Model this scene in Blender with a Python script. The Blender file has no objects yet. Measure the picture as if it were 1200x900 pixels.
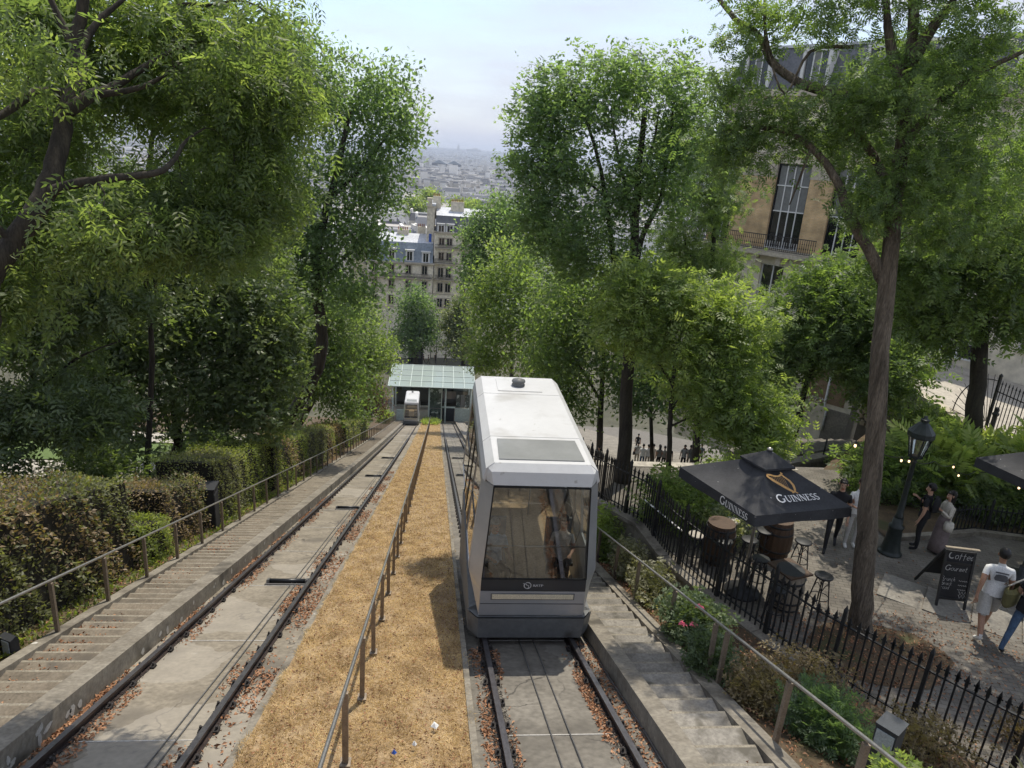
import bpy, bmesh, math, random
import numpy as np
from mathutils import Vector, Matrix
random.seed(7); rng = np.random.default_rng(7)
R = math.radians
scn = bpy.context.scene
COL = scn.collection

# ------------------------------------------------------------------ camera, sky, sun, exposure
RT = Vector((0.99366, -0.08827, 0.06963)).normalized()
FW = Vector((0.105652, 0.944879, -0.309896)).normalized()
RT = (RT - FW * RT.dot(FW)).normalized()
UP = RT.cross(FW).normalized()
FPX = 820.0
cam_d = bpy.data.cameras.new('camera'); cam = bpy.data.objects.new('camera', cam_d); COL.objects.link(cam)
cam.matrix_world = Matrix((( RT.x, UP.x, -FW.x, 0), (RT.y, UP.y, -FW.y, 0), (RT.z, UP.z, -FW.z, 0), (0, 0, 0, 1)))
cam_d.sensor_fit = 'HORIZONTAL'; cam_d.sensor_width = 36.0; cam_d.lens = FPX / 1200 * 36
cam_d.clip_start = 0.1; cam_d.clip_end = 40000
scn.camera = cam

SUN_DIR = Vector((0.20, 0.48, 1.0)).normalized()      # towards the sun
sun_el = math.asin(SUN_DIR.z); sun_az = math.atan2(SUN_DIR.x, SUN_DIR.y)
world = bpy.data.worlds.new("World"); scn.world = world; world.use_nodes = True
wn = world.node_tree; wn.nodes.clear()
w_out = wn.nodes.new('ShaderNodeOutputWorld'); w_bg = wn.nodes.new('ShaderNodeBackground')
sky = wn.nodes.new('ShaderNodeTexSky'); sky.sky_type = 'NISHITA'; sky.sun_disc = False
sky.sun_elevation = sun_el; sky.sun_rotation = sun_az; sky.air_density = 1.0; sky.dust_density = 0.6; sky.ozone_density = 1.5
w_tc = wn.nodes.new('ShaderNodeTexCoord'); w_map = wn.nodes.new('ShaderNodeMapping'); w_map.inputs['Scale'].default_value = (1.0, 1.6, 5.0)
w_map.inputs['Rotation'].default_value = (0, 0.12, 0.5)
w_no = wn.nodes.new('ShaderNodeTexNoise'); w_no.inputs['Scale'].default_value = 1.6; w_no.inputs['Detail'].default_value = 5; w_no.inputs['Roughness'].default_value = .55
w_rp = wn.nodes.new('ShaderNodeValToRGB'); w_rp.color_ramp.elements[0].position = .38; w_rp.color_ramp.elements[1].position = .62
w_rp.color_ramp.elements[0].color = (.36, .36, .36, 1); w_rp.color_ramp.elements[1].color = (1, 1, 1, 1)
w_mx = wn.nodes.new('ShaderNodeMixRGB'); w_mx.inputs[2].default_value = (3.5, 3.62, 4.1, 1)
wn.links.new(w_tc.outputs['Generated'], w_map.inputs[0]); wn.links.new(w_map.outputs[0], w_no.inputs['Vector'])
wn.links.new(w_no.outputs[0], w_rp.inputs[0]); wn.links.new(w_rp.outputs[0], w_mx.inputs[0])
wn.links.new(sky.outputs[0], w_mx.inputs[1]); wn.links.new(w_mx.outputs[0], w_bg.inputs[0]); wn.links.new(w_bg.outputs[0], w_out.inputs[0])
w_bg.inputs[1].default_value = 0.15
sun_d = bpy.data.lights.new('sun', 'SUN'); sun_d.energy = 3.2; sun_d.angle = R(0.5); sun_d.color = (1.0, .93, .81)
sun = bpy.data.objects.new('sun', sun_d); COL.objects.link(sun); sun.rotation_euler = SUN_DIR.to_track_quat('Z', 'Y').to_euler()
sun.location = (0, 0, 40)
scn.view_settings.view_transform = 'Standard'; scn.view_settings.look = 'None'; scn.view_settings.exposure = 0.52; scn.view_settings.gamma = 1.0
scn.view_settings.use_curve_mapping = False
scn.cycles.max_bounces = 12; scn.cycles.diffuse_bounces = 4; scn.cycles.glossy_bounces = 3; scn.cycles.transmission_bounces = 9
scn.cycles.transparent_max_bounces = 10; scn.cycles.volume_bounces = 0; scn.cycles.caustics_reflective = False; scn.cycles.caustics_refractive = False
scn.cycles.use_denoising = True; scn.cycles.use_adaptive_sampling = True; scn.cycles.adaptive_threshold = 0.015

# ------------------------------------------------------------------ measuring: slope of the hill, plaza level, survey of a sight line
S0 = 0.361; H0 = 4.03
def zt(y): return -H0 - S0 * y + 1.2e-4 * y * y          # top of the rails
def zp(y): return -7.6 - 0.06 * (y - 8.0)                 # the café plaza
def ray(px, py): return FW + RT * ((px - 600) / FPX) + UP * ((450 - py) / FPX)
def at(px, py, d): return ray(px, py) * d                  # point at a measured distance d
def aty(px, py, y): r = ray(px, py); return r * (y / r.y)
def lerp(a, b, t): return a + (b - a) * t

# ------------------------------------------------------------------ materials
MATS = {}
def mat(name, col, rough=.8, var=.18, scale=6.0, col2=None, bump=0.0, bscale=None, metal=0.0, spec=.35, objrand=0.0, stretch=None, spots=None, world_co=False, fine=.5):
    m = bpy.data.materials.new(name); m.use_nodes = True; nt = m.node_tree; b = nt.nodes['Principled BSDF']
    b.inputs['Roughness'].default_value = rough; b.inputs['Metallic'].default_value = metal; b.inputs['Specular IOR Level'].default_value = spec
    tc = nt.nodes.new('ShaderNodeTexCoord')
    if world_co: src = nt.nodes.new('ShaderNodeNewGeometry').outputs['Position']
    else: src = tc.outputs['Object']
    if stretch:
        mp = nt.nodes.new('ShaderNodeMapping'); mp.inputs['Scale'].default_value = stretch; nt.links.new(src, mp.inputs[0]); src = mp.outputs[0]
    no = nt.nodes.new('ShaderNodeTexNoise'); no.inputs['Scale'].default_value = scale; no.inputs['Detail'].default_value = 8; no.inputs['Roughness'].default_value = .62
    nt.links.new(src, no.inputs['Vector'])
    rp = nt.nodes.new('ShaderNodeValToRGB'); c2 = col2 or tuple(min(1, c * (1 + var)) for c in col); c1 = col if col2 else tuple(c * (1 - var) for c in col)
    rp.color_ramp.elements[0].position = .32; rp.color_ramp.elements[1].position = .68
    rp.color_ramp.elements[0].color = (*c1, 1); rp.color_ramp.elements[1].color = (*c2, 1)
    nt.links.new(no.outputs[0], rp.inputs[0]); out = rp.outputs[0]
    if fine:
        n2 = nt.nodes.new('ShaderNodeTexNoise'); n2.inputs['Scale'].default_value = scale * 9; n2.inputs['Detail'].default_value = 4; nt.links.new(src, n2.inputs['Vector'])
        mr = nt.nodes.new('ShaderNodeMapRange'); mr.inputs[1].default_value = .3; mr.inputs[2].default_value = .7; mr.inputs[3].default_value = 1 - fine * .5; mr.inputs[4].default_value = 1 + fine * .35
        nt.links.new(n2.outputs[0], mr.inputs[0])
        mu = nt.nodes.new('ShaderNodeVectorMath'); mu.operation = 'SCALE'; nt.links.new(out, mu.inputs[0]); nt.links.new(mr.outputs[0], mu.inputs['Scale']); out = mu.outputs[0]
    if spots:   # (colour, scale, lo, hi): stains with a shape of their own
        for (sc_, ss, lo, hi) in spots:
            n3 = nt.nodes.new('ShaderNodeTexNoise'); n3.inputs['Scale'].default_value = ss; n3.inputs['Detail'].default_value = 5; nt.links.new(src, n3.inputs['Vector'])
            r3 = nt.nodes.new('ShaderNodeMapRange'); r3.inputs[1].default_value = lo; r3.inputs[2].default_value = hi; nt.links.new(n3.outputs[0], r3.inputs[0])
            mx = nt.nodes.new('ShaderNodeMixRGB'); mx.inputs[2].default_value = (*sc_, 1); nt.links.new(r3.outputs[0], mx.inputs[0]); nt.links.new(out, mx.inputs[1]); out = mx.outputs[0]
    if objrand:
        oi = nt.nodes.new('ShaderNodeObjectInfo'); mr = nt.nodes.new('ShaderNodeMapRange'); mr.inputs[3].default_value = 1 - objrand; mr.inputs[4].default_value = 1 + objrand
        nt.links.new(oi.outputs['Random'], mr.inputs[0]); mu = nt.nodes.new('ShaderNodeVectorMath'); mu.operation = 'SCALE'
        nt.links.new(out, mu.inputs[0]); nt.links.new(mr.outputs[0], mu.inputs['Scale']); out = mu.outputs[0]
    nt.links.new(out, b.inputs['Base Color'])
    if bump:
        nb = nt.nodes.new('ShaderNodeTexNoise'); nb.inputs['Scale'].default_value = bscale or scale * 4; nb.inputs['Detail'].default_value = 6; nt.links.new(src, nb.inputs['Vector'])
        bp = nt.nodes.new('ShaderNodeBump'); bp.inputs['Strength'].default_value = min(1, bump * 10); bp.inputs['Distance'].default_value = bump; nt.links.new(nb.outputs[0], bp.inputs['Height']); nt.links.new(bp.outputs[0], b.inputs['Normal'])
    MATS[name] = m; return m
def cracked(m, scale=.8, dark=(.07, .06, .05), patch=(.34, .31, .26)):      # wandering cracks and repaired patches
    nt = m.node_tree; b = nt.nodes['Principled BSDF']; src = b.inputs['Base Color'].links[0].from_socket; tc = nt.nodes.new('ShaderNodeTexCoord')
    nz = nt.nodes.new('ShaderNodeTexNoise'); nz.inputs['Scale'].default_value = 2.2; nz.inputs['Detail'].default_value = 5; nt.links.new(tc.outputs['Object'], nz.inputs['Vector'])
    ad = nt.nodes.new('ShaderNodeMixRGB'); ad.blend_type = 'ADD'; ad.inputs[0].default_value = .55; nt.links.new(tc.outputs['Object'], ad.inputs[1]); nt.links.new(nz.outputs['Color'], ad.inputs[2])
    vo = nt.nodes.new('ShaderNodeTexVoronoi'); vo.feature = 'DISTANCE_TO_EDGE'; vo.inputs['Scale'].default_value = scale; nt.links.new(ad.outputs[0], vo.inputs['Vector'])
    mr = nt.nodes.new('ShaderNodeMapRange'); mr.inputs[1].default_value = .004; mr.inputs[2].default_value = .016; mr.inputs[3].default_value = .85; mr.inputs[4].default_value = 0; nt.links.new(vo.outputs['Distance'], mr.inputs[0])
    n2 = nt.nodes.new('ShaderNodeTexNoise'); n2.inputs['Scale'].default_value = .7; nt.links.new(tc.outputs['Object'], n2.inputs['Vector']); m2 = nt.nodes.new('ShaderNodeMapRange'); m2.inputs[1].default_value = .48; m2.inputs[2].default_value = .56; nt.links.new(n2.outputs[0], m2.inputs[0])
    mu = nt.nodes.new('ShaderNodeMath'); mu.operation = 'MULTIPLY'; nt.links.new(mr.outputs[0], mu.inputs[0]); nt.links.new(m2.outputs[0], mu.inputs[1])
    x1 = nt.nodes.new('ShaderNodeMixRGB'); x1.inputs[2].default_value = (*dark, 1); nt.links.new(mu.outputs[0], x1.inputs[0]); nt.links.new(src, x1.inputs[1])
    v2 = nt.nodes.new('ShaderNodeTexVoronoi'); v2.inputs['Scale'].default_value = .55; nt.links.new(ad.outputs[0], v2.inputs['Vector']); sp = nt.nodes.new('ShaderNodeSeparateColor'); nt.links.new(v2.outputs['Color'], sp.inputs[0])
    m3 = nt.nodes.new('ShaderNodeMapRange'); m3.inputs[1].default_value = .80; m3.inputs[2].default_value = .81; m3.inputs[4].default_value = .40; nt.links.new(sp.outputs[0], m3.inputs[0])
    x2 = nt.nodes.new('ShaderNodeMixRGB'); x2.inputs[2].default_value = (*patch, 1); nt.links.new(m3.outputs[0], x2.inputs[0]); nt.links.new(x1.outputs[0], x2.inputs[1]); nt.links.new(x2.outputs[0], b.inputs['Base Color'])
def brickmat(name, c1, c2, mortar, bw, bh, msize=.012, bump=.01, offset=.5, rough=.85, axes='XZ', rot=0.0, stain=None):
    m = bpy.data.materials.new(name); m.use_nodes = True; nt = m.node_tree; b = nt.nodes['Principled BSDF']; b.inputs['Roughness'].default_value = rough; b.inputs['Specular IOR Level'].default_value = .3
    tc = nt.nodes.new('ShaderNodeTexCoord'); src = tc.outputs['Object']
    mp = nt.nodes.new('ShaderNodeMapping')
    if axes == 'XZ': mp.inputs['Rotation'].default_value = (R(-90), 0, 0)
    elif axes == 'YZ': mp.inputs['Rotation'].default_value = (R(-90), 0, R(0)); 
    else: mp.inputs['Rotation'].default_value = (0, 0, rot)
    nt.links.new(src, mp.inputs[0])
    br = nt.nodes.new('ShaderNodeTexBrick'); br.inputs['Color1'].default_value = (*c1, 1); br.inputs['Color2'].default_value = (*c2, 1); br.inputs['Mortar'].default_value = (*mortar, 1)
    br.inputs['Scale'].default_value = 1; br.inputs['Mortar Size'].default_value = msize; br.inputs['Brick Width'].default_value = bw; br.inputs['Row Height'].default_value = bh; br.offset = offset
    nt.links.new(mp.outputs[0], br.inputs['Vector'])
    no = nt.nodes.new('ShaderNodeTexNoise'); no.inputs['Scale'].default_value = 1.3; no.inputs['Detail'].default_value = 7; nt.links.new(src, no.inputs['Vector'])
    mr = nt.nodes.new('ShaderNodeMapRange'); mr.inputs[1].default_value = .3; mr.inputs[2].default_value = .7; mr.inputs[3].default_value = .65; mr.inputs[4].default_value = 1.25; nt.links.new(no.outputs[0], mr.inputs[0])
    mu = nt.nodes.new('ShaderNodeVectorMath'); mu.operation = 'SCALE'; nt.links.new(br.outputs[0], mu.inputs[0]); nt.links.new(mr.outputs[0], mu.inputs['Scale']); nt.links.new(mu.outputs[0], b.inputs['Base Color'])
    bp = nt.nodes.new('ShaderNodeBump'); bp.invert = True; bp.inputs['Distance'].default_value = bump; bp.inputs['Strength'].default_value = .8; nt.links.new(br.outputs['Fac'], bp.inputs['Height']); nt.links.new(bp.outputs[0], b.inputs['Normal'])
    MATS[name] = m; return m
def leafmat(name, dark, mid, light, transl=.56, rough=.5, spec=.4):
    m = bpy.data.materials.new(name); m.use_nodes = True; nt = m.node_tree; b = nt.nodes['Principled BSDF']
    b.inputs['Roughness'].default_value = rough; b.inputs['Specular IOR Level'].default_value = spec
    a = nt.nodes.new('ShaderNodeAttribute'); a.attribute_name = 'tint'
    rp = nt.nodes.new('ShaderNodeValToRGB'); e = rp.color_ramp.elements; e[0].color = (*dark, 1); e[1].color = (*light, 1); k = e.new(.5); k.color = (*mid, 1)
    nt.links.new(a.outputs['Fac'], rp.inputs[0]); nt.links.new(rp.outputs[0], b.inputs['Base Color'])
    if transl:
        t = nt.nodes.new('ShaderNodeBsdfTranslucent'); mu = nt.nodes.new('ShaderNodeMixRGB'); mu.blend_type = 'MULTIPLY'; mu.inputs[0].default_value = 1; mu.inputs[2].default_value = (3.0, 3.1, 1.15, 1)
        nt.links.new(rp.outputs[0], mu.inputs[1]); nt.links.new(mu.outputs[0], t.inputs[0])
        mx = nt.nodes.new('ShaderNodeMixShader'); mx.inputs[0].default_value = transl; nt.links.new(b.outputs[0], mx.inputs[1]); nt.links.new(t.outputs[0], mx.inputs[2])
        nt.links.new(mx.outputs[0], nt.nodes['Material Output'].inputs[0])
    MATS[name] = m; return m
def glassmat(name, tint, refl=.10, rough=.02, refcol=(1, 1, 1)):
    m = bpy.data.materials.new(name); m.use_nodes = True; nt = m.node_tree; nt.nodes.remove(nt.nodes['Principled BSDF'])
    t = nt.nodes.new('ShaderNodeBsdfTransparent'); t.inputs[0].default_value = (*tint, 1); g = nt.nodes.new('ShaderNodeBsdfGlossy'); g.inputs['Roughness'].default_value = rough; g.inputs[0].default_value = (*refcol, 1)
    lw = nt.nodes.new('ShaderNodeFresnel'); lw.inputs[0].default_value = 1.5; ad = nt.nodes.new('ShaderNodeMath'); ad.operation = 'ADD'; ad.inputs[1].default_value = refl; ad.use_clamp = True
    mx = nt.nodes.new('ShaderNodeMixShader'); nt.links.new(lw.outputs[0], ad.inputs[0]); nt.links.new(ad.outputs[0], mx.inputs[0]); nt.links.new(t.outputs[0], mx.inputs[1]); nt.links.new(g.outputs[0], mx.inputs[2])
    nt.links.new(mx.outputs[0], nt.nodes['Material Output'].inputs[0]); MATS[name] = m; return m
def emitmat(name, col, st):
    m = bpy.data.materials.new(name); m.use_nodes = True; b = m.node_tree.nodes['Principled BSDF']; b.inputs['Base Color'].default_value = (*col, 1)
    b.inputs['Emission Color'].default_value = (*col, 1); b.inputs['Emission Strength'].default_value = st; MATS[name] = m; return m

concrete = mat('concrete', (.165, .142, .106), .9, scale=1.6, col2=(.275, .24, .185), bump=.008, spots=[((.12, .105, .085), .9, .56, .72), ((.10, .09, .075), 5, .66, .76), ((.5, .48, .43), 2.5, .70, .8)])
concrete_r = mat('concrete_worn', (.125, .113, .094), .9, scale=1.3, col2=(.20, .182, .152), bump=.008, spots=[((.10, .09, .075), 1.1, .55, .7), ((.08, .07, .06), 6, .66, .76)])
cracked(concrete); cracked(concrete_r, .9, (.05, .045, .04), (.26, .245, .21))
stepmat = mat('step_concrete', (.125, .103, .076), .92, scale=3, col2=(.215, .182, .137), bump=.006, objrand=.16, world_co=True, spots=[((.11, .095, .075), 2.2, .56, .7)])
stepmat_r = mat('step_concrete_pale', (.15, .137, .115), .92, scale=3, col2=(.27, .25, .215), bump=.006, objrand=.2, world_co=True, spots=[((.11, .10, .08), 3.2, .54, .66)])
kerbmat = mat('kerb_concrete', (.155, .135, .105), .92, scale=2.2, col2=(.26, .235, .19), bump=.008, spots=[((.085, .075, .06), 1.6, .54, .68), ((.55, .53, .48), 3.3, .70, .74)])
railmat = mat('rail_steel', (.045, .035, .033), .5, scale=4, col2=(.085, .062, .055), metal=.5, stretch=(8, .4, 8))
railtop = mat('rail_head', (.16, .15, .16), .35, scale=3, col2=(.24, .23, .24), metal=.8, stretch=(8, .3, 8))
clipmat = mat('clip_iron', (.03, .026, .024), .8, scale=20, bump=.004)
cablemat = mat('cable_steel', (.17, .165, .16), .5, scale=9, metal=.6)
drysoil = mat('dry_turf', (.23, .155, .085), .95, scale=2.4, col2=(.37, .27, .155), bump=.02, bscale=30, spots=[((.13, .085, .04), 3.5, .58, .72), ((.44, .30, .14), 6, .62, .75)])
soil = mat('leafy_soil', (.065, .045, .028), .95, scale=3, col2=(.13, .09, .05), bump=.02, bscale=25, spots=[((.05, .055, .02), 1.5, .55, .7)])
steel = mat('brushed_steel', (.42, .40, .37), .38, scale=8, metal=.85, stretch=(1, 1, 6))
rustpost = mat('post_steel', (.18, .145, .11), .55, scale=5, col2=(.28, .23, .175), metal=.45)
blackiron = mat('black_iron', (.012, .013, .014), .5, scale=12, col2=(.025, .026, .027), bump=.002)
greeniron = mat('green_black_iron', (.012, .017, .016), .42, scale=9, col2=(.025, .033, .031), bump=.002)
bark = mat('bark', (.06, .048, .034), .95, scale=2.2, col2=(.19, .155, .115), bump=.09, bscale=7, stretch=(3.6, 3.6, .42), fine=.9)
barkd = mat('dark_bark', (.022, .019, .015), .95, scale=3, col2=(.06, .05, .037), bump=.03, bscale=10, stretch=(3, 3, .5), fine=.8)
white = mat('white_paint', (.50, .50, .49), .40, scale=.9, col2=(.56, .56, .55), spec=.45, fine=.06, spots=[((.40, .39, .365), 1.4, .56, .74), ((.34, .33, .30), 9, .68, .78)])
silver = mat('silver_paint', (.42, .43, .44), .32, scale=1.4, col2=(.50, .51, .52), metal=.55, fine=.04)
darkgrey = mat('dark_grey_paint', (.10, .105, .106), .55, scale=1.6, col2=(.15, .155, .155), fine=.25, spots=[((.06, .058, .052), 2.5, .58, .75)])
blacktrim = mat('black_trim', (.014, .015, .017), .35, scale=6, fine=.1)
bandm = mat('band_grey', (.035, .036, .038), .3, var=.08, spec=.6, fine=.05)
skylightm = mat('skylight_grey', (.20, .205, .195), .22, scale=1.2, col2=(.27, .275, .265), fine=.05, spec=.6)
tanpanel = mat('tan_panel', (.42, .25, .10), .55, var=.1)
floorm = mat('cabin_floor', (.34, .23, .12), .6, scale=3, col2=(.44, .31, .17))
carglass = glassmat('car_glass', (.74, .76, .74), .13)
darkglass = glassmat('dark_window_glass', (.12, .13, .13), .10)
canopyglass = glassmat('canopy_glass', (.55, .66, .61), .10, .12, (.85, 1, .95))
_nt = canopyglass.node_tree; _d = _nt.nodes.new('ShaderNodeBsdfDiffuse'); _d.inputs[0].default_value = (.46, .515, .485, 1); _m = _nt.nodes.new('ShaderNodeMixShader'); _m.inputs[0].default_value = .5
_l = _nt.nodes['Material Output'].inputs[0].links[0].from_socket; _nt.links.new(_l, _m.inputs[1]); _nt.links.new(_d.outputs[0], _m.inputs[2]); _nt.links.new(_m.outputs[0], _nt.nodes['Material Output'].inputs[0])
lamppane = glassmat('lantern_glass', (.75, .78, .74), .10, .1)
lightstrip = mat('light_strip', (.62, .55, .40), .4, var=.08)
umbf = mat('black_canvas', (.030, .031, .034), .8, scale=3, col2=(.05, .051, .055), fine=.3, bump=.012, bscale=4, spots=[((.5, .5, .48), 15, .735, .75)])
umbw = mat('white_print', (.78, .77, .74), .8, var=.03)
goldp = mat('gold_print', (.42, .22, .07), .8, scale=30, col2=(.62, .38, .15))
woodd = mat('dark_wood', (.05, .028, .016), .6, scale=3, col2=(.10, .058, .032), stretch=(6, 6, .6))
woodp = mat('pale_cask_wood', (.20, .165, .12), .75, scale=3, col2=(.32, .27, .2), stretch=(6, 6, .6))
seatp = mat('pale_seat', (.42, .38, .32), .7)
stone = mat('dressed_stone', (.38, .335, .26), .88, scale=.9, col2=(.50, .45, .36), bump=.006, spots=[((.2, .17, .13), .6, .6, .78)])
creamw = mat('cream_stone', (.58, .52, .40), .88, scale=.25, col2=(.68, .62, .50), spots=[((.42, .37, .29), .35, .62, .8)])
creamp = mat('pale_front', (.68, .62, .48), .88, scale=.25, col2=(.77, .71, .57))
greyst = mat('grey_masonry', (.17, .155, .13), .9, scale=1.1, col2=(.28, .255, .21), bump=.01)
brickw = brickmat('ochre_brick', (.56, .38, .19), (.63, .45, .245), (.42, .34, .24), .22, .075, .008, .006)
zinc = mat('zinc_roof', (.40, .42, .45), .5, scale=.3, col2=(.55, .57, .60))
slate = mat('slate_mansard', (.10, .105, .115), .6, scale=.8, col2=(.16, .165, .175))
blueslate = mat('blue_slate', (.21, .25, .29), .6, scale=.3, col2=(.26, .30, .34))
whitefr = mat('white_frame', (.68, .68, .66), .6, var=.04)
paneblack = mat('window_dark', (.012, .014, .016), .08, var=.3, spec=.7)
panegrey = mat('blind_grey', (.17, .175, .17), .35, var=.15, spec=.5)
plazam = brickmat('plaza_setts', (.135, .12, .10), (.165, .15, .125), (.095, .085, .07), .20, .11, .007, .007, axes='XY', rot=.35)
streetm = mat('stair_street', (.115, .105, .09), .92, scale=2, col2=(.19, .175, .15), bump=.01)
asphalt = mat('asphalt', (.06, .06, .058), .9, scale=3, col2=(.11, .105, .10))
pavem = mat('terrace_paving', (.34, .31, .26), .9, scale=1.0, col2=(.46, .42, .35), bump=.004, spots=[((.2, .18, .15), .8, .58, .75)])
lawnm = mat('lawn_ground', (.07, .11, .025), .95, scale=3, col2=(.12, .17, .045))
bin_m = mat('charcoal_box', (.02, .022, .026), .6, var=.2)
bollm = mat('grey_lamp_box', (.035, .042, .05), .5, var=.15)
bollw = mat('lamp_lens', (.36, .40, .42), .35, var=.1)
chalkb = mat('chalkboard', (.010, .011, .013), .75, scale=8, col2=(.018, .019, .021))
chalkw = mat('chalk', (.36, .36, .35), .95, var=.1)
warmbulb = emitmat('lit_bulb', (1.0, .70, .40), 1.7)
red = mat('red_paint', (.35, .04, .03), .7)
bluesg = mat('blue_panel', (.03, .10, .42), .5)
pinkp = mat('rose_pink', (.72, .10, .18), .6, scale=30, col2=(.85, .25, .3))
greenw = mat('lime_wrapper', (.18, .60, .12), .4, var=.15)
paperm = mat('paper', (.75, .75, .72), .8, var=.05)
citym = mat('city_walls', (.42, .39, .34), .9, scale=.004, col2=(.52, .49, .44), objrand=.25, fine=.2, world_co=True)
def citymat():
    m = bpy.data.materials.new('far_city'); m.use_nodes = True; nt = m.node_tree; b = nt.nodes['Principled BSDF']; b.inputs['Roughness'].default_value = .85
    a = nt.nodes.new('ShaderNodeAttribute'); a.attribute_name = 'tint'; rp = nt.nodes.new('ShaderNodeValToRGB'); e = rp.color_ramp.elements
    e[0].color = (.07, .07, .075, 1); e[1].color = (.80, .78, .74, 1); k = e.new(.35); k.color = (.20, .205, .22, 1); k = e.new(.7); k.color = (.46, .43, .38, 1)
    nt.links.new(a.outputs['Fac'], rp.inputs[0]); nt.links.new(rp.outputs[0], b.inputs['Base Color']); return m
farcity = citymat()

lf_fore = leafmat('leaf_drooping', (.052, .08, .038), (.098, .135, .064), (.18, .215, .10))
lf_dark = leafmat('leaf_glossy_dark', (.05, .075, .035), (.09, .125, .06), (.17, .205, .115), .42, .45, .4)
lf_mid = leafmat('leaf_mid', (.058, .085, .042), (.098, .14, .064), (.16, .20, .095))
lf_grey = leafmat('leaf_greygreen', (.062, .095, .062), (.10, .15, .088), (.16, .21, .12))
lf_bright = leafmat('leaf_bright', (.085, .125, .045), (.155, .205, .082), (.26, .30, .125), .45)
lf_robin = leafmat('leaf_feathery', (.058, .09, .038), (.105, .155, .065), (.19, .24, .10), .42)
lf_purple = leafmat('leaf_purple', (0.036, 0.022, 0.026), (0.072, 0.043, 0.046), (0.116, 0.072, 0.065))
lf_pale = leafmat('leaf_pale_blossom', (0.072, 0.102, 0.043), (0.145, 0.174, 0.087), (0.435, 0.435, 0.290), .3)
lf_hedge = leafmat('leaf_hedge', (.06, .065, .034), (.125, .135, .065), (.22, .225, .11), .35)
lf_hedgeg = leafmat('leaf_hedge_green', (.06, .085, .022), (.13, .165, .045), (.24, .26, .08), .4)
lf_hedgeb = leafmat('leaf_hedge_brown', (.10, .072, .042), (.20, .145, .085), (.31, .235, .145), .25)
lf_dry = leafmat('straw', (.15, .098, .05), (.385, .272, .143), (.61, .48, .295), .2, .8, .1)
lf_litter = leafmat('fallen_leaf', (.12, .06, .032), (.30, .15, .08), (.46, .27, .16), 0, .8, .15)
gritm = leafmat('grit', (0.030, 0.028, 0.025), (0.070, 0.062, 0.055), (0.170, 0.155, 0.140), 0, .9, .1)

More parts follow.
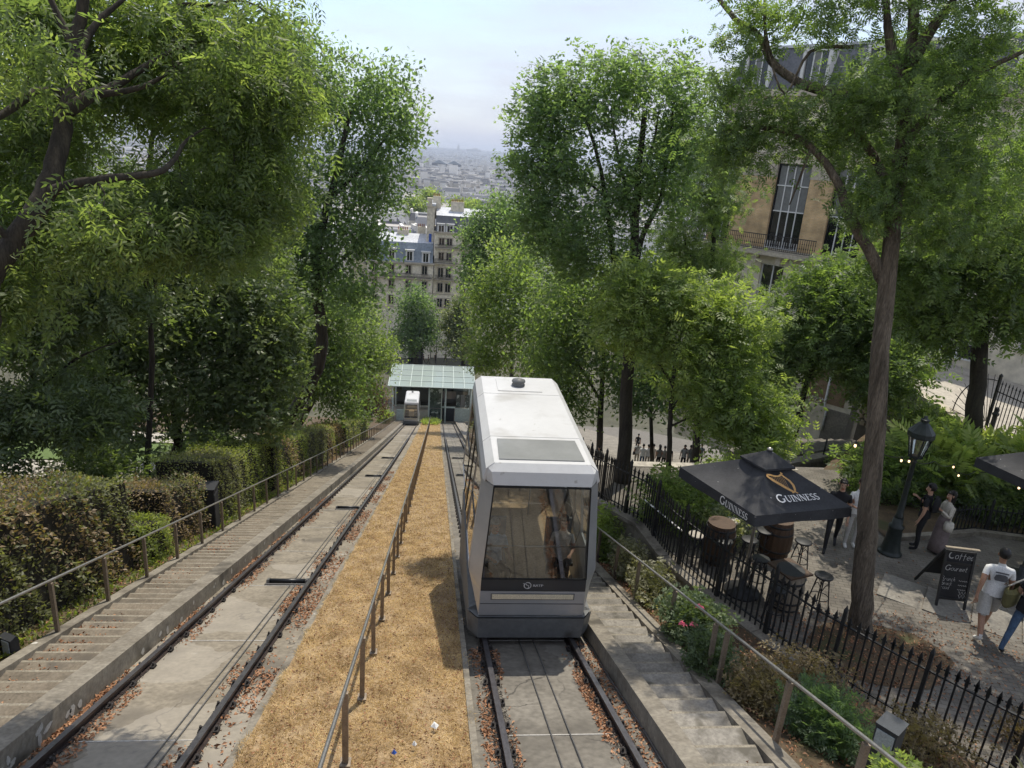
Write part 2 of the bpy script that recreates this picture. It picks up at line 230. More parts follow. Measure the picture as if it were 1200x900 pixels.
# ------------------------------------------------------------------ mesh helpers
class MB:
    def __init__(s): s.v = []; s.f = []; s.m = []; s.sm = []
    def add(s, vs, fs, mi=0, sm=False):
        o = len(s.v); s.v += [tuple(v) for v in vs]
        for f in fs: s.f.append(tuple(i + o for i in f)); s.m.append(mi); s.sm.append(sm)
        return s
    def box(s, c, d, rz=0.0, mi=0, rot=None):
        hx, hy, hz = d[0] / 2, d[1] / 2, d[2] / 2
        vs = [Vector((x, y, z)) for z in (-hz, hz) for y in (-hy, hy) for x in (-hx, hx)]
        M = rot if rot is not None else (Matrix.Rotation(rz, 3, 'Z') if rz else None)
        c = Vector(c); vs = [(M @ v if M else v) + c for v in vs]
        return s.add(vs, [(0, 2, 3, 1), (4, 5, 7, 6), (0, 1, 5, 4), (2, 6, 7, 3), (0, 4, 6, 2), (1, 3, 7, 5)], mi)
    def bar(s, a, b, w, h, mi=0, up=(0, 0, 1)):
        a, b = Vector(a), Vector(b); d = (b - a); L = d.length
        if L < 1e-6: return s
        y = d / L; u = Vector(up); x = y.cross(u)
        if x.length < 1e-4: x = y.cross(Vector((0, 1, 0)))
        x.normalize(); z = x.cross(y)
        M = Matrix((x, y, z)).transposed()
        return s.box((a + b) / 2, (w, L, h), rot=M, mi=mi)
    def tube(s, path, r, n=8, mi=0, cap=True, sm=True):
        P = [Vector(p) for p in path]; k = len(P); rr = r if hasattr(r, '__len__') else [r] * k
        prev = None; vs = []
        for i in range(k):
            t = (P[min(i + 1, k - 1)] - P[max(i - 1, 0)])
            if t.length < 1e-9: t = Vector((0, 0, 1))
            t.normalize()
            if prev is None: x = t.orthogonal()
            else:
                x = prev - t * prev.dot(t)
                if x.length < 1e-5: x = t.orthogonal()
            x.normalize(); prev = x; y = t.cross(x)
            for j in range(n):
                a = 2 * math.pi * j / n; vs.append(P[i] + (x * math.cos(a) + y * math.sin(a)) * rr[i])
        fs = [(i * n + j, i * n + (j + 1) % n, (i + 1) * n + (j + 1) % n, (i + 1) * n + j) for i in range(k - 1) for j in range(n)]
        s.add(vs, fs, mi, sm)
        if cap: s.add([], [], mi); o = len(s.v) - k * n; s.f.append(tuple(o + j for j in reversed(range(n)))); s.m.append(mi); s.sm.append(False); s.f.append(tuple(o + (k - 1) * n + j for j in range(n))); s.m.append(mi); s.sm.append(False)
        return s
    def lathe(s, prof, n=16, c=(0, 0, 0), mi=0, sm=True):
        c = Vector(c); vs = [c + Vector((r * math.cos(2 * math.pi * j / n), r * math.sin(2 * math.pi * j / n), z)) for r, z in prof for j in range(n)]
        k = len(prof); fs = [(i * n + j, i * n + (j + 1) % n, (i + 1) * n + (j + 1) % n, (i + 1) * n + j) for i in range(k - 1) for j in range(n)]
        s.add(vs, fs, mi, sm); o = len(s.v) - k * n
        if prof[0][0] > 1e-3: s.f.append(tuple(o + j for j in reversed(range(n)))); s.m.append(mi); s.sm.append(False)
        if prof[-1][0] > 1e-3: s.f.append(tuple(o + (k - 1) * n + j for j in range(n))); s.m.append(mi); s.sm.append(False)
        return s
    def quad(s, *p, mi=0): return s.add(p, [tuple(range(len(p)))], mi)
    def slab(s, pts, t, mi=0):          # polygon given in 3D, thickened along its normal by t
        P = [Vector(p) for p in pts]; n = (P[1] - P[0]).cross(P[2] - P[0]).normalized() * t; k = len(P)
        return s.add(P + [p + n for p in P], [tuple(reversed(range(k))), tuple(k + i for i in range(k))] + [(i, (i + 1) % k, k + (i + 1) % k, k + i) for i in range(k)], mi)
    def grid(s, pts, mi=0, sm=True):    # rows of points
        r, c = len(pts), len(pts[0])
        return s.add([p for row in pts for p in row], [(i * c + j, i * c + j + 1, (i + 1) * c + j + 1, (i + 1) * c + j) for i in range(r - 1) for j in range(c - 1)], mi, sm)
    def build(s, name, mats, parent=None, local=False):
        me = bpy.data.meshes.new(name); off = Vector((0, 0, 0))
        if parent is not None and not local:
            p = parent
            while p is not None: off += p.location; p = p.parent
        vs = [(x - off.x, y - off.y, z - off.z) for x, y, z in s.v] if off.length else s.v
        me.from_pydata(vs, [], s.f)
        for m in (mats if isinstance(mats, (list, tuple)) else [mats]): me.materials.append(m)
        me.polygons.foreach_set('material_index', s.m); me.polygons.foreach_set('use_smooth', s.sm); me.update()
        o = bpy.data.objects.new(name, me); COL.objects.link(o)
        if parent is not None: o.parent = parent
        return o
def thing(name, label, cat, loc=(0, 0, 0), rz=0.0, group=None, kind=None):
    o = bpy.data.objects.new(name, None); COL.objects.link(o); o.location = loc; o.rotation_euler = (0, 0, rz); o.empty_display_size = .2
    o['label'] = label; o['category'] = cat
    if group: o['group'] = group
    if kind: o['kind'] = kind
    return o
def tag(o, label, cat, group=None, kind=None):
    o['label'] = label; o['category'] = cat
    if group: o['group'] = group
    if kind: o['kind'] = kind
    return o
def struct(o, label=None):
    o['kind'] = 'structure'
    if label: o['label'] = label
    return o
def stuff(o, label=None):
    o['kind'] = 'stuff'
    if label: o['label'] = label
    return o
def inst(src, parent, loc=None, rz=None, name=None, scale=None):     # a further part that shares mesh data
    o = src.copy(); COL.objects.link(o); o.parent = parent
    if loc is not None: o.location = loc
    if rz is not None: o.rotation_euler = (0, 0, rz)
    if scale is not None: o.scale = scale
    return o
def dup(root, loc, rz=0.0, label=None, scale=None):
    r = root.copy(); COL.objects.link(r); r.location = loc; r.rotation_euler = (0, 0, rz)
    if label: r['label'] = label
    if scale: r.scale = scale
    for ch in list(root.children):
        c = ch.copy(); COL.objects.link(c); c.parent = r
        for g in ch.children:
            d = g.copy(); COL.objects.link(d); d.parent = c
    return r

# leaf-like faces in bulk ------------------------------------------------------------
def tmpl_leaf(w=.5, fold=.12):             # one leaf, two triangles folded along the midrib
    return np.array([[0, 0, 0], [w / 2, .45, fold], [0, 1, -.05], [-w / 2, .45, fold]]), [(0, 1, 2), (0, 2, 3)]
def tmpl_sprig(n=7, w=.42, droop=.25, fl=.42):      # leaflets in pairs along a stalk
    V = []; F = []
    for i in range(n):
        if i == n - 1: p = np.array([0, .72, -droop * .72]); ax = np.array([0, 1, -droop]); 
        else:
            t = .18 + .56 * (i // 2) / max(1, (n - 2) // 2); sd = 1 if i % 2 else -1
            p = np.array([0, t, -droop * t * t]); ax = np.array([sd * .85, .55, -.25])
        ax = ax / np.linalg.norm(ax); side = np.cross(ax, [0, 0, 1]); side /= np.linalg.norm(side); L = fl * (1 - .25 * abs(p[1] - .45))
        o = len(V); V += [p, p + ax * L * .45 + side * L * w / 2 + [0, 0, .02], p + ax * L, p + ax * L * .45 - side * L * w / 2 + [0, 0, .02]]
        F += [(o, o + 1, o + 2), (o, o + 2, o + 3)]
    return np.array(V), F
def scatter(name, P, D, size, tint, T, m, parent=None, Z=None, jit=.12):
    P = np.asarray(P, float); D = np.asarray(D, float); n = len(P); V, F = T; k = len(V)
    D = D / (np.linalg.norm(D, axis=1, keepdims=True) + 1e-9)
    up = rng.normal(size=(n, 3)) * .55 + np.array([0, 0, 1.0]) if Z is None else Z
    X = np.cross(D, up); X /= (np.linalg.norm(X, axis=1, keepdims=True) + 1e-9); N = np.cross(X, D)
    size = np.broadcast_to(np.asarray(size, float), (n,))
    W = P[:, None, :] + size[:, None, None] * (V[None, :, 0, None] * X[:, None, :] + V[None, :, 1, None] * D[:, None, :] + V[None, :, 2, None] * N[:, None, :])
    if parent is not None:
        off = Vector((0, 0, 0)); p = parent
        while p is not None: off += p.location; p = p.parent
        W = W - np.array(off)
    Fa = np.array(F, dtype=np.int32); nf, fk = Fa.shape
    idx = (Fa[None] + (np.arange(n, dtype=np.int32) * k)[:, None, None]).reshape(-1)
    me = bpy.data.meshes.new(name); me.vertices.add(n * k); me.vertices.foreach_set('co', W.reshape(-1).astype(np.float32))
    me.loops.add(len(idx)); me.loops.foreach_set('vertex_index', idx); me.polygons.add(n * nf); me.polygons.foreach_set('loop_start', np.arange(0, n * nf * fk, fk, dtype=np.int32))
    me.update(calc_edges=True)
    at_ = me.attributes.new('tint', 'FLOAT', 'POINT'); tv = np.repeat(np.asarray(tint, float), k) + np.repeat(rng.normal(size=n * (k // 4 if k % 4 == 0 else 1)) * jit, 4 if k % 4 == 0 else k)[:n * k]
    at_.data.foreach_set('value', np.clip(tv, 0, 1).astype(np.float32))
    me.materials.append(m); o = bpy.data.objects.new(name, me); COL.objects.link(o)
    if parent is not None: o.parent = parent
    return o

# ------------------------------------------------------------------ the setting: hill, city plain, slope strips
def base_z(x, y):
    if y < 100: z = zt(y) - .45
    elif y < 200: z = lerp(zt(100) - .45, -43.0, (y - 100) / 100)
    elif y < 900: z = lerp(-43.0, -72.0, min(1, (y - 200) / 450))
    elif y < 6000: z = -72.0
    else: z = lerp(-72.0, 6.0, ((y - 6000) / 6000) ** 1.0) + 10 * math.sin(x / 700.0) + 6 * math.sin(x / 260 + 1)
    if y < 26 and x > 4: z = min(z, zp(y) - .5)
    return z
ys = [-16 + 2 * i for i in range(60)] + [104 + 8 * i for i in range(24)] + [300 + 60 * i for i in range(15)] + [1200 + 400 * i for i in range(36)]
mb = MB(); xs0 = [-1, -.8, -.6, -.45, -.32, -.22, -.14, -.08, -.04, 0, .03, .045, .06, .09, .14, .22, .32, .45, .6, .8, 1]
mb.grid([[(u * (130 + 1.0 * max(0, y)), y, base_z(u * (130 + max(0, y)), y)) for u in xs0] for y in ys])
struct(mb.build('ground', mat('ground_earth', (.06, .06, .04), .95, scale=.05, col2=(.12, .115, .08))))
YS = [-14 + 1.0 * i for i in range(112)]
def slope_sheet(mb, x0, x1, dz, y0=-14., y1=97., step=1.0, mi=0, nx=1, noise=0):
    n = max(1, int((y1 - y0) / step)); rows = []
    for i in range(n + 1):
        y = lerp(y0, y1, i / n); rows.append([(lerp(x0, x1, j / nx), y, zt(y) + dz + (noise * (random.random() - .5) if 0 < j < nx else 0)) for j in range(nx + 1)])
    return mb.grid(rows, mi, sm=noise > 0)
def slope_beam(mb, x0, x1, dz0, dz1, y0=-14., y1=97., step=4.0, mi=0, mtop=None):
    n = max(1, int((y1 - y0) / step)); vs = []
    for i in range(n + 1):
        y = lerp(y0, y1, i / n); z = zt(y); vs += [(x0, y, z + dz0), (x0, y, z + dz1), (x1, y, z + dz1), (x1, y, z + dz0)]
    fs = [[], []]
    for i in range(n):
        a = 4 * i
        for j in range(3):
            fs[1 if (j == 1 and mtop is not None) else 0].append((a + j, a + 4 + j, a + 5 + j, a + j + 1))
    fs[0] += [(0, 1, 2, 3), (4 * n + 3, 4 * n + 2, 4 * n + 1, 4 * n)]
    mb.add(vs, fs[0], mi)
    if mtop is not None: mb.add(vs, fs[1], mtop)
    return mb
# garden bank on the left of the stairs
mb = MB(); rows = []
bx = [-5.62, -6.0, -6.5, -7.2, -8, -9, -10.5, -12, -14, -17, -20, -24, -30, -38, -48, -60]
for i in range(60):
    y = -12 + 1.9 * i; rows.append([(x, y, zt(y) + (-.02 if x > -6 else .03) + (.10 * math.sin(x * 1.3 + y * .9) * math.sin(y * .7) if x < -6 else 0) - (.25 if x < -9 else 0)) for x in bx])
mb.grid(rows); struct(mb.build('garden_soil', soil), 'leaf strewn soil of the garden bank beside the left stairs')
# park path and lawn further left, seen under the trees
def slope_patch(pts, dz, m, name, label=None):
    mb = MB(); mb.quad(*[(x, y, zt(y) + dz) for x, y in pts]); o = mb.build(name, m); return struct(o, label)
slope_patch([(-13, 29), (-20.5, 28.5), (-62, 30), (-62, 36.2), (-22, 34), (-15.6, 38), (-19.5, 51), (-23, 51), (-18, 36)][:9:1] if False else [(-12.2, 27), (-62, 24), (-62, 31), (-12.2, 33.5)], .16, pavem, 'park_path')
slope_patch([(-12, 34.3), (-62, 31.8), (-62, 52), (-12, 44)], .12, lawnm, 'lawn')
slope_patch([(-12, 44.6), (-62, 52.6), (-62, 62), (-12, 53)], .16, pavem, 'park_path')

# left flight of steps -------------------------------------------------------------------
st = thing('staircase', 'long flight of worn concrete steps between the left handrail and the rails', 'stairs', (-5.0, 4.6, zt(4.6)), kind='structure')
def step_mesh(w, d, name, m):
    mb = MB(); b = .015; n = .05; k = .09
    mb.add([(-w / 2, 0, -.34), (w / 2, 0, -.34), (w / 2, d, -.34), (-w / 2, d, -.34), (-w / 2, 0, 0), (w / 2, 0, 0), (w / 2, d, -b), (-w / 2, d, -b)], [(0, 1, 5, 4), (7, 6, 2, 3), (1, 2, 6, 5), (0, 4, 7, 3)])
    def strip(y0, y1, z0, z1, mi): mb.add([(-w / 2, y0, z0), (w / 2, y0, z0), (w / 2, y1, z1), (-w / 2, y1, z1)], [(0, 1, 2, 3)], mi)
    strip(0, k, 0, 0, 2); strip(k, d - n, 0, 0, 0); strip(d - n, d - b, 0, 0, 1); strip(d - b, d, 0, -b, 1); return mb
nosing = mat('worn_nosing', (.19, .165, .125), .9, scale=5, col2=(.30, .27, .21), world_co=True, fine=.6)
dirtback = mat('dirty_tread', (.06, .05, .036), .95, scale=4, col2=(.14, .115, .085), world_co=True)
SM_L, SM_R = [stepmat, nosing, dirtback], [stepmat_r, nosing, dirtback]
P_L = .32
for k in range(112):
    y = 4.6 + P_L * k
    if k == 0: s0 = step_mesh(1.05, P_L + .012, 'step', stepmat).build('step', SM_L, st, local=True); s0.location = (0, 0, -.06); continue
    s = inst(s0, st, (random.uniform(-.004, .004), y - 4.6, zt(y) - zt(4.6) - .06 + random.uniform(-.008, .008))); s.rotation_euler = (random.uniform(-.012, .012), random.uniform(-.012, .012), 0)
mb = MB()
for k in range(112, 286):
    y = 4.6 + P_L * k; mb.box((-5.0, y + P_L / 2, zt(y) - .06 - .15), (1.05, P_L, .3))
for k in range(-22, 0):
    y = 4.6 + P_L * k; mb.box((-5.0, y + P_L / 2, zt(y) - .06 - .15), (1.05, P_L, .3))
stuff(mb.build('step_run', stepmat, st))
mb = MB(); slope_beam(mb, -4.46, -4.16, -.4, .19); struct(mb.build('kerb', kerbmat), 'mossy concrete kerb between the left stairs and the left rail')
mb = MB(); slope_beam(mb, -5.68, -5.50, -.4, .10); struct(mb.build('kerb', kerbmat), 'low concrete kerb carrying the left handrail posts')
mb = MB()      # pale patches where render has come off the kerb face
for i in range(46):
    y = 5.6 + random.random() ** 1.6 * 30; h = random.uniform(.03, .08); L = random.uniform(.03, .09); z0 = zt(y) - .02 + random.uniform(-.05, .1); n = 7
    pts = [(-4.156, y + L * math.cos(a) * random.uniform(.7, 1.2), z0 + h * math.sin(a) * random.uniform(.7, 1.2)) for a in [2 * math.pi * j / n for j in range(n)]]
    mb.add(pts, [tuple(range(n))])
stuff(mb.build('lime_patches', mat('lime_bloom', (.42, .40, .36), .9)), 'pale lime patches on the face of the left kerb')
# track beds ------------------------------------------------------------------------------
mb = MB(); slope_sheet(mb, -4.2, -1.9, -.13, nx=6, noise=.012); struct(mb.build('concrete_track_bed', concrete), 'stained concrete slab under the left track')
mb = MB(); slope_sheet(mb, .50, 2.7, -.13, nx=6, noise=.012); struct(mb.build('concrete_track_bed', concrete_r), 'dark worn concrete slab under the right track')
# thin joints across the slabs
mb = MB()
for y in [6.5 + 3.1 * i for i in range(20)]:
    for x0, x1 in ((-3.85, -2.55), (1.0, 2.25)): mb.box(((x0 + x1) / 2, y, zt(y) - .128), (x1 - x0, .012, .012))
stuff(mb.build('slab_joints', mat('joint', (.45, .43, .39), .9)), 'pale joints across the concrete track beds')
def rail_thing(x, label):
    t = thing('track_rail', label, 'rail', (x, 5, zt(5)), group='steel rails running down the slope')
    mb = MB(); slope_beam(mb, x - .036, x + .036, -.045, 0, step=3, mi=0); mb.build('rail_head', railtop if False else [railmat, railtop], t) if False else None
    mb = MB(); slope_beam(mb, x - .036, x + .036, -.04, 0.0, step=3, mi=0, mtop=1); mb.build('head', [railmat, railtop], t)
    mb = MB(); slope_beam(mb, x - .011, x + .011, -.13, -.042, step=3); mb.build('web', railmat, t)
    mb = MB(); slope_beam(mb, x - .065, x + .065, -.135, -.112, step=3); mb.build('foot', railmat, t)
    mb = MB(); y = 4.2
    while y < 60:
        for sd in (-1, 1):
            mb.box((x + sd * .085, y, zt(y) - .105), (.06, .09, .05), mi=0); mb.lathe([(.016, 0), (.016, .05)], 6, (x + sd * .09, y, zt(y) - .085))
        y += .62
    stuff(mb.build('rail_clips', clipmat, t))
    return t
rail_thing(-3.93, 'dark steel rail beside the mossy kerb of the left stairs')
rail_thing(-2.47, 'dark steel rail of the left track beside the dry grass')
rail_thing(.91, 'steel rail leading under the near cabin on its grass side')
rail_thing(2.33, 'steel rail leading under the near cabin on its stair side')
# cables and guide rollers
for i, (x, l) in enumerate(((-2.86, 'thin grey haulage cable lying along the left track'), (-2.76, 'second haulage cable close beside the first on the left track'), (1.50, 'thin haulage cable lying ahead of the near cabin'), (1.73, 'haulage cable on the stair side ahead of the near cabin'))):
    mb = MB(); mb.tube([(x + .004 * math.sin(y), y, zt(y) - .112) for y in range(-12, 92, 3)], .009, 6); tag(mb.build('traction_cable', cablemat), l, 'cable', 'haulage cables on the tracks')
t0 = thing('cable_roller', 'dark cable roller in the left track, the nearest one', 'roller', (-2.95, 12.9, zt(12.9) - .13), group='cable rollers set across the tracks')
mb = MB(); mb.tube([(-.36, 0, .05), (.36, 0, .05)], .05, 10); mb.build('roller', [blacktrim], t0, local=True)
mb = MB(); mb.box((0, .16, .012), (.86, .12, .03)); mb.box((0, -.14, .012), (.86, .08, .03)); mb.build('frame', cablemat, t0, local=True)
mb = MB()
for sd in (-1, 1): mb = MB(); mb.box((sd * .39, 0, .045), (.05, .18, .09)); mb.build('bearing', cablemat, t0, local=True)
t0.rotation_euler = (-math.atan(S0), 0, 0)
for (x, y, l) in ((-2.95, 22.3, 'cable roller in the left track, second one up from the nearest'), (-2.95, 31.8, 'cable roller in the left track, third one downhill'), (-2.95, 41.4, 'faint fourth cable roller down the left track'), (1.55, 33, 'cable roller in the right track, just beyond the near cabin'), (1.55, 42.5, 'cable roller in the right track near the lower station')):
    r = dup(t0, (x, y, zt(y) - .13), 0, l); r.rotation_euler = (-math.atan(S0) * .97, 0, 0)
# dry grass between the tracks -----------------------------------------------------------
mb = MB(); slope_sheet(mb, -1.95, .55, -.05, step=.5, nx=10, noise=.035); struct(mb.build('dry_grass_strip', drysoil), 'parched strip of ground between the two tracks')
mb = MB(); slope_beam(mb, .52, .60, -.3, -.02); struct(mb.build('edging', kerbmat), 'thin concrete edging along the dry grass')
mb = MB(); slope_beam(mb, -2.05, -1.93, -.3, -.06); struct(mb.build('edging', kerbmat), 'worn concrete edging between left track and dry grass')
TB = (np.array([[-.5, 0, 0], [.5, 0, 0], [.05, 1, .1]]), [(0, 1, 2)])
def slope_pts(n, x0, x1, y0, y1, dz=0.0, p=1.0):
    x = rng.uniform(x0, x1, n); y = y0 + (y1 - y0) * rng.uniform(0, 1, n) ** p; return np.stack([x, y, -H0 - S0 * y + 1.2e-4 * y * y + dz], 1)
for (n, y0, y1, L) in ((46000, 4.6, 10, .055), (36000, 10, 18, .06), (26000, 18, 36, .085), (16000, 36, 94, .13)):
    P = slope_pts(n, -1.96, .57, y0, y1, -.045); P[:, 0] += .05 * np.sin(P[:, 1] * 5.3) * np.sin(P[:, 1] * 1.7) * (np.abs(P[:, 0] + .7) > 1.1); D = rng.normal(size=(n, 3)) * [1, 1, .25] + [0, 0, .22]
    clump = np.sin(P[:, 0] * 7 + np.sin(P[:, 1] * 3)) * np.sin(P[:, 1] * 4.1 + P[:, 0] * 2); V_, F_ = TB
    o = scatter('dry_grass', P, D, L * rng.uniform(.6, 1.5, n), .48 + .24 * clump + rng.normal(size=n) * .17, (V_ * [.12, 1, 1], F_), lf_dry)
    stuff(o, 'matted straw coloured grass between the tracks')
# fresher weeds at the foot of the strip near the station
P = slope_pts(900, -1.7, .3, 84, 92, .1); D = rng.normal(size=(900, 3)) * .5 + [0, 0, .9]
stuff(scatter('weeds', P, D, rng.uniform(.35, .8, 900), rng.uniform(.5, 1, 900), tmpl_leaf(.22), lf_bright), 'yellow green weeds at the lower end of the dry grass')
# fallen leaves and grit
LT = tmpl_leaf(.5, .25)
def litter(n, x0, x1, y0, y1, dz, size=.05, clump=0.0, p=1.35, lab='brown fallen leaves gathered along the rails', m=None, tint=.55):
    P = slope_pts(n * 3, x0, x1, y0, y1, dz, p)
    if clump:
        k = np.sin(P[:, 1] * 1.9 + x0 * 3) + .6 * np.sin(P[:, 1] * .83 + x0) + rng.normal(size=len(P)) * .55; P = P[k > clump]
    P = P[:n]; n = len(P); D = rng.normal(size=(n, 3)) * [1, 1, .3]
    return stuff(scatter('leaf_litter', P, D, size * rng.uniform(.6, 1.3, n), tint + rng.normal(size=n) * .22, LT, m or lf_litter), lab)
litter(2600, -4.15, -3.99, 4.8, 26, -.12, .06, .25)
litter(1100, -3.85, -3.68, 4.8, 26, -.12, .05, .3)
litter(3600, -2.40, -1.98, 4.8, 34, -.115, .06, -.2)
litter(1500, -2.72, -2.54, 4.8, 28, -.12, .055, .4)
litter(500, .68, .84, 4.6, 9.2, -.12, .05, .1, 1)
litter(260, 1.0, 1.1, 4.6, 9.2, -.12, .05, .2, 1)
litter(800, 2.12, 2.27, 4.6, 9.5, -.12, .05, .1, 1)
litter(800, 2.39, 2.66, 4.6, 9.5, -.12, .05, .0, 1)
litter(3400, -5.48, -4.95, 5.0, 26, -.0, .05, .1, 1.2, 'brown fallen leaves drifted on the left steps')
litter(900, 2.96, 3.16, 4.8, 14, .02, .05, .0, 1, 'brown fallen leaves drifted on the right steps')
litter(500, 3.3, 3.6, 4.8, 14, .02, .05, .4, 1, 'brown fallen leaves drifted on the right steps')
litter(7000, -1.9, .5, 4.8, 46, -.02, .036, -9, 1.5, 'brown leaf scraps lying in the dry grass', None, .3)
for x in (-3.93, -2.47, .91, 2.33):
    for sd in (-1, 1): litter(1100, x + sd * .06 - .05, x + sd * .06 + .06, 4.6, 26 if x < 0 else 9.5, -.11, .028, -.6, 1.3, 'grit and broken ballast along the rails', gritm, .4)
litter(2600, -6.9, -5.7, 4, 40, .05, .06, -2, 1.2, 'brown leaves under the left hedge')
for (x, y, s, m, l) in ((.12, 6.5, .05, paperm, 'crumpled white paper scrap lying on the dry grass'), (-.10, 6.1, .03, paperm, 'tiny white paper scrap left of the crumpled one on the dry grass'), (-.31, 5.93, .03, bluesg, 'tiny blue scrap on the dry grass')):
    mb = MB(); mb.add([(x - s, y, zt(y) + .02), (x + s * .3, y - s, zt(y) + .03), (x + s, y + s * .4, zt(y) + .02), (x - s * .2, y + s, zt(y) + .05), (x, y, zt(y) + .07)], [(0, 1, 4), (1, 2, 4), (2, 3, 4), (3, 0, 4)])
    tag(mb.build('paper_scrap', m), l, 'litter')

# right flight of steps ------------------------------------------------------------------
st = thing('staircase', 'narrow flight of patchy concrete steps between the near cabin and the planted bed', 'stairs', (3.28, 4.3, zt(4.3)), kind='structure')
P_R = .385
for k in range(48):
    y = 4.3 + P_R * k
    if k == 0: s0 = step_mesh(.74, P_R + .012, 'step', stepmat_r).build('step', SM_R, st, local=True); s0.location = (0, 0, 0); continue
    s = inst(s0, st, (random.uniform(-.006, .006), y - 4.3, zt(y) - zt(4.3) + random.uniform(-.012, .012))); s.rotation_euler = (random.uniform(-.015, .015), random.uniform(-.02, .02), random.uniform(-.01, .01))
mb = MB()
for k in list(range(-18, 0)) + list(range(48, 236)):
    y = 4.3 + P_R * k; mb.box((3.28, y + P_R / 2, zt(y) - .15), (.74, P_R, .3))
stuff(mb.build('step_run', stepmat_r, st))
mb = MB(); slope_beam(mb, 2.65, 2.90, -.5, .19); struct(mb.build('kerb', kerbmat), 'concrete kerb between the right track and the right stairs')
mb = MB(); slope_beam(mb, 3.66, 3.90, -.5, .14); struct(mb.build('kerb', kerbmat), 'concrete kerb between the right stairs and the planted bed')
mb = MB(); mb.tube([(2.63 + .012 * math.sin(y * 2.1), y, zt(y) - .1) for y in [4 + .4 * i for i in range(15)]], .012, 6); tag(mb.build('kerb_cable', cablemat), 'loose grey cable along the foot of the right kerb', 'cable')
mb = MB(); y = 6.15; mb.slab([(3.46, y - .05, zt(y) + .03), (3.6, y - .12, zt(y) + .035), (3.64, y + .06, zt(y) + .03), (3.5, y + .13, zt(y) + .05)], .012); tag(mb.build('wrapper', greenw), 'bright lime green wrapper dropped on the right steps', 'litter')

# hand rails ----------------------------------------------------------------------------
def handrail(name, label, x, ys_, h, pw, pd, rr, y0, y1, tilt=0.0):
    t = thing(name, label, 'handrail', (x, ys_[0], zt(ys_[0])))
    mb = MB(); mb.tube([(x, y, zt(y) + h) for y in np.arange(y0, y1, 1.5)], rr, 8); mb.build('rail', steel, t)
    mb = MB(); mb.box((0, 0, h / 2 - .03), (pw, pd, h - .02)); mb.box((0, 0, .012), (pw + .05, pd + .07, .02)); mb.tube([(0, 0, h - .05), (0, 0, h)], .012, 6); p0 = mb.build('post', rustpost, t, local=True)
    for i, y in enumerate(ys_):
        if i == 0: continue
        p = inst(p0, t, (0, y - ys_[0], zt(y) - zt(ys_[0]))); p.rotation_euler = (random.uniform(-.02, .02), random.uniform(-.015, .015), random.uniform(-.05, .05))
    return t
handrail('handrail', 'steel handrail on rusty posts along the left stairs and hedges', -5.58, [6.35 + 1.55 * i for i in range(56)], 1.0, .055, .055, .022, -2, 93)
ym = []; y = 5.78
while y < 92: ym.append(y); y += 1.52
handrail('handrail', 'low brown steel handrail down the middle of the dry grass', -.80, ym, .95, .06, .05, .021, 2.2, 92.5)
handrail('handrail', 'steel handrail above the planted bed beside the right stairs', 3.92, [4.6, 5.9, 7.42, 7.75, 9.35, 11.19, 12.7, 14.2, 15.7, 17.2, 18.7, 20.2, 21.7], .98, .055, .055, .02, 1.5, 23)

# ------------------------------------------------------------------ planted bed, retaining wall, café plaza on the right
FENCE = [(11.6, 2.0), (9.3, 4.6), (8.45, 5.75), (7.63, 6.83), (6.88, 7.99), (6.15, 9.05), (5.5, 10.7), (4.98, 12.5), (4.85, 14.1), (4.3, 15.0), (4.2, 17.0), (4.2, 19.0), (4.2, 23)]
def fence_x(y):
    for (x0, y0), (x1, y1) in zip(FENCE, FENCE[1:]):
        if y0 <= y <= y1: return lerp(x0, x1, (y - y0) / (y1 - y0))
    return FENCE[-1][0] if y > 20 else FENCE[0][0]
def bed_z(x, y):
    fx = max(fence_x(y), 4.15); u = max(0, min(1, (x - 3.9) / (fx - 3.9))); z1 = min(zt(y), zp(y)) + .0
    u2 = u if y > 11 else min(1, u * 1.0); return lerp(zt(y) + .06, z1, u2)
mb = MB(); mb.grid([[(lerp(3.88, max(fence_x(y), 4.15) + .05, j / 8), y, bed_z(lerp(3.9, max(fence_x(y), 4.15), j / 8), y) + (.05 * math.sin(j * 2.2 + y * 3) if 0 < j < 8 else 0)) for j in range(9)] for y in [2 + .4 * i for i in range(53)]])
struct(mb.build('flower_bed', soil), 'sloping planted bed between the right stairs and the plaza fence')
def bed_litter(n, m, size, lab, y0=3.5, y1=16):
    y = rng.uniform(y0, y1, n); u = rng.uniform(.02, .98, n); x = np.array([lerp(3.92, fence_x(b), a) for a, b in zip(u, y)]); z = np.array([bed_z(a, b) + .04 for a, b in zip(x, y)])
    D = rng.normal(size=(n, 3)) * [1, 1, .4]; return stuff(scatter('leaf_litter', np.stack([x, y, z], 1), D, size * rng.uniform(.6, 1.4, n), .5 + rng.normal(size=n) * .25, LT, m), lab)
bed_litter(5200, lf_litter, .05, 'brown leaves covering the planted bed')
mb = MB()
for (x0, y0), (x1, y1) in zip(FENCE[5:], FENCE[6:]):
    a, b = zp(y0) if y0 < 15 else zp(15) - (y0 - 15) * .3, zp(y1) if y1 < 15 else zp(15) - (y1 - 15) * .3
    P = [(x0 - .16, y0, a), (x1 - .16, y1, b), (x1 + .10, y1, b), (x0 + .10, y0, a)]
    lo = [(p[0], p[1], min(zt(p[1]), p[2]) - .6) for p in P]
    mb.add(lo + P, [(4, 5, 6, 7), (0, 1, 5, 4), (1, 2, 6, 5), (2, 3, 7, 6), (3, 0, 4, 7)])
w = tag(mb.build('retaining_wall', greyst), 'dark retaining wall under the iron fence at the café plaza', 'wall')
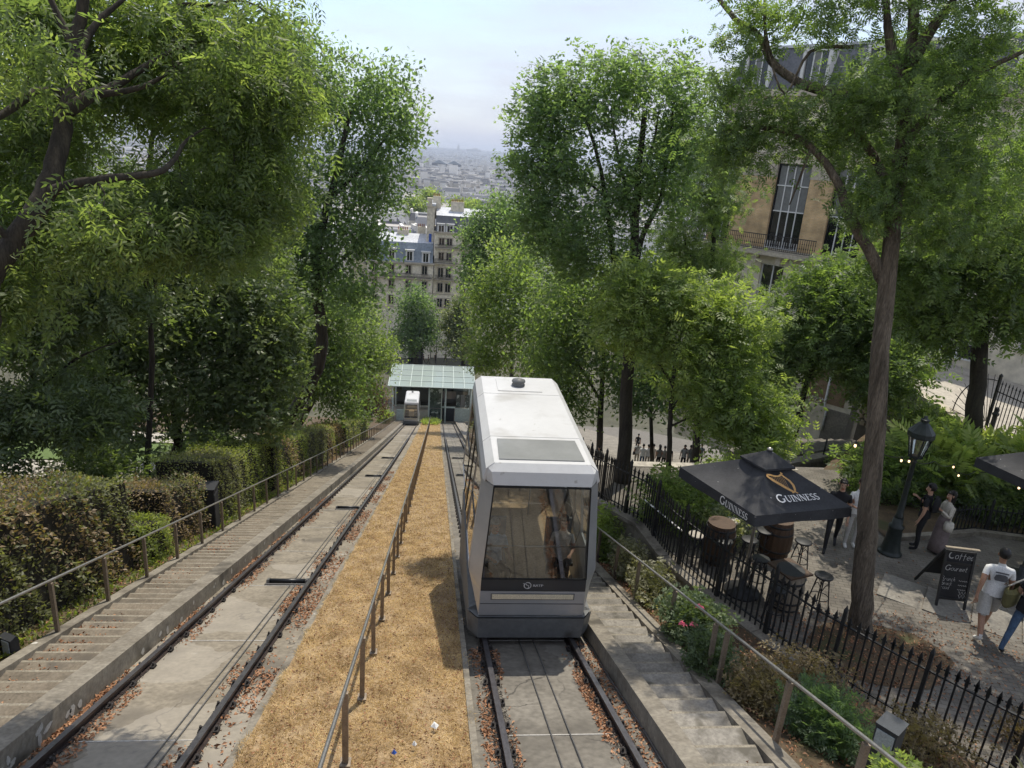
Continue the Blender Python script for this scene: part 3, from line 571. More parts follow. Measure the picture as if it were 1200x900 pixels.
for (x0, y0), (x1, y1) in zip(FENCE[5:], FENCE[6:]):
    a, b = zp(y0) if y0 < 15 else zp(15) - (y0 - 15) * .3, zp(y1) if y1 < 15 else zp(15) - (y1 - 15) * .3
    d = Vector((x1 - x0, y1 - y0, 0)); n = max(1, round(d.length / 1.0))
    for i in range(n):
        q0, q1 = i / n + .004, (i + 1) / n - .004
        mb = MB(); mb.bar((lerp(x0, x1, q0) - .05, lerp(y0, y1, q0), lerp(a, b, q0) + .055), (lerp(x0, x1, q1) - .05, lerp(y0, y1, q1), lerp(a, b, q1) + .055), .36, .1); mb.build('coping_stone', stone if False else kerbmat, w)
# plaza
mb = MB(); yy_ = [1.5 + .75 * i for i in range(23)]
mb.grid([[(lerp(max(fence_x(y), 4.1) if y < 18.01 else 4.1, 19, (j / 12) ** 1.2), y, zp(y)) for j in range(13)] for y in yy_ if y <= 18.05])
struct(mb.build('plaza', plazam), 'café plaza paved with small grey setts')
mb = MB(); y0 = 18.0
mb.bar((4.1, y0 - .02, zp(18) + .008), (10.6, y0 + .0, zp(18) + .008), .34, .05); struct(mb.build('plaza_edge', pavem), 'pale stone edge at the top of the public stairs')
# sunlit strip of pale slabs along the far right of the plaza, one object per slab
walk = thing('slab_path', 'pale stone slabs laid as a strip across the plaza', 'paving', (9.6, 8.2, zp(8.2)), kind='structure')
a0, a1 = Vector((9.0, 11.4, 0)), Vector((14.5, 6.6, 0)); dv = (a1 - a0).normalized(); nv = Vector((-dv.y, dv.x, 0)); nsl = 9
for i in range(nsl):
    for j in range(2):
        c = a0 + dv * ((i + .5) * .8) + nv * (j * .52); mb = MB()
        M = Matrix((dv, nv, Vector((0, 0, 1)))).transposed(); c.z = zp(c.y) + .006 + random.uniform(0, .006); mb.box(c, (.785, .505, .03), rot=M); mb.build('paving_slab', mat('paving_slab_stone', (.17, .155, .13), .9, scale=2, col2=(.235, .22, .19), objrand=.12) if (i, j) == (0, 0) else MATS['paving_slab_stone'], walk)
def plaza_litter(n, x0, x1, y0, y1, size=.045, tint=.5):
    P = np.stack([rng.uniform(x0, x1, n), rng.uniform(y0, y1, n), np.zeros(n)], 1); ok = np.array([a > fence_x(b) + .1 for a, b, _ in P]); P = P[ok]; P[:, 2] = -7.6 - .06 * (P[:, 1] - 8) + .02
    D = rng.normal(size=(len(P), 3)) * [1, 1, .3]; return stuff(scatter('leaf_litter', P, D, size * rng.uniform(.6, 1.4, len(P)), tint + rng.normal(size=len(P)) * .25, LT, lf_litter), 'brown fallen leaves on the plaza')
plaza_litter(2600, 6, 10.5, 5, 10.6); plaza_litter(500, 6, 12, 8, 15)
# tree pit edge: brown earth ring round the big trunk
mb = MB(); n = 18
mb.add([(7.75 + 1.15 * math.cos(2 * math.pi * j / n) * random.uniform(.9, 1.1), 9.35 + .95 * math.sin(2 * math.pi * j / n) * random.uniform(.85, 1.1), zp(9.35 + .95 * math.sin(2 * math.pi * j / n)) + .012) for j in range(n)], [tuple(range(n))]); struct(mb.build('tree_pit_soil', soil), 'bare leafy soil round the foot of the big trunk')
plaza_litter(900, 6.6, 8.9, 8.5, 10.3)
# iron fence of the bed -----------------------------------------------------------------
def bar_mesh(h, w=.022, spear=True):
    mb = MB(); mb.box((0, 0, h / 2), (w, w, h))
    if spear:
        z = h; mb.add([(-.022, -.012, z - .13), (.022, -.012, z - .13), (.022, .012, z - .13), (-.022, .012, z - .13), (-.022, -.012, z - .02), (.022, -.012, z - .02), (.022, .012, z - .02), (-.022, .012, z - .02), (0, 0, z + .07)], [(0, 1, 5, 4), (1, 2, 6, 5), (2, 3, 7, 6), (3, 0, 4, 7), (4, 5, 8), (5, 6, 8), (6, 7, 8), (7, 4, 8)])
        mb.box((0, 0, z - .055), (.085, .018, .026)); 
    return mb
def iron_fence(label, path, zf, h, gap, postgap, rails, m, spear=True, group=None):
    t = thing('iron_fence', label, 'fence', (path[0][0], path[0][1], zf(path[0][1])))
    pts = []; acc = 0
    seg = [(Vector(p), Vector(q)) for p, q in zip(path, path[1:])]
    b0 = p0 = None; sidx = 0; k = 0; carry = 0.0
    for p, q in seg:
        L = (q - p).length; ang = math.atan2(q.y - p.y, q.x - p.x); s = carry
        while s < L:
            c = p.lerp(q, s / L); z = zf(c.y); post = (k % postgap == 0)
            if post:
                if p0 is None:
                    mb = MB(); mb.box((0, 0, h / 2 + .05), (.05, .05, h + .14)); mb.box((0, 0, .22), (.075, .075, .44)); mb.add([(-.03, -.03, h + .12), (.03, -.03, h + .12), (.03, .03, h + .12), (-.03, .03, h + .12), (0, 0, h + .22)], [(0, 1, 4), (1, 2, 4), (2, 3, 4), (3, 0, 4)]); p0 = mb.build('post', m, t, local=True); o = p0
                else: o = inst(p0, t)
            else:
                if b0 is None: b0 = bar_mesh(h, .024, spear).build('bar', m, t, local=True); o = b0
                else: o = inst(b0, t)
            o.location = (c.x - t.location.x, c.y - t.location.y, z - t.location.z); o.rotation_euler = (random.uniform(-.012, .012), random.uniform(-.012, .012), ang); k += 1; s += gap
        carry = s - L
        for rz_ in rails:
            mb = MB(); mb.bar((p.x, p.y, zf(p.y) + rz_), (q.x, q.y, zf(q.y) + rz_), .035, .022); mb.build('rail', m, t)
    return t
def fz(y): return zp(y) + .02 if y < 9 else (zp(y) + .11 if y < 15 else zp(15) + .11 - (y - 15) * .3)
iron_fence('tall black iron fence with spear tips between planted bed and plaza', FENCE[1:12], fz, 1.18, .125, 10, (.12, 1.0), blackiron)
# striped tape tied to the fence corner
mb = MB(); a, b = Vector((4.80, 14.0, -7.25)), Vector((5.12, 12.2, -7.05))
for i in range(12): mb.bar(a.lerp(b, i / 12), a.lerp(b, (i + 1) / 12), .04, .012, mi=i % 2)
tag(mb.build('barrier_tape', [umbw, darkgrey]), 'striped barrier tape hanging on the corner of the iron fence', 'tape')

# ------------------------------------------------------------------ lettering (flat print): strokes turned into thin plates
def arc(cx, cy, rx, ry, a0, a1, n=10): return [(cx + rx * math.cos(R(lerp(a0, a1, i / n))), cy + ry * math.sin(R(lerp(a0, a1, i / n)))) for i in range(n + 1)]
def glyph(c):      # (list of (points, width)), advance ; unit height 1
    T, t, sf = .17, .075, .05
    def serif(x, y, w=.3): return ([(x - w / 2, y), (x + w / 2, y)], sf)
    if c == 'I': return [([(.2, 0), (.2, 1)], T), serif(.2, .025, .36), serif(.2, .975, .36)], .42
    if c == 'N': return [([(.16, 0), (.16, 1)], t), ([(.16, .98), (.78, .02)], T), ([(.78, 0), (.78, 1)], t), serif(.12, .975, .3), serif(.16, .025, .3), serif(.78, .975, .3)], .96
    if c == 'U': return [([(.18, 1), (.18, .34)] + arc(.46, .34, .28, .31, 180, 270, 6), T), (arc(.46, .34, .28, .31, 270, 360, 6) + [(.74, 1)], t), serif(.18, .975, .36), serif(.74, .975, .28)], .92
    if c == 'E': return [([(.2, 0), (.2, 1)], T), ([(.06, .965), (.62, .965), (.62, .82)], .065), ([(.2, .51), (.52, .51)], .065), ([(.06, .035), (.64, .035), (.66, .2)], .065)], .74
    if c == 'S': return [(arc(.34, .73, .23, .23, 35, 200, 8) + [(.34, .5)] , .12), ([(.2, .6), (.48, .42)], .15), (arc(.34, .27, .25, .24, 40, -160, 8), .12)], .66
    if c == 'G': return [(arc(.52, .5, .42, .46, 50, 310, 16), .15), ([(.84, .12), (.84, .42)], T), serif(.84, .43, .34), ([(.80, .78), (.82, .96)], .06)], 1.05
    if c == 'R': return [([(.15, 0), (.15, 1)], .14), (arc(.38, .74, .26, .22, 95, -95, 8) + [(.15, .52)], .13), ([(.15, .96), (.38, .96)], .12), ([(.38, .5), (.66, 0)], .14)], .75
    if c == 'A': return [([(.04, 0), (.38, 1), (.72, 0)], .14), ([(.18, .33), (.58, .33)], .12)], .78
    if c == 'T': return [([(.35, 0), (.35, 1)], .14), ([(.0, .93), (.7, .93)], .14)], .72
    if c == 'P': return [([(.15, 0), (.15, 1)], .14), (arc(.38, .72, .26, .23, 95, -95, 8) + [(.15, .49)], .13), ([(.15, .95), (.38, .95)], .12)], .7
    if c == 'C': return [(arc(.45, .5, .38, .44, 55, 305, 12), .13)], .85
    lo = {'o': [arc(.22, .27, .2, .25, 0, 360, 10)], 'f': [arc(.3, .8, .12, .16, 20, 180, 5) + [(.18, -.1)], [(.02, .5), (.36, .5)]], 'e': [[(.05, .28), (.4, .3)] + arc(.23, .27, .19, .24, 10, 320, 9)],
          'u': [[(.05, .5), (.05, .15), (.2, .02), (.36, .12), (.37, .5), (.4, .02)]], 'r': [[(.06, 0), (.06, .5)], [(.06, .35), (.2, .5), (.32, .46)]], 'm': [[(.04, 0), (.04, .5), (.18, .48), (.2, 0)], [(.2, .4), (.34, .5), (.38, 0)]],
          't': [[(.16, .85), (.16, .05), (.3, .02)], [(.02, .55), (.34, .55)]], 'n': [[(.05, 0), (.05, .5)], [(.05, .38), (.24, .5), (.32, 0)]], 'c': [arc(.22, .26, .19, .24, 50, 310, 8)], 'h': [[(.05, 0), (.05, .95)], [(.05, .36), (.24, .5), (.33, 0)]],
          'a': [arc(.2, .25, .17, .22, 0, 360, 8), [(.38, .5), (.38, 0)]], 'k': [[(.05, 0), (.05, .95)], [(.33, .5), (.06, .24), (.35, 0)]], 's': [arc(.2, .38, .13, .12, 30, 200, 5) + arc(.2, .14, .14, .13, 60, -150, 5)],
          'd': [arc(.2, .25, .17, .22, 0, 360, 8), [(.38, .95), (.38, 0)]], 'B': [[(.1, 0), (.1, 1)], arc(.1, .74, .3, .25, 90, -90, 6), arc(.1, .26, .36, .26, 90, -90, 6)], 'F': [[(.1, 0), (.1, 1), (.55, 1)], [(.1, .5), (.45, .5)]]}
    if c in lo: return [(p, .062) for p in lo[c]], (.62 if c in 'BF' else .48)
    return [], .4
def letters(mb, text, O, ux, uy, h, nrm, caps_small=1.0, mi=0, wscale=1.0, slant=0.0):
    x = 0.0; O, ux, uy, nrm = Vector(O), Vector(ux), Vector(uy), Vector(nrm); k = 0
    for i, ch in enumerate(text):
        s = h if (i == 0 or caps_small == 1.0) else h * caps_small
        st, adv = glyph(ch)
        for pts, w in st:
            for (a, b) in zip(pts, pts[1:]):
                d = Vector((b[0] - a[0], b[1] - a[1])); 
                if d.length < 1e-6: continue
                n = Vector((-d.y, d.x)).normalized() * (w / 2); e = d.normalized() * .012; k += 1
                q = [(a[0] + n.x - e.x, a[1] + n.y - e.y), (a[0] - n.x - e.x, a[1] - n.y - e.y), (b[0] - n.x + e.x, b[1] - n.y + e.y), (b[0] + n.x + e.x, b[1] + n.y + e.y)]
                mb.quad(*[O + ux * ((x + (p[0] + slant * p[1]) * s) * wscale) + uy * (p[1] * s) + nrm * (.0015 + .00002 * (k % 40)) for p in q], mi=mi)
        x += adv * s
    return x * wscale
def text_w(text, h, cs=1.0): return sum(glyph(c)[1] * (h if (i == 0 or cs == 1) else h * cs) for i, c in enumerate(text))
def strokes(mb, pts, w, O, ux, uy, nrm, mi=0, k0=0.0):
    O, ux, uy, nrm = Vector(O), Vector(ux), Vector(uy), Vector(nrm); n = len(pts); ws = w if hasattr(w, '__len__') else [w] * n; L = []; Rr = []
    for i in range(n):
        a = Vector(pts[max(0, i - 1)]); b = Vector(pts[min(n - 1, i + 1)]); d = (b - a).normalized(); nn = Vector((-d.y, d.x)) * ws[i] / 2; p = Vector(pts[i])
        for S_, sg in ((L, 1), (Rr, -1)): q = p + nn * sg; S_.append(O + ux * q.x + uy * q.y + nrm * (.002 + k0))
    for i in range(n - 1): mb.quad(Rr[i], Rr[i + 1], L[i + 1], L[i], mi=mi)

# ------------------------------------------------------------------ funicular cabin
def interp(z, tab):
    for (z0, a), (z1, b) in zip(tab, tab[1:]):
        if z <= z1: return lerp(a, b, (z - z0) / (z1 - z0))
    return tab[-1][1]
HW = [(-9, .84), (.44, .86), (1.15, 1.03), (2.75, .90), (3.02, .84)]
FWD = [(-9, .84), (.44, .845), (1.11, .835), (2.72, .745), (3.02, .74)]
def hw(z): return interp(z, HW)
def fw(z): return interp(z, FWD)
CY0, CY1 = .26, 4.30      # where the straight sides begin and end
def make_cabin(label, loc):
    t = thing('funicular_cabin', label, 'funicular cabin', loc, group='funicular cabins')
    B = lambda mb, n, m, p=t: mb.build(n, m, p, local=True)
    # roof in three lengths
    sec = [(-.90, 2.76), (-.86, 2.93), (-.74, 3.03), (.74, 3.03), (.86, 2.93), (.90, 2.76)]
    def roofp(y0, y1): 
        mb = MB(); vs = [(x, y, z) for y in (y0, y1) for x, z in sec] + [(x * .96, y, z - .05) for y in (y0, y1) for x, z in sec]
        fs = [(i, i + 1, 7 + i, 6 + i) for i in range(5)] + [(12 + i, 18 + i, 19 + i, 13 + i) for i in range(5)]
        for e in (0, 6): fs += [(e + i, 12 + e + i, 13 + e + i, e + i + 1) for i in range(5)]
        fs += [(0, 6, 18, 12), (5, 17, 23, 11)]
        return mb.add(vs, fs)
    for y0, y1 in ((.16, 1.185), (1.20, 3.34), (3.355, 4.42)): B(roofp(y0, y1), 'roof_panel', white)
    mb = MB(); mb.box((0, 2.3, 2.955), (1.56, 4.1, .04)); B(mb, 'ceiling', whitefr)
    mb = MB(); mb.slab([(-.66, .27, 3.034), (.66, .27, 3.034), (.64, 1.06, 3.034), (-.64, 1.06, 3.034)], .012); B(mb, 'skylight', skylightm)
    mb = MB(); mb.slab([(-.45, 3.5, 3.033), (.42, 3.5, 3.033), (.42, 4.25, 3.033), (-.45, 4.25, 3.033)], .008); B(mb, 'roof_hatch', white)
    mb = MB(); mb.lathe([(.13, 3.04), (.135, 3.07), (.12, 3.075), (.12, 3.12), (.14, 3.125), (.13, 3.16), (.05, 3.18), (.02, 3.2), (0.0, 3.2)], 16, (-.02, 3.85, 0)); B(mb, 'roof_ventilator', [darkgrey])
    # front visor with corner facets
    def visor(y0, sg, name):
        mb = MB(); y1 = y0 + sg * .16; ys2 = y0 + sg * .26
        A = [(-.73, y1, 3.03), (.73, y1, 3.03), (.785, y0 + sg * .05, 2.93), (.745, y0, 2.735), (-.745, y0, 2.735), (-.785, y0 + sg * .05, 2.93)]
        mb.add(A + [(-.84, y1 + sg * .03, 2.95), (-.90, ys2, 2.74), (.84, y1 + sg * .03, 2.95), (.90, ys2, 2.74)], [(0, 1, 2, 5), (5, 2, 3, 4), (0, 5, 6), (5, 4, 7, 6), (1, 8, 2), (2, 8, 9, 3)])
        mb.add([(-.75, y0 + sg * .02, 2.72), (.75, y0 + sg * .02, 2.72), (.9, ys2, 2.72), (-.9, ys2, 2.72)], [(0, 1, 2, 3)]); return B(mb, name, white)
    visor(0, 1, 'front_visor'); visor(4.56, -1, 'rear_visor')
    # front and rear faces
    def face(y0, sg, pre):
        F = lambda x, z, o=0: (x, y0 - sg * o, z)
        zs = [.44, .90, 1.11, 1.9, 2.72]
        for sd in (-1, 1):
            mb = MB()
            for za, zb in zip(zs, zs[1:]):
                mb.add([F(sd * fw(za), za), F(sd * fw(zb), zb), (sd * hw(zb), y0 + sg * .26, zb), (sd * hw(za), y0 + sg * .26, za)], [(0, 1, 2, 3)])
                mb.add([(sd * (fw(za) - .03), y0 + sg * .05, za), (sd * (fw(zb) - .03), y0 + sg * .05, zb), (sd * (hw(zb) - .04), y0 + sg * .27, zb), (sd * (hw(za) - .04), y0 + sg * .27, za)], [(3, 2, 1, 0)])
            B(mb, 'corner_pillar', silver)
        fr = MB(); e = .012
        a, b, c, d = F(-fw(1.11) + .01, 1.12, .004), F(fw(1.11) - .01, 1.12, .004), F(fw(2.72) - .01, 2.71, .004), F(-fw(2.72) + .01, 2.71, .004)
        for p, q in ((a, b), (b, c), (c, d), (d, a)): fr.bar(p, q, .02, .022, up=(0, 1, 0))
        B(fr, 'window_frame', blacktrim)
        mb = MB(); mb.quad(F(-fw(1.11) + .02, 1.13, .001), F(fw(1.11) - .02, 1.13, .001), F(fw(2.7) - .02, 2.70, .001), F(-fw(2.7) + .02, 2.70, .001)); B(mb, pre + '_window', carglass)
        mb = MB(); mb.slab([F(-.835, .90, .006), F(-.832, 1.105, .006), F(.832, 1.105, .006), F(.835, .90, .006)], .03 * sg); band = B(mb, 'nose_band', bandm)
        mb = MB(); yq = y0 - sg * .008
        if sg > 0:
            ring = arc(0, 0, .055, .055, 150, 480, 18); strokes(mb, ring, .013, (-.10, yq, 1.005), (1, 0, 0), (0, 0, 1), (0, -1, 0))
            strokes(mb, [(-.075, .035), (-.03, .03), (-.012, .008), (.02, -.004), (.012, -.05)], .010, (-.10, yq, 1.005), (1, 0, 0), (0, 0, 1), (0, -1, 0))
            letters(mb, 'RATP', (-.015, yq, .985), (1, 0, 0), (0, 0, 1), .040, (0, -1, 0), wscale=1.4)
            mb.build('emblem', mat('emblem_grey', (.5, .5, .5), .5), band, local=True)
        mb = MB(); mb.slab([F(-.845, .45, .004), F(-.837, .892, .004), F(.837, .892, .004), F(.845, .45, .004)], .03 * sg); pan = B(mb, 'nose_panel', silver)
        mb = MB(); mb.box((0, y0 - sg * .006, .665), (1.66, .006, .008)); mb.build('panel_seam', blacktrim, pan, local=True)
        mb = MB(); mb.box((0, y0 - sg * .008, .80), (1.30, .02, .085)); B(mb, 'light_strip', lightstrip)
        mb = MB(); mb.box((0, y0 - sg * .005, .80), (1.34, .016, .115)); B(mb, 'light_surround', darkgrey)
    face(0, 1, 'front'); face(4.56, -1, 'rear')
    # sides : posts, doors, panes
    def sidequad(sd, y0, y1, z0, z1, off=0.0, t_=.035):
        return [(sd * (hw(z0) + off), y0, z0), (sd * (hw(z1) + off), y0, z1), (sd * (hw(z1) + off), y1, z1), (sd * (hw(z0) + off), y1, z0)]
    def spanel(mb, sd, y0, y1, z0, z1, off=0.0, t_=.03):
        q = sidequad(sd, y0, y1, z0, z1, off); i = sidequad(sd, y0, y1, z0, z1, off - t_); mb.add(q + i, [(0, 1, 2, 3), (7, 6, 5, 4), (0, 4, 5, 1), (1, 5, 6, 2), (2, 6, 7, 3), (3, 7, 4, 0)]); return mb
    spans = [('window', .40, 1.42), ('door', 1.46, 2.20), ('door', 2.22, 2.96), ('window', 3.00, 4.14)]
    for sd in (-1, 1):
        mb = MB(); spanel(mb, sd, CY0, CY1, 2.62, 2.76); B(mb, 'top_rail', silver)
        mb = MB(); spanel(mb, sd, CY0, CY1, .44, .60); B(mb, 'sill_panel', silver)
        for y0, y1 in ((CY0, .40), (1.42, 1.46), (2.96, 3.00), (4.14, CY1)):
            mb = MB()
            for za, zb in ((.60, 1.15), (1.15, 2.62)): spanel(mb, sd, y0, y1, za, zb)
            B(mb, 'side_post', silver)
        for n, y0, y1 in spans:
            if n == 'window':
                mb = MB(); spanel(mb, sd, y0, y1, .60, 1.15); B(mb, 'side_panel', silver)
                mb = MB(); mb.add(sidequad(sd, y0, y1, 1.15, 2.62, -.008), [(0, 1, 2, 3)]); B(mb, 'side_window', carglass)
                mb = MB(); spanel(mb, sd, y0, y1, 1.86, 1.90, .004, .015); B(mb, 'window_bar', blacktrim)
            else:
                mb = MB(); o = .006
                for za, zb, ya, yb in ((.60, .72, y0, y1), (2.54, 2.62, y0, y1)): spanel(mb, sd, ya, yb, za, zb, o)
                for ya, yb in ((y0, y0 + .05), (y1 - .05, y1)):
                    spanel(mb, sd, ya, yb, .72, 1.15, o); spanel(mb, sd, ya, yb, 1.15, 2.54, o)
                dr = B(mb, 'door', blacktrim)
                mb = MB(); mb.add(sidequad(sd, y0 + .05, y1 - .05, .72, 1.15, -.004), [(0, 1, 2, 3)]); mb.add(sidequad(sd, y0 + .05, y1 - .05, 1.15, 2.54, -.004), [(0, 1, 2, 3)]); mb.build('pane', carglass, dr, local=True)
    # chassis and skirt
    mb = MB(); zf = lambda y: -S0 * .985 * y + .05
    sk = [(-1.02, .16), (-.86, -.06), (.86, -.06), (1.02, .16)]
    mb.add([(x, y, .43) for x, y in sk] + [(x * .97, y + .02, .05) for x, y in sk], [(0, 1, 5, 4), (1, 2, 6, 5), (2, 3, 7, 6)]); mb.add([(x, y + .03, .43) for x, y in sk] + [(-.86, .3, .43), (.86, .3, .43)], [(0, 3, 5, 4), (0, 1, 2, 3)])
    B(mb, 'skirt', darkgrey)
    mb = MB(); prof = [(.16, .43), (4.40, .43), (4.40, zf(4.4) + .12), (.16, .06)]
    mb.add([(-.99, y, z) for y, z in prof] + [(.99, y, z) for y, z in prof], [(0, 1, 2, 3), (7, 6, 5, 4), (0, 4, 5, 1), (1, 5, 6, 2), (2, 6, 7, 3), (3, 7, 4, 0)]); B(mb, 'chassis', darkgrey)
    for y in (.8, 3.7):
        for sd in (-1, 1):
            mb = MB(); mb.tube([(sd * .71 - .05, y, zf(y) + .22), (sd * .71 + .05, y, zf(y) + .22)], .24, 16); B(mb, 'wheel', railmat)
    # inside
    mb = MB(); mb.box((0, 2.3, .46), (1.66, 4.3, .04)); B(mb, 'floor', floorm)
    mb = MB(); mb.tube([(-.5, 3.2, .5), (-.5, 3.2, 1.2), (.3, 3.2, 1.2), (.3, 3.2, .5)], .02, 6); B(mb, 'inner_rail', steel)
    for x in (-.58, .58):
        mb = MB(); mb.box((x, 1.15, .78), (.46, .42, .06)); mb.box((x, 1.38, 1.12), (.46, .06, .66)); mb.box((x, 1.15, .62), (.40, .06, .28)); B(mb, 'bench', darkgrey)
    mb = MB(); mb.tube([(-.78, .14, 1.62), (.78, .14, 1.62)], .016, 8); B(mb, 'grab_rail', steel)
    return t
cab = make_cabin('white and silver funicular cabin in front, on the right track', (1.63, 9.4, zt(9.4)))
yb = 84.0; dup(cab, (-3.2, yb, zt(yb) - .02), 0, 'small distant funicular cabin waiting at the glass station on the left track')

# ------------------------------------------------------------------ café furniture
def umbrella(label, loc, cor, zc, zap, apx, print_=True):
    """cor: four corner points of the canopy edge in order (left, front, right, back), local"""
    t = thing('parasol', label, 'parasol', loc, group='black parasols of the café')
    ap = Vector((apx[0], apx[1], zap)); C_ = [Vector((x, y, zc)) for x, y in cor]; sk = .20
    f = .80       # where the top cap overhangs
    mb = MB()
    for i in range(4):
        a, b = C_[i], C_[(i + 1) % 4]; rows = []
        for k in range(7):
            u = .16 + .84 * k / 6; row = []
            for j in range(9):
                v = j / 8; e = ap.lerp(a.lerp(b, v), u); e.z -= .12 * math.sin(math.pi * v) * math.sin(math.pi * min(1, u)) - .0; row.append(e)
            rows.append(row)
        mb.grid(rows)
    canopy = mb.build('canopy', umbf, t, local=True)
    mb = MB(); 
    for i in range(4):
        a, b = C_[i], C_[(i + 1) % 4]; rows = []
        for k in range(3):
            row = []
            for j in range(9):
                v = j / 8; e = a.lerp(b, v); o = Vector((e.x - ap.x, e.y - ap.y, 0)).normalized(); e = e + o * (.012 * math.sin(v * 9 + i) * k) - Vector((0, 0, sk * k / 2)); row.append(e)
            rows.append(row)
        mb.grid(rows)
    mb.build('valance', umbf, t, local=True)
    mb = MB(); top = ap + Vector((0, 0, .11)); u = .32
    cc = [ap.lerp(c, u) + Vector((0, 0, .075)) for c in C_]
    for i in range(4):
        a, b = cc[i], cc[(i + 1) % 4]; mb.add([top, a, b, a - Vector((0, 0, .035)), b - Vector((0, 0, .035))], [(0, 1, 2), (1, 3, 4, 2)])
    mb.build('top_cap', umbf, t, local=True)
    mb = MB(); mb.lathe([(.05, 0), (.055, .03), (.03, .05), (0, .055)], 12, top - Vector((0, 0, .01))); mb.build('finial', steel, t, local=True)
    mb = MB(); mb.tube([(ap.x, ap.y, 0), (ap.x, ap.y, zap)], .03, 12); mb.build('pole', steel, t, local=True)
    mb = MB(); mb.lathe([(.34, .0), (.34, .06), (.06, .09), (.06, .3), (.04, .3)], 20, (ap.x, ap.y, 0)); mb.build('base', blackiron, t, local=True)
    for c in C_:
        mb = MB(); mb.tube([ap + Vector((0, 0, -.06)), c + Vector((0, 0, -.03))], .014, 6); mb.build('rib', steel, t, local=True)
    if print_:
        # lettering on the left valance and on the front slope, harp above it
        a, b = C_[0], C_[1]; ux = (b - a).normalized(); n = Vector((ux.y, -ux.x, 0)); L = (b - a).length
        h = .155; w = text_w('GUINNESS', h, .78); mb = MB(); letters(mb, 'GUINNESS', a + ux * (L * .93 - w * .86) + Vector((0, 0, -.165)) + n * .022, ux, (0, 0, 1), h, n, .78, wscale=.86); mb.build('lettering', umbw, t, local=True)
        a, b = C_[1], C_[2]; mid = (a + b) / 2; ux = (b - a).normalized(); up = (ap - mid).normalized(); n = ux.cross(up).normalized()
        sag = lambda u: 0.0
        h = .165; w = text_w('GUINNESS', h, .78); O = mid + up * .20 - ux * (w * .5 - .02) + n * .012; mb = MB(); letters(mb, 'GUINNESS', O, ux, up, h, n, .78); mb.build('lettering', umbw, t, local=True)
        mb = MB(); O = mid + up * .37 - ux * .34 + n * .014; ux_, up_ = ux, up; ux = ux * .82; up = up * .82
        pil = [(.46, .02), (.50, .10), (.52, .2), (.50, .30), (.44, .40), (.40, .46)]
        nek = [(.06, .42), (.02, .46), (.05, .50), (.12, .49), (.2, .45), (.30, .44), (.38, .47), (.42, .51), (.40, .54)]
        snd = [(.03, .45), (.10, .36), (.20, .25), (.31, .13), (.44, .01)]
        strokes(mb, pil, [.035, .05, .06, .055, .045, .03], O, ux, up, n); strokes(mb, nek, [.03, .04, .05, .05, .045, .04, .045, .05, .03], O, ux, up, n, k0=.0008); strokes(mb, snd, [.05, .07, .075, .07, .05], O, ux, up, n, k0=.0016)
        strokes(mb, [(.38, .0), (.45, .03), (.51, -.02)], .03, O, ux, up, n, k0=.0024)
        for i in range(8):
            v = i / 8; p = Vector(snd[0]).lerp(Vector(snd[-1]), .18 + v * .72); q = Vector((.14 + v * .30, .46 - .05 * math.sin(v * 3))); strokes(mb, [tuple(p), tuple(q)], .007, O, ux, up, n, k0=.0004)
        mb.build('harp_emblem', goldp, t, local=True)
    return t
um = umbrella('large black café parasol with white lettering and a gold harp', (6.06, 11.25, zp(11.25)), [(-1.36, .70), (-.66, -1.19), (1.29, -.80), (.60, 1.12)], 2.33, 2.93, (0, 0))
umbrella('plain black parasol cut off by the right edge of the picture', (12.55, 11.9, zp(11.9)), [(-1.15, .75), (-.75, -1.15), (1.2, -.8), (.75, 1.15)], 2.45, 3.05, (0, 0), False)

def barrel_parts(t, m, r0=.27, r1=.34, h=.92, staves=18):
    mbs = None
    for k in range(staves):
        a0, a1 = 2 * math.pi * k / staves + .012, 2 * math.pi * (k + 1) / staves - .012; mb = MB(); P = []
        for i in range(6):
            z = h * i / 5; r = lerp(r0, r1, math.sin(math.pi * i / 5)); P.append([(r * math.cos(a), r * math.sin(a), z) for a in (a0, a1)])
        mb.grid(P, sm=True)
        if mbs is None: mbs = mb.build('stave', m, t, local=True); mbs['first'] = 1
        else: mb.build('stave', m, t, local=True)
    for z, in ((.10,), (.26,), (.66,), (.82,)):
        r = lerp(r0, r1, math.sin(math.pi * z / h)) + .006; mb = MB(); mb.lathe([(r - .004, z - .022), (r, z - .022), (r + .002, z + .022), (r - .004, z + .022)], 28); mb.build('hoop', blackiron, t, local=True)
    mb = MB(); mb.lathe([(0, h - .03), (r0 - .015, h - .03), (r0 - .015, h - .002), (r0 + .012, h)], 24, sm=False); mb.build('lid', m, t, local=True)
    mb = MB(); mb.lathe([(r0 - .03, .02), (r1 - .03, h / 2), (r0 - .03, h - .04)], 20); mb.build('inside', m, t, local=True)
def ppos(px, py):       # point of the plaza seen at a surveyed spot
    r = ray(px, py); t = (-7.6 + .48) / (r.z + .06 * r.y); return r * t
t = thing('barrel', 'brown standing wooden barrel beside the iron fence, left of the parasol', 'barrel', ppos(838, 657), .4, 'old casks of the café'); barrel_parts(t, woodd)
t = thing('barrel', 'dark wooden barrel in deep shade at the back under the parasol', 'barrel', ppos(905, 652) , .9, 'old casks of the café'); barrel_parts(t, woodd)
t = thing('barrel', 'pale cask under the dark table board, in front of the parasol pole', 'barrel', ppos(917, 712), .2, 'old casks of the café'); barrel_parts(t, woodp, .25, .31, .80); zc = t.location
tb = thing('table_board', 'dark square board lying as a table top on the pale cask', 'table top', zc + Vector((0.0, .03, .805)), .32)
mb = MB()
for i in range(5): mb.box((-.36 + .18 * i, 0, .02), (.172, .86, .035), mi=0)
mb.v, mb.f, mb.m, mb.sm = [], [], [], []
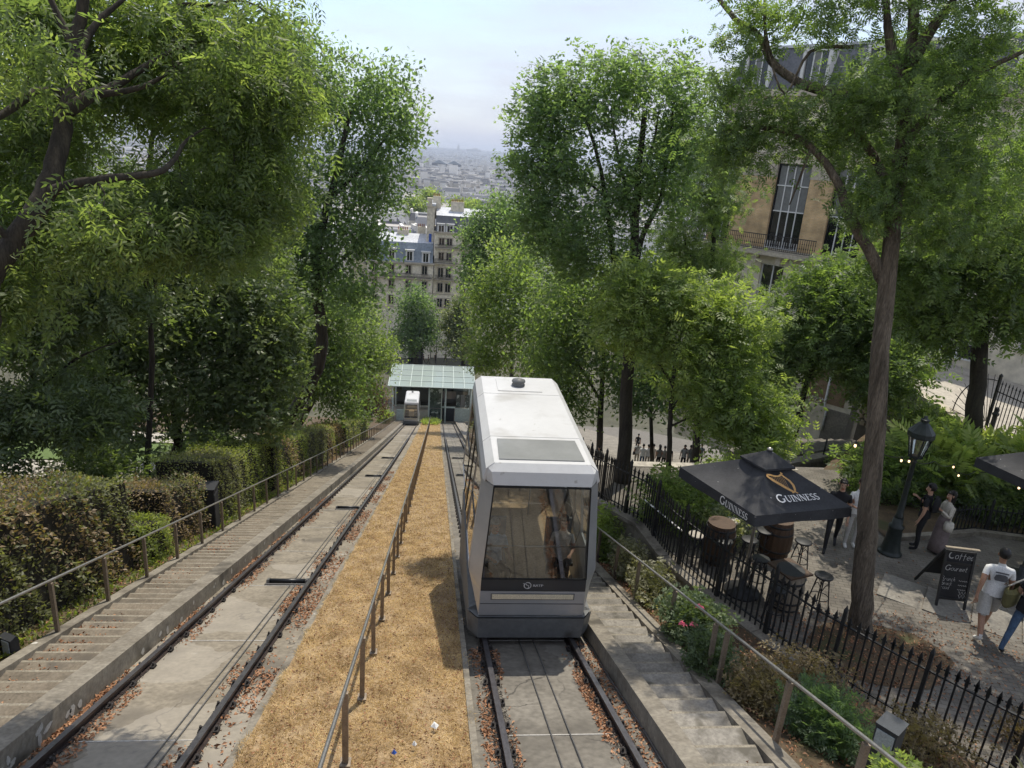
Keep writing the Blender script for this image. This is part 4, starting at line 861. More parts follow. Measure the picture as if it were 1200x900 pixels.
for i in range(5): mb = MB(); mb.box((-.22 + .11 * i, 0, .02 + .001 * (i % 2)), (.105, .60, .03)); mb.build('plank', woodd, tb, local=True)
for y in (-.2, .2): mb = MB(); mb.box((0, y, -.008), (.5, .06, .02)); mb.build('batten', woodd, tb, local=True)
def make_stool(label, loc, rz, seatm, h=.70):
    t = thing('bar_stool', label, 'stool', loc, rz, 'bar stools round the barrels')
    mb = MB(); mb.lathe([(0, h - .045), (.15, h - .045), (.17, h - .03), (.17, h - .008), (.15, h), (0, h + .002)], 20); mb.build('seat', seatm, t, local=True)
    for k in range(4):
        a = math.pi / 4 + k * math.pi / 2; c, s = math.cos(a), math.sin(a); mb = MB(); mb.tube([(.10 * c, .10 * s, h - .04), (.14 * c, .14 * s, h * .55), (.20 * c, .20 * s, 0)], .013, 6); mb.build('leg', blackiron, t, local=True)
    mb = MB(); mb.tube([(.168 * math.cos(2 * math.pi * i / 20), .168 * math.sin(2 * math.pi * i / 20), h * .33) for i in range(21)], .009, 6); mb.build('foot_ring', blackiron, t, local=True)
    for k in range(4):
        a = k * math.pi / 2; c, s = math.cos(a), math.sin(a); mb = MB(); mb.tube([(.135 * math.cos(a - .78), .135 * math.sin(a - .78), h * .58)] + [((.12 - .0 * j) * math.cos(a - .78 + 1.57 * j / 4), .12 * math.sin(a - .78 + 1.57 * j / 4), h * .58 + .16 * math.sin(math.pi * j / 4)) for j in range(1, 4)] + [(.135 * math.cos(a + .78), .135 * math.sin(a + .78), h * .58)], .008, 5); mb.build('brace', blackiron, t, local=True)
    return t
s0 = make_stool('dark round bar stool standing alone by the big trunk, right of the cask', ppos(957, 711), .3, blackiron)
for (px, py, l, rz) in ((872, 666, 'dark bar stool between the brown barrel and the parasol pole', .9), (843, 668, 'dark stool tucked against the front of the brown barrel', .2), (885, 690, 'dark bar stool behind the iron fence, just left of the pole', 1.1), (905, 727, 'dark bar stool in front of the pale cask, behind the fence rail', .5), (934, 668, 'dark bar stool behind the table board, half hidden by it', .1), (890, 655, 'dark bar stool farthest back in the shade left of the pole', .6)):
    dup(s0, ppos(px, py), rz, l)
make_stool('bar stool with a pale round seat left of the brown barrel', ppos(811, 660), .4, seatp)
make_stool('pale seated stool peeping out behind the brown barrel', ppos(852, 642), .7, seatp)
# chalkboard
t = thing('chalkboard', 'black folding chalkboard with handwritten menu standing on the plaza', 'chalkboard', ppos(1113, 713), R(-12))
hB, wB = 1.18, .52
ux = Vector((1, 0, 0)); lean = R(9)
def bp(x, z, o=0.0): return Vector((x, math.sin(lean) * z - o * math.cos(lean), math.cos(lean) * z + o * 0))
mb = MB(); mb.slab([bp(-wB / 2, .22), bp(wB / 2, .22), bp(wB / 2, hB - .03), bp(-wB / 2, hB - .03)], -.018); fb = mb.build('front_board', chalkb, t, local=True)
mb = MB()
for x in (-wB / 2, wB / 2): mb.bar(bp(x, 0), bp(x, hB), .04, .035, up=(0, 1, 0))
for z in (.20, .93, hB - .02): mb.bar(bp(-wB / 2 + .02, z, .004), bp(wB / 2 - .02, z, .004), .04, .03, up=(0, 1, 0))
mb.build('front_frame', woodd if False else blackiron, t, local=True)
mb = MB(); bk = [(-wB / 2, .02), (wB / 2, .02)]
for x in (-wB / 2, wB / 2): mb.bar((x, math.sin(lean) * hB + .03, math.cos(lean) * hB), (x, .95, .0), .04, .035, up=(0, 1, 0))
mb.build('back_leg', blackiron, t, local=True)
mb = MB(); p0 = Vector((0, math.sin(lean) * hB + .03, math.cos(lean) * hB)); p1 = Vector((0, .95, 0)); q1 = p0.lerp(p1, .72); mb.slab([(-wB / 2, q1.y, q1.z), (wB / 2, q1.y, q1.z), (wB / 2, p0.y, p0.z), (-wB / 2, p0.y, p0.z)], .015); mb.build('back_board', chalkb, t, local=True)
mb = MB(); mb.bar((-.31, .16, 1.235), (.31, .16, 1.235), .06, .02); mb.build('top_strip', woodp, t, local=True)
mb = MB(); nf = (0, -math.cos(lean), math.sin(lean)); uz = (0, math.sin(lean), math.cos(lean))
for txt, x, z, h in (('Coffee', -.22, 1.01, .15), ('Gourmet', -.24, .77, .11), ('Brunch', -.26, .56, .09), ('Snack', -.26, .47, .085), ('Food', -.26, .385, .085)):
    txt2 = txt; letters(mb, txt2, bp(x, z, .003), (1, 0, 0), uz, h, nf, wscale=.98 if h > .1 else .95, slant=.18)
for z in (.58, .49, .40): strokes(mb, [(i * .014, .012 * math.sin(i * 2.1)) for i in range(12)], .008, bp(.06, z, .003), (1, 0, 0), uz, nf)
for j in range(2): strokes(mb, [(i * .03, .0 if i % 2 else .07) for i in range(6)], .012, bp(.10, .30 - j * .07, .003), (1, 0, 0), uz, nf)
stuff(mb.build('chalk_writing', chalkw, t, local=True))
# lamp post
t = thing('street_lamp', 'old dark green street lamp with a hexagonal lantern on the plaza', 'street lamp', ppos(1042, 648), .2)
mb = MB(); mb.lathe([(.25, 0), (.25, .05), (.22, .07), (.20, .12), (.17, .30), (.14, .62), (.16, .66), (.16, .70), (.11, .74), (.10, .90)], 20); mb.build('base', greeniron, t, local=True)
mb = MB(); mb.lathe([(.085, .88), (.09, .94), (.07, .97), (.055, 1.6), (.045, 2.2), (.055, 2.22), (.055, 2.27), (.035, 2.30), (.09, 2.36), (.12, 2.38)], 18); mb.build('pole', greeniron, t, local=True)
lz = 2.38; r0, r1, hh = .13, .23, .44
for k in range(6):
    a0, a1 = math.pi / 3 * k, math.pi / 3 * (k + 1); P = lambda r, a, z: (r * math.cos(a), r * math.sin(a), z)
    mb = MB(); mb.bar(P(r0, a0, lz), P(r1, a0, lz + hh), .022, .022); mb.build('lantern_bar', greeniron, t, local=True)
    mb = MB(); mb.quad(P(r0 - .005, a0, lz), P(r0 - .005, a1, lz), P(r1 - .005, a1, lz + hh), P(r1 - .005, a0, lz + hh)); mb.build('lantern_pane', lamppane, t, local=True)
mb = MB(); mb.lathe([(.25, lz + hh), (.27, lz + hh + .03), (.265, lz + hh + .12), (.23, lz + hh + .16), (.12, lz + hh + .30), (.08, lz + hh + .34), (.09, lz + hh + .40), (.05, lz + hh + .42), (.03, lz + hh + .48), (0, lz + hh + .49)], 12, sm=False); mb.build('lantern_roof', greeniron, t, local=True)
mb = MB(); mb.lathe([(.15, lz - .02), (.15, lz), (0, lz + .002)], 12, sm=False); mb.build('lantern_base', greeniron, t, local=True)
# grey lamp boxes in the beds, floodlight
def lampbox(label, loc, rz, h, w, d, tilt=0.12):
    t = thing('garden_light', label, 'garden light', loc, rz, 'grey box lights beside the track')
    mb = MB(); mb.add([(-w / 2, -d / 2, 0), (w / 2, -d / 2, 0), (w / 2, d / 2, 0), (-w / 2, d / 2, 0), (-w / 2, -d / 2, h), (w / 2, -d / 2, h), (w / 2, d / 2, h), (-w / 2, d / 2, h)], [(0, 1, 5, 4), (1, 2, 6, 5), (2, 3, 7, 6), (3, 0, 4, 7), (4, 5, 6, 7)]); mb.build('housing', bollm, t, local=True)
    mb = MB(); mb.box((-w / 2 - .004, 0, h - .17), (.012, d * .84, .26)); mb.build('lens', bollw, t, local=True)
    mb = MB(); mb.box((0, 0, h + .012), (w + .02, d + .02, .022)); mb.build('cap', bollm, t, local=True); return t
lampbox('grey box light in the bed at the bottom of the picture, beside the iron fence', (5.02, 5.62, bed_z(5.02, 5.62) - .2), R(35), 1.0, .26, .22)
lampbox('grey box light standing in the bed below the parasol', (4.33, 9.70, bed_z(4.33, 9.7) - .15), R(35), .80, .16, .18)
t = thing('floodlight', 'small black floodlight with a pale lens under the left hedge', 'floodlight', (-5.82, 8.72, zt(8.72)), R(-25))
mb = MB(); mb.box((0, 0, .17), (.26, .12, .30)); mb.build('housing', bin_m, t, local=True); mb = MB(); mb.box((.03, -.065, .18), (.13, .012, .24)); mb.build('lens', bollw, t, local=True); mb = MB(); mb.box((0, .02, .02), (.1, .2, .03)); mb.build('foot', bin_m, t, local=True)
t = thing('utility_box', 'tall dark box set against the clipped hedge on the left', 'cabinet', (-6.12, 17.85, zt(17.85)), R(4))
mb = MB(); mb.box((0, 0, .65), (.42, .5, 1.3)); mb.build('cabinet', bin_m, t, local=True); mb = MB(); mb.box((0, 0, 1.32), (.48, .56, .05)); mb.build('lid', bin_m, t, local=True); mb = MB(); mb.box((.215, -.02, .62), (.012, .40, 1.05)); mb.build('door', bin_m, t, local=True)
# string of lit bulbs from the trunk past the lamp to the second tree
sl = thing('string_lights', 'string of small lit bulbs hung between the trees above the plaza', 'string lights', at(1003, 519, 11.9))
SP = [(985, 528, 12.2), (1003, 519, 11.9), (1023, 523, 12.2), (1057, 537, 14.2), (1066, 538, 15.0), (1095, 542, 16.0), (1118, 545, 17), (1124, 555, 17), (1145, 552, 17.5), (1163, 550, 16.5), (1195, 569, 14.3)]
pts = [at(*p) for p in SP]; mb = MB(); W = []
for a, b in zip(pts, pts[1:]):
    for i in range(5): p = a.lerp(b, i / 5); p = p + Vector((0, 0, .03 - .1 * math.sin(math.pi * i / 5))); W.append(p)
mb.tube(W, .009, 5); mb.build('wire', blacktrim, sl)
for i in (1, 2, 3, 4, 6, 7, 9, 10):
    p = pts[i]; mb = MB(); mb.lathe([(.0, -.085), (.016, -.075), (.022, -.055), (.016, -.03), (.010, -.02)], 10, p); bl = mb.build('bulb', warmbulb, sl)
    mb = MB(); mb.lathe([(.016, -.022), (.016, .03)], 8, p); mb.build('socket', blacktrim, bl)

# ------------------------------------------------------------------ people
skinm = mat('skin', (.42, .25, .17), .55, var=.08, scale=8); skind = mat('skin_tan', (.34, .19, .12), .55, var=.08, scale=8)
hairb = mat('hair_black', (.012, .010, .009), .5, var=.3, scale=20); hairbr = mat('hair_brown', (.05, .03, .02), .5, var=.3, scale=20); hairg = mat('hair_grey', (.32, .31, .29), .6, var=.2, scale=20)
CL = {}
def cloth(name, col, var=.2, rough=.85):
    if name not in CL: CL[name] = mat('cloth_' + name, col, rough, var=var, scale=9, bump=.004, bscale=14)
    return CL[name]
cw, cb, cgr, cje, cst, cpl, col_, cbl, cyel, cskirt = (cloth('white', (.70, .70, .68), .08), cloth('black', (.014, .014, .016)), cloth('light_grey', (.40, .39, .36), .12), cloth('blue_jeans', (.055, .095, .16), .3), cloth('stone', (.34, .30, .24)),
    cloth('pale', (.55, .51, .44), .12), cloth('olive', (.12, .11, .045)), cloth('pale_blue', (.30, .40, .50)), cloth('ochre', (.42, .27, .09)), cloth('mauve_grey', (.17, .135, .13)))
cshoe = cloth('white_shoe', (.62, .61, .58), .1); cshoeb = cloth('dark_shoe', (.02, .02, .022))
def person_mesh(name, J, bones, rad, root, mats):
    """one continuous skinned body; bones: (a, b, material at a-end, material at b-end, switch 0..1)"""
    bm = bmesh.new(); lay = bm.verts.layers.skin.verify(); V = {}
    for k, p in J.items():
        v = bm.verts.new(p); r = rad[k]; v[lay].radius = r if isinstance(r, tuple) else (r, r); v[lay].use_root = (k == root); V[k] = v
    for a, b, *_ in bones: bm.edges.new((V[a], V[b]))
    me = bpy.data.meshes.new(name); bm.to_mesh(me); bm.free(); o = bpy.data.objects.new(name, me); COL.objects.link(o)
    sk = o.modifiers.new('skin', 'SKIN'); sk.use_smooth_shade = True; sk.branch_smoothing = .4
    sb = o.modifiers.new('sub', 'SUBSURF'); sb.levels = 1; sb.render_levels = 1
    dg = bpy.context.evaluated_depsgraph_get(); dg.update(); m2 = bpy.data.meshes.new_from_object(o.evaluated_get(dg)); bpy.data.objects.remove(o); bpy.data.meshes.remove(me)
    m2.name = name; m2.materials.clear()
    for m in mats: m2.materials.append(m)
    seg = [(np.array(J[a]), np.array(J[b]), ma, mb_, t) for a, b, ma, mb_, t in bones]
    cen = np.zeros(len(m2.polygons) * 3); m2.polygons.foreach_get('center', cen); cen = cen.reshape(-1, 3); best = np.full(len(cen), 1e9); mi = np.zeros(len(cen), int)
    for A, B_, ma, mb_, tt in seg:
        d = B_ - A; u = np.clip(((cen - A) @ d) / (d @ d + 1e-9), 0, 1); dist = np.linalg.norm(cen - (A + u[:, None] * d), axis=1); w = dist < best
        best[w] = dist[w]; mi[w] = np.where(u[w] < tt, ma, mb_)
    m2.polygons.foreach_set('material_index', mi.astype(np.int32)); m2.polygons.foreach_set('use_smooth', np.ones(len(cen), bool)); m2.update()
    return m2
def person(label, loc, rz, h=1.72, pose='stand', skin=None, top=cw, legs=cje, shoes=cshoeb, hair=hairb, sleeve=.5, legcov=1.0, skirt=None, longhair=False, fem=False, group=None, arms='down', extras=(), seated=False, look=0.0):
    skin = skin or skinm; t = thing('person', label, 'person', loc, rz, group); s = h / 1.72; sw = .165 if fem else .185
    J = {}; rad = {}
    def j(k, p, r): J[k] = (p[0] * s, p[1] * s, p[2] * s); rad[k] = tuple(x * s for x in r) if isinstance(r, tuple) else r * s
    lean = {'stand': .0, 'walk': .05, 'bend': .42, 'look': .06}.get(pose, 0); zh = .92
    if seated: zh = .50
    sp = lambda d, x=0: (x, math.sin(lean) * d, zh + math.cos(lean) * d)
    j('pelvis', (0, 0, zh), (.145, .105)); j('waist', sp(.20), (.125 if fem else .135, .095)); j('chest', sp(.40), (.145 if fem else .16, .105)); j('neck0', sp(.53), (.075, .07)); j('neck', sp(.60), .052)
    nd = sp(.60); hx = math.sin(look) * .02; j('jaw', (nd[0] + hx, nd[1] + .035, nd[2] + .06), (.062, .07)); j('skull', (nd[0] + hx * .5, nd[1] + .012, nd[2] + .145), (.078, .096)); j('crown', (nd[0], nd[1], nd[2] + .20), (.06, .07))
    j('nose', (nd[0] + hx, nd[1] + .125, nd[2] + .085), .014)
    M = dict(skin=0, top=1, legs=2, shoe=3); b = [('pelvis', 'waist', 2, 1, .35), ('waist', 'chest', 1, 1, .5), ('chest', 'neck0', 1, 1, .5), ('neck0', 'neck', 1, 0, .45), ('neck', 'jaw', 0, 0, .5), ('jaw', 'skull', 0, 0, .5), ('skull', 'crown', 0, 0, .5), ('jaw', 'nose', 0, 0, .5)]
    ph = {'walk': (.30, -.26)}.get(pose, (.03, -.03))
    for sd, n, off in ((1, 'r', ph[0]), (-1, 'l', ph[1])):
        if seated: K = (sd * .10, .42, zh + .02); A = (sd * .11, .42, .09); T_ = (sd * .12, .60, .04)
        else:
            K = (sd * .10, off * .55 + .03, .50 if off >= 0 or pose != 'walk' else .49); A = (sd * .10, off - (.06 if pose == 'walk' and off < 0 else 0), .085 if off >= -.1 else .16); T_ = (sd * .115, off + .15, .04 if off >= -.1 else .035)
        j('hip' + n, (sd * .092, 0, zh - .06), .095 if not fem else .092); j('knee' + n, K, .062); j('calf' + n, tuple(lerp(K[i], A[i], .35) - (.015 if i == 1 else 0) for i in range(3)), .056); j('ankle' + n, A, .042); j('toe' + n, T_, (.042, .034))
        e = 1.0 if legcov >= 1 else 0
        b += [('pelvis', 'hip' + n, 2, 2, .5), ('hip' + n, 'knee' + n, 2, 2 if legcov > .55 else 0, legcov / .55 if legcov <= .55 else 1), ('knee' + n, 'calf' + n, 2 if legcov > .6 else 0, 2 if legcov > .6 else 0, .5), ('calf' + n, 'ankle' + n, 2 if legcov > .8 else 0, 3 if legcov <= .8 else 2, .8), ('ankle' + n, 'toe' + n, 3, 3, .5)]
    for sd, n in ((1, 'r'), (-1, 'l')):
        sh = sp(.47, sd * sw); mode = arms if isinstance(arms, str) else arms[0 if sd > 0 else 1]
        if mode == 'down': E = (sh[0] + sd * .045, sh[1] - .02, sh[2] - .28); W_ = (E[0] + sd * .01, E[1] + .06, E[2] - .24); hd = (0, .25, -1)
        elif mode == 'swing': E = (sh[0] + sd * .06, sh[1] - .14, sh[2] - .24); W_ = (E[0] + sd * .04, E[1] - .06, E[2] - .22); hd = (0, -.3, -1)
        elif mode == 'fwd': E = (sh[0] + sd * .05, sh[1] + .06, sh[2] - .27); W_ = (E[0] - sd * .05, E[1] + .21, E[2] + .03); hd = (-sd * .3, 1, .1)
        elif mode == 'phone': E = (sh[0] + sd * .04, sh[1] + .05, sh[2] - .27); W_ = (E[0] - sd * .10, E[1] + .17, E[2] + .14); hd = (-sd * .3, .7, .5)
        elif mode == 'pocket': E = (sh[0] + sd * .10, sh[1] - .06, sh[2] - .25); W_ = (E[0] - sd * .06, E[1] + .10, E[2] - .20); hd = (-sd * .3, .4, -.8)
        else: E = (sh[0] + sd * .1, sh[1], sh[2] + .1); W_ = (E[0], E[1] + .1, E[2] + .25); hd = (0, 0, 1)
        hd = Vector(hd).normalized(); Pm = Vector(W_) + hd * .075
        j('sho' + n, sh, .066 if not fem else .056); j('elb' + n, E, .043); j('wri' + n, W_, .029); j('palm' + n, Pm, (.034, .02))
        b += [('chest', 'sho' + n, 1, 1, .5), ('sho' + n, 'elb' + n, 1, 0 if sleeve < 1 else 1, min(1, sleeve)), ('elb' + n, 'wri' + n, 1 if sleeve > 1.2 else 0, 0, .9), ('wri' + n, 'palm' + n, 0, 0, .5)]
        sd_v = hd.cross(Vector((0, 1, 0.01)) if abs(hd.y) < .8 else Vector((0, 0, 1))).normalized()
        for q in range(4):
            L = (.075, .085, .08, .062)[q]; base = Pm + hd * .03 + sd_v * (q - 1.5) * .018; tip = base + hd * L * .75 + Vector((0, .02, 0)) * (1 if abs(hd.y) < .8 else 0) + Vector((0, 0, -.02))
            j('f%d%s' % (q, n), tuple(base), .0088); j('t%d%s' % (q, n), tuple(tip), .0075); b += [('palm' + n, 'f%d%s' % (q, n), 0, 0, .5), ('f%d%s' % (q, n), 't%d%s' % (q, n), 0, 0, .5)]
        th = Vector(W_) + hd * .045 + Vector((-sd * .005, .03, 0)); tt = th + hd * .05 + Vector((0, .012, 0)); j('th' + n, tuple(th), .010); j('tt' + n, tuple(tt), .008); b += [('wri' + n, 'th' + n, 0, 0, .5), ('th' + n, 'tt' + n, 0, 0, .5)]
    me = person_mesh('body', J, b, rad, 'pelvis', [skin, top, legs, shoes]); o = bpy.data.objects.new('body', me); COL.objects.link(o); o.parent = t
    # hair: a cap over the back and top of the head
    hc = Vector(J['skull']); mb = MB(); n = 12; prof = []
    for i in range(7):
        th = R(12 + i * (128 - 12) / 6); row = []
        for k in range(n):
            a = 2 * math.pi * k / n; fr = math.sin(a); lim = 1.0 if fr < .35 else .62
            tt_ = th * (lim if i > 3 else 1); row.append(hc + Vector((.088 * math.sin(tt_) * math.cos(a), -.012 + .108 * math.sin(tt_) * math.sin(a), .112 * math.cos(tt_) + .01)) * s)
        prof.append(row + [row[0]])
    mb.grid(prof); top_ = hc + Vector((0, -.01, .124)) * s; o_ = len(mb.v); mb.add([top_] + prof[0], [(0, k + 1, k + 2) for k in range(n)], sm=True)
    if longhair: mb.lathe([(.02, -.30 * s), (.075 * s, -.26 * s), (.085 * s, -.1 * s), (.09 * s, .02), (.06 * s, .08 * s)], 10, hc + Vector((0, -.05 * s, 0)))
    mb.build('hair', hair, t, local=True)
    for sd in (-1, 1):
        mb = MB(); mb.lathe([(0, -.03), (.012, -.02), (.015, 0), (.012, .022), (0, .03)], 6, hc + Vector((sd * .084, .0, -.025)) * s); mb.build('ear', skin, t, local=True)
        mb = MB(); mb.box(hc + Vector((sd * .032, .098, -.012)) * s, (.026 * s, .012, .010 * s)); mb.build('eye', hairb, t, local=True)
    mb = MB(); mb.box(Vector(J['jaw']) + Vector((0, .072, -.018)) * s, (.045 * s, .012, .009 * s)); mb.build('mouth', red, t, local=True)
    # loose hem of the top / shorts / skirt
    if skirt is not None: mb = MB(); mb.lathe([(.215 * s, .10 * s), (.20 * s, .32 * s), (.185 * s, .66 * s), (.165 * s, .90 * s), (.135 * s, 1.06 * s)], 18); mb.build('skirt', skirt, t, local=True)
    else:
        w = Vector(J['waist']); pz = J['pelvis'][2]; mb = MB(); rows = []
        for zz, rx, ry in ((pz - .02 * s, .175, .13), (pz + .10 * s, .165, .125), (pz + .22 * s, .155, .12)):
            fy = math.tan(lean) * (zz - pz); rows.append([(rx * s * math.cos(2 * math.pi * k / 16), ry * s * math.sin(2 * math.pi * k / 16) + fy, zz + .008 * math.sin(k * 2.4)) for k in range(17)])
        mb.grid(rows); mb.build('shirt_hem', top, t, local=True)
        if legcov <= .55:
            for sd, n in ((1, 'r'), (-1, 'l')):
                a_, k_ = Vector(J['hip' + n]), Vector(J['knee' + n]); mb = MB(); mb.tube([a_ + Vector((0, 0, .04)), a_.lerp(k_, .45), a_.lerp(k_, .88)], [.112 * s, .106 * s, .104 * s], 14, cap=False); mb.build('shorts_leg', legs, t, local=True)
    t['_j'] = 0
    for e in extras: e(t, J, s)
    del t['_j']
    return t
def x_backpack(m):
    def f(t, J, s):
        c = Vector(J['chest']); mb = MB(); P = []
        for z, w, d in ((-.22, .12, .05), (-.20, .15, .09), (-.05, .16, .11), (.10, .15, .10), (.16, .10, .05)):
            P.append([c + Vector((w * math.cos(a), -.15 + (d * math.sin(a) if math.sin(a) < 0 else .03 * math.sin(a)), z)) * s for a in [2 * math.pi * k / 14 for k in range(15)]])
        mb.grid(P); mb.add(P[-1][:-1], [tuple(range(14))]); bag = mb.build('backpack', m, t, local=True)
        for sd in (-1, 1): mb = MB(); mb.tube([c + Vector((sd * .11, -.10, .12)) * s, c + Vector((sd * .12, .02, .165)) * s, c + Vector((sd * .12, .125, .05)) * s, c + Vector((sd * .13, .10, -.15)) * s], .016, 6); mb.build('strap', m, bag, local=True)
    return f
def x_tote(t, J, s):
    c = Vector(J['pelvis']) + Vector((-.30, .06, .10)) * s; mb = MB()
    for z0, z1, w0, w1, d0, d1 in ((-.17, -.12, .19, .23, .06, .09), (-.12, .12, .23, .25, .09, .10), (.12, .19, .25, .20, .10, .04)):
        A = [c + Vector((math.sin(a) * d0 * 1.1, math.cos(a) * w0, z0)) for a in [2 * math.pi * k / 14 for k in range(15)]]; B_ = [c + Vector((math.sin(a) * d1 * 1.1, math.cos(a) * w1, z1)) for a in [2 * math.pi * k / 14 for k in range(15)]]; mb.grid([A, B_])
    bag = mb.build('tote_bag', col_, t, local=True)
    sh = Vector(J['shol']); mb = MB()
    for o in (-.09, .09): mb.tube([c + Vector((-.07, o, .18)), c.lerp(sh, .55) + Vector((-.10, o * .7, .04)), sh + Vector((-.02, o * .25, .055)), sh + Vector((.05, o * .2, .0))], .013, 6)
    mb.build('handles', cpl, bag, local=True)
    for k, o in enumerate((-.03, .02)):
        mb = MB(); mb.slab([c + Vector((-.115, o - .02, -.16)), c + Vector((-.115, o + .012, -.16)), c + Vector((-.115, o + .16, .16)), c + Vector((-.115, o + .128, .16))], .006); mb.build('stripe', cw, bag, local=True)
def x_print(t, J, s):       # flat print on the back of the t-shirt
    c = Vector(J['chest']) + Vector((0, -.128, -.05)) * s; mb = MB(); m = cloth('print_grey', (.10, .10, .105))
    def pl(pts, mi=0): mb.slab([c + Vector((x, -.006 + .15 * (x * x), z)) * s for x, z in pts], .004, mi)
    pl([(-.10, .08), (.10, .08), (.10, .105), (-.10, .105)][::-1]); pl([(-.10, -.02), (-.085, .05), (-.04, .065), (.05, .065), (.09, .045), (.105, -.02), (.08, -.06), (-.08, -.06)][::-1]); mb.build('shirt_print', m, t, local=True)
def x_cap(m):
    def f(t, J, s): c = Vector(J['skull']); mb = MB(); mb.lathe([(.10 * s, .03 * s), (.098 * s, .07 * s), (.07 * s, .115 * s), (0, .132 * s)], 12, c + Vector((0, -.005, 0))); mb.box(c + Vector((0, .13, .045)) * s, (.14 * s, .10 * s, .012)); mb.build('cap', m, t, local=True)
    return f
def x_shades(t, J, s):
    c = Vector(J['skull']); mb = MB(); mb.box(c + Vector((0, .108, -.01)) * s, (.13 * s, .014, .038 * s)); mb.build('sunglasses', blacktrim, t, local=True)
def x_bag(m, side=1):
    def f(t, J, s): c = Vector(J['pelvis']) + Vector((side * .22, .02, -.02)) * s; mb = MB(); mb.lathe([(.03, -.12), (.09, -.11), (.105, 0), (.085, .09), (.02, .10)], 12, c); bg = mb.build('shoulder_bag', m, t, local=True); mb = MB(); mb.tube([c + Vector((0, 0, .1)), Vector(J['chest']) + Vector((side * .10, -.12, .0)) * s, Vector(J['sho' + ('l' if side > 0 else 'r')]) + Vector((0, 0, .05)) * s], .011, 6); mb.build('strap', m, bg, local=True)
    return f
person('man in white t-shirt and grey shorts walking past the chalkboard', ppos(1147, 746), R(-25), 1.76, 'walk', skind, cw, cgr, cshoe, hairb, .55, .5, arms=('down', 'swing'), extras=(x_print,))
person('person in black top and blue jeans carrying an olive bag at the right edge', ppos(1186, 766), R(-62), 1.66, 'walk', skinm, cb, cje, cshoeb, hairbr, .4, 1.0, fem=True, longhair=True, arms=('down', 'fwd'), extras=(x_tote,))
person('man all in black with a backpack standing by the street lamp', ppos(1072, 644), R(40), 1.62, 'stand', skinm, cb, cb, cshoeb, hairb, .5, arms=('phone', 'down'), extras=(x_backpack(cb),))
person('woman in pale blouse and long mauve skirt beside the man in black', ppos(1096, 648), R(85), 1.52, 'stand', skinm, cpl, cskirt, cshoeb, hairb, 1.3, skirt=cskirt, longhair=True, fem=True, arms='phone', extras=(x_bag(cpl, -1),))
person('person in black trousers walking behind the parasol, legs showing below it', ppos(971, 642), R(150), 1.68, 'walk', skinm, cb, cb, cshoeb, hairb, .6, arms='down')
person('person in sunglasses and white top partly hidden by trunk and parasol', ppos(993, 640), R(170), 1.66, 'stand', skinm, cw, cgr, cshoe, hairbr, .5, fem=True, arms='fwd', extras=(x_shades,))
def spos(px, py, up=0.0):
    r = ray(px, py); lo, hi = 10.0, 200.0
    for _ in range(50):
        m = (lo + hi) / 2; p = r * (m / r.y)
        if p.z > zt(m) - .35: lo = m
        else: hi = m
    return r * (lo / r.y)
GS = 'people on the public stairs'
for (px, py, l, kw) in ((745, 545, 'person in grey t-shirt with a dark bag at the left of the stair group', dict(top=cgr, legs=cst, extras=(x_bag(cb, -1),))), (751, 548, 'person in white shirt and jeans in the group on the stairs', dict(top=cw, legs=cje, sleeve=1.0, arms='fwd')), (757, 548, 'person in loose white shirt just right of the one in jeans', dict(top=cw, legs=cst, fem=True, sleeve=1.3)), (763, 547, 'person in pale green-white top in the middle of the stair group', dict(top=cpl, legs=cgr, fem=True)),
        (770, 549, 'person in grey top and dark trousers in the stair group', dict(top=cloth('mid_grey', (.25, .25, .24)), legs=cb, longhair=True, fem=True)), (776, 549, 'person in pale sleeveless top beside the thin trunk', dict(top=cgr, legs=cb, fem=True)), (782, 550, 'person dressed all in black left of the thin trunk on the stairs', dict(top=cb, legs=cb, skirt=cb, fem=True, longhair=True)),
        (799, 550, 'person wearing a large dark backpack on the stairs right of the trunk', dict(top=cgr, legs=cb, extras=(x_backpack(cb),))), (806, 549, 'person in black and white patterned shirt on the stairs', dict(top=cloth('patterned', (.30, .30, .29), .9), legs=cst, arms='fwd')), (815, 548, 'person in ochre top at the right end of the stair group', dict(top=cyel, legs=cst, arms='phone', fem=True)),
        (819, 546, 'person in blue-grey behind the one in ochre on the stairs', dict(top=cbl, legs=cb)), (746, 529, 'person in black farther down behind the grey t-shirt', dict(top=cb, legs=cb, pose='walk')), (735, 527, 'dark figure far down the stairs beside the thick trunk', dict(top=cb, legs=cb)), (701, 549, 'person in grey top carrying a dark bag, just above the roof of the near cabin', dict(top=cgr, legs=cb, pose='bend', extras=(x_backpack(cb),)))):
    kw = dict(kw); person(l, spos(px, py), random.uniform(-.5, .5) + (0 if random.random() < .6 else 2.9), random.uniform(1.6, 1.74), kw.pop('pose', 'stand'), group=GS, **kw)
for (px, py, l) in ((496, 423, 'leftmost of the tiny dark figures beyond the glass station'), (502, 424, 'second tiny dark figure beyond the glass station'), (510, 422, 'tiny figure to the right of the pair beyond the glass station'), (522, 421, 'rightmost tiny figure near the trees beyond the glass station')):
    person(l, at(px, py + 3, 125), random.uniform(0, 6), 1.7, 'walk', top=cb, legs=cb, group='far passers-by below the station')
# passenger inside the near cabin
person('passenger with grey hair and pale blue shirt sitting inside the near cabin', Vector((1.05, 10.35, zt(9.4) + .38)), R(200), 1.62, 'stand', top=cbl, legs=cb, hair=hairg, seated=True, arms='fwd', sleeve=.8)
person('passenger in pale top sitting at the right inside the near cabin', Vector((2.25, 10.5, zt(9.4) + .38)), R(170), 1.62, 'stand', top=cpl, legs=cb, hair=hairb, seated=True, arms='fwd', fem=True)

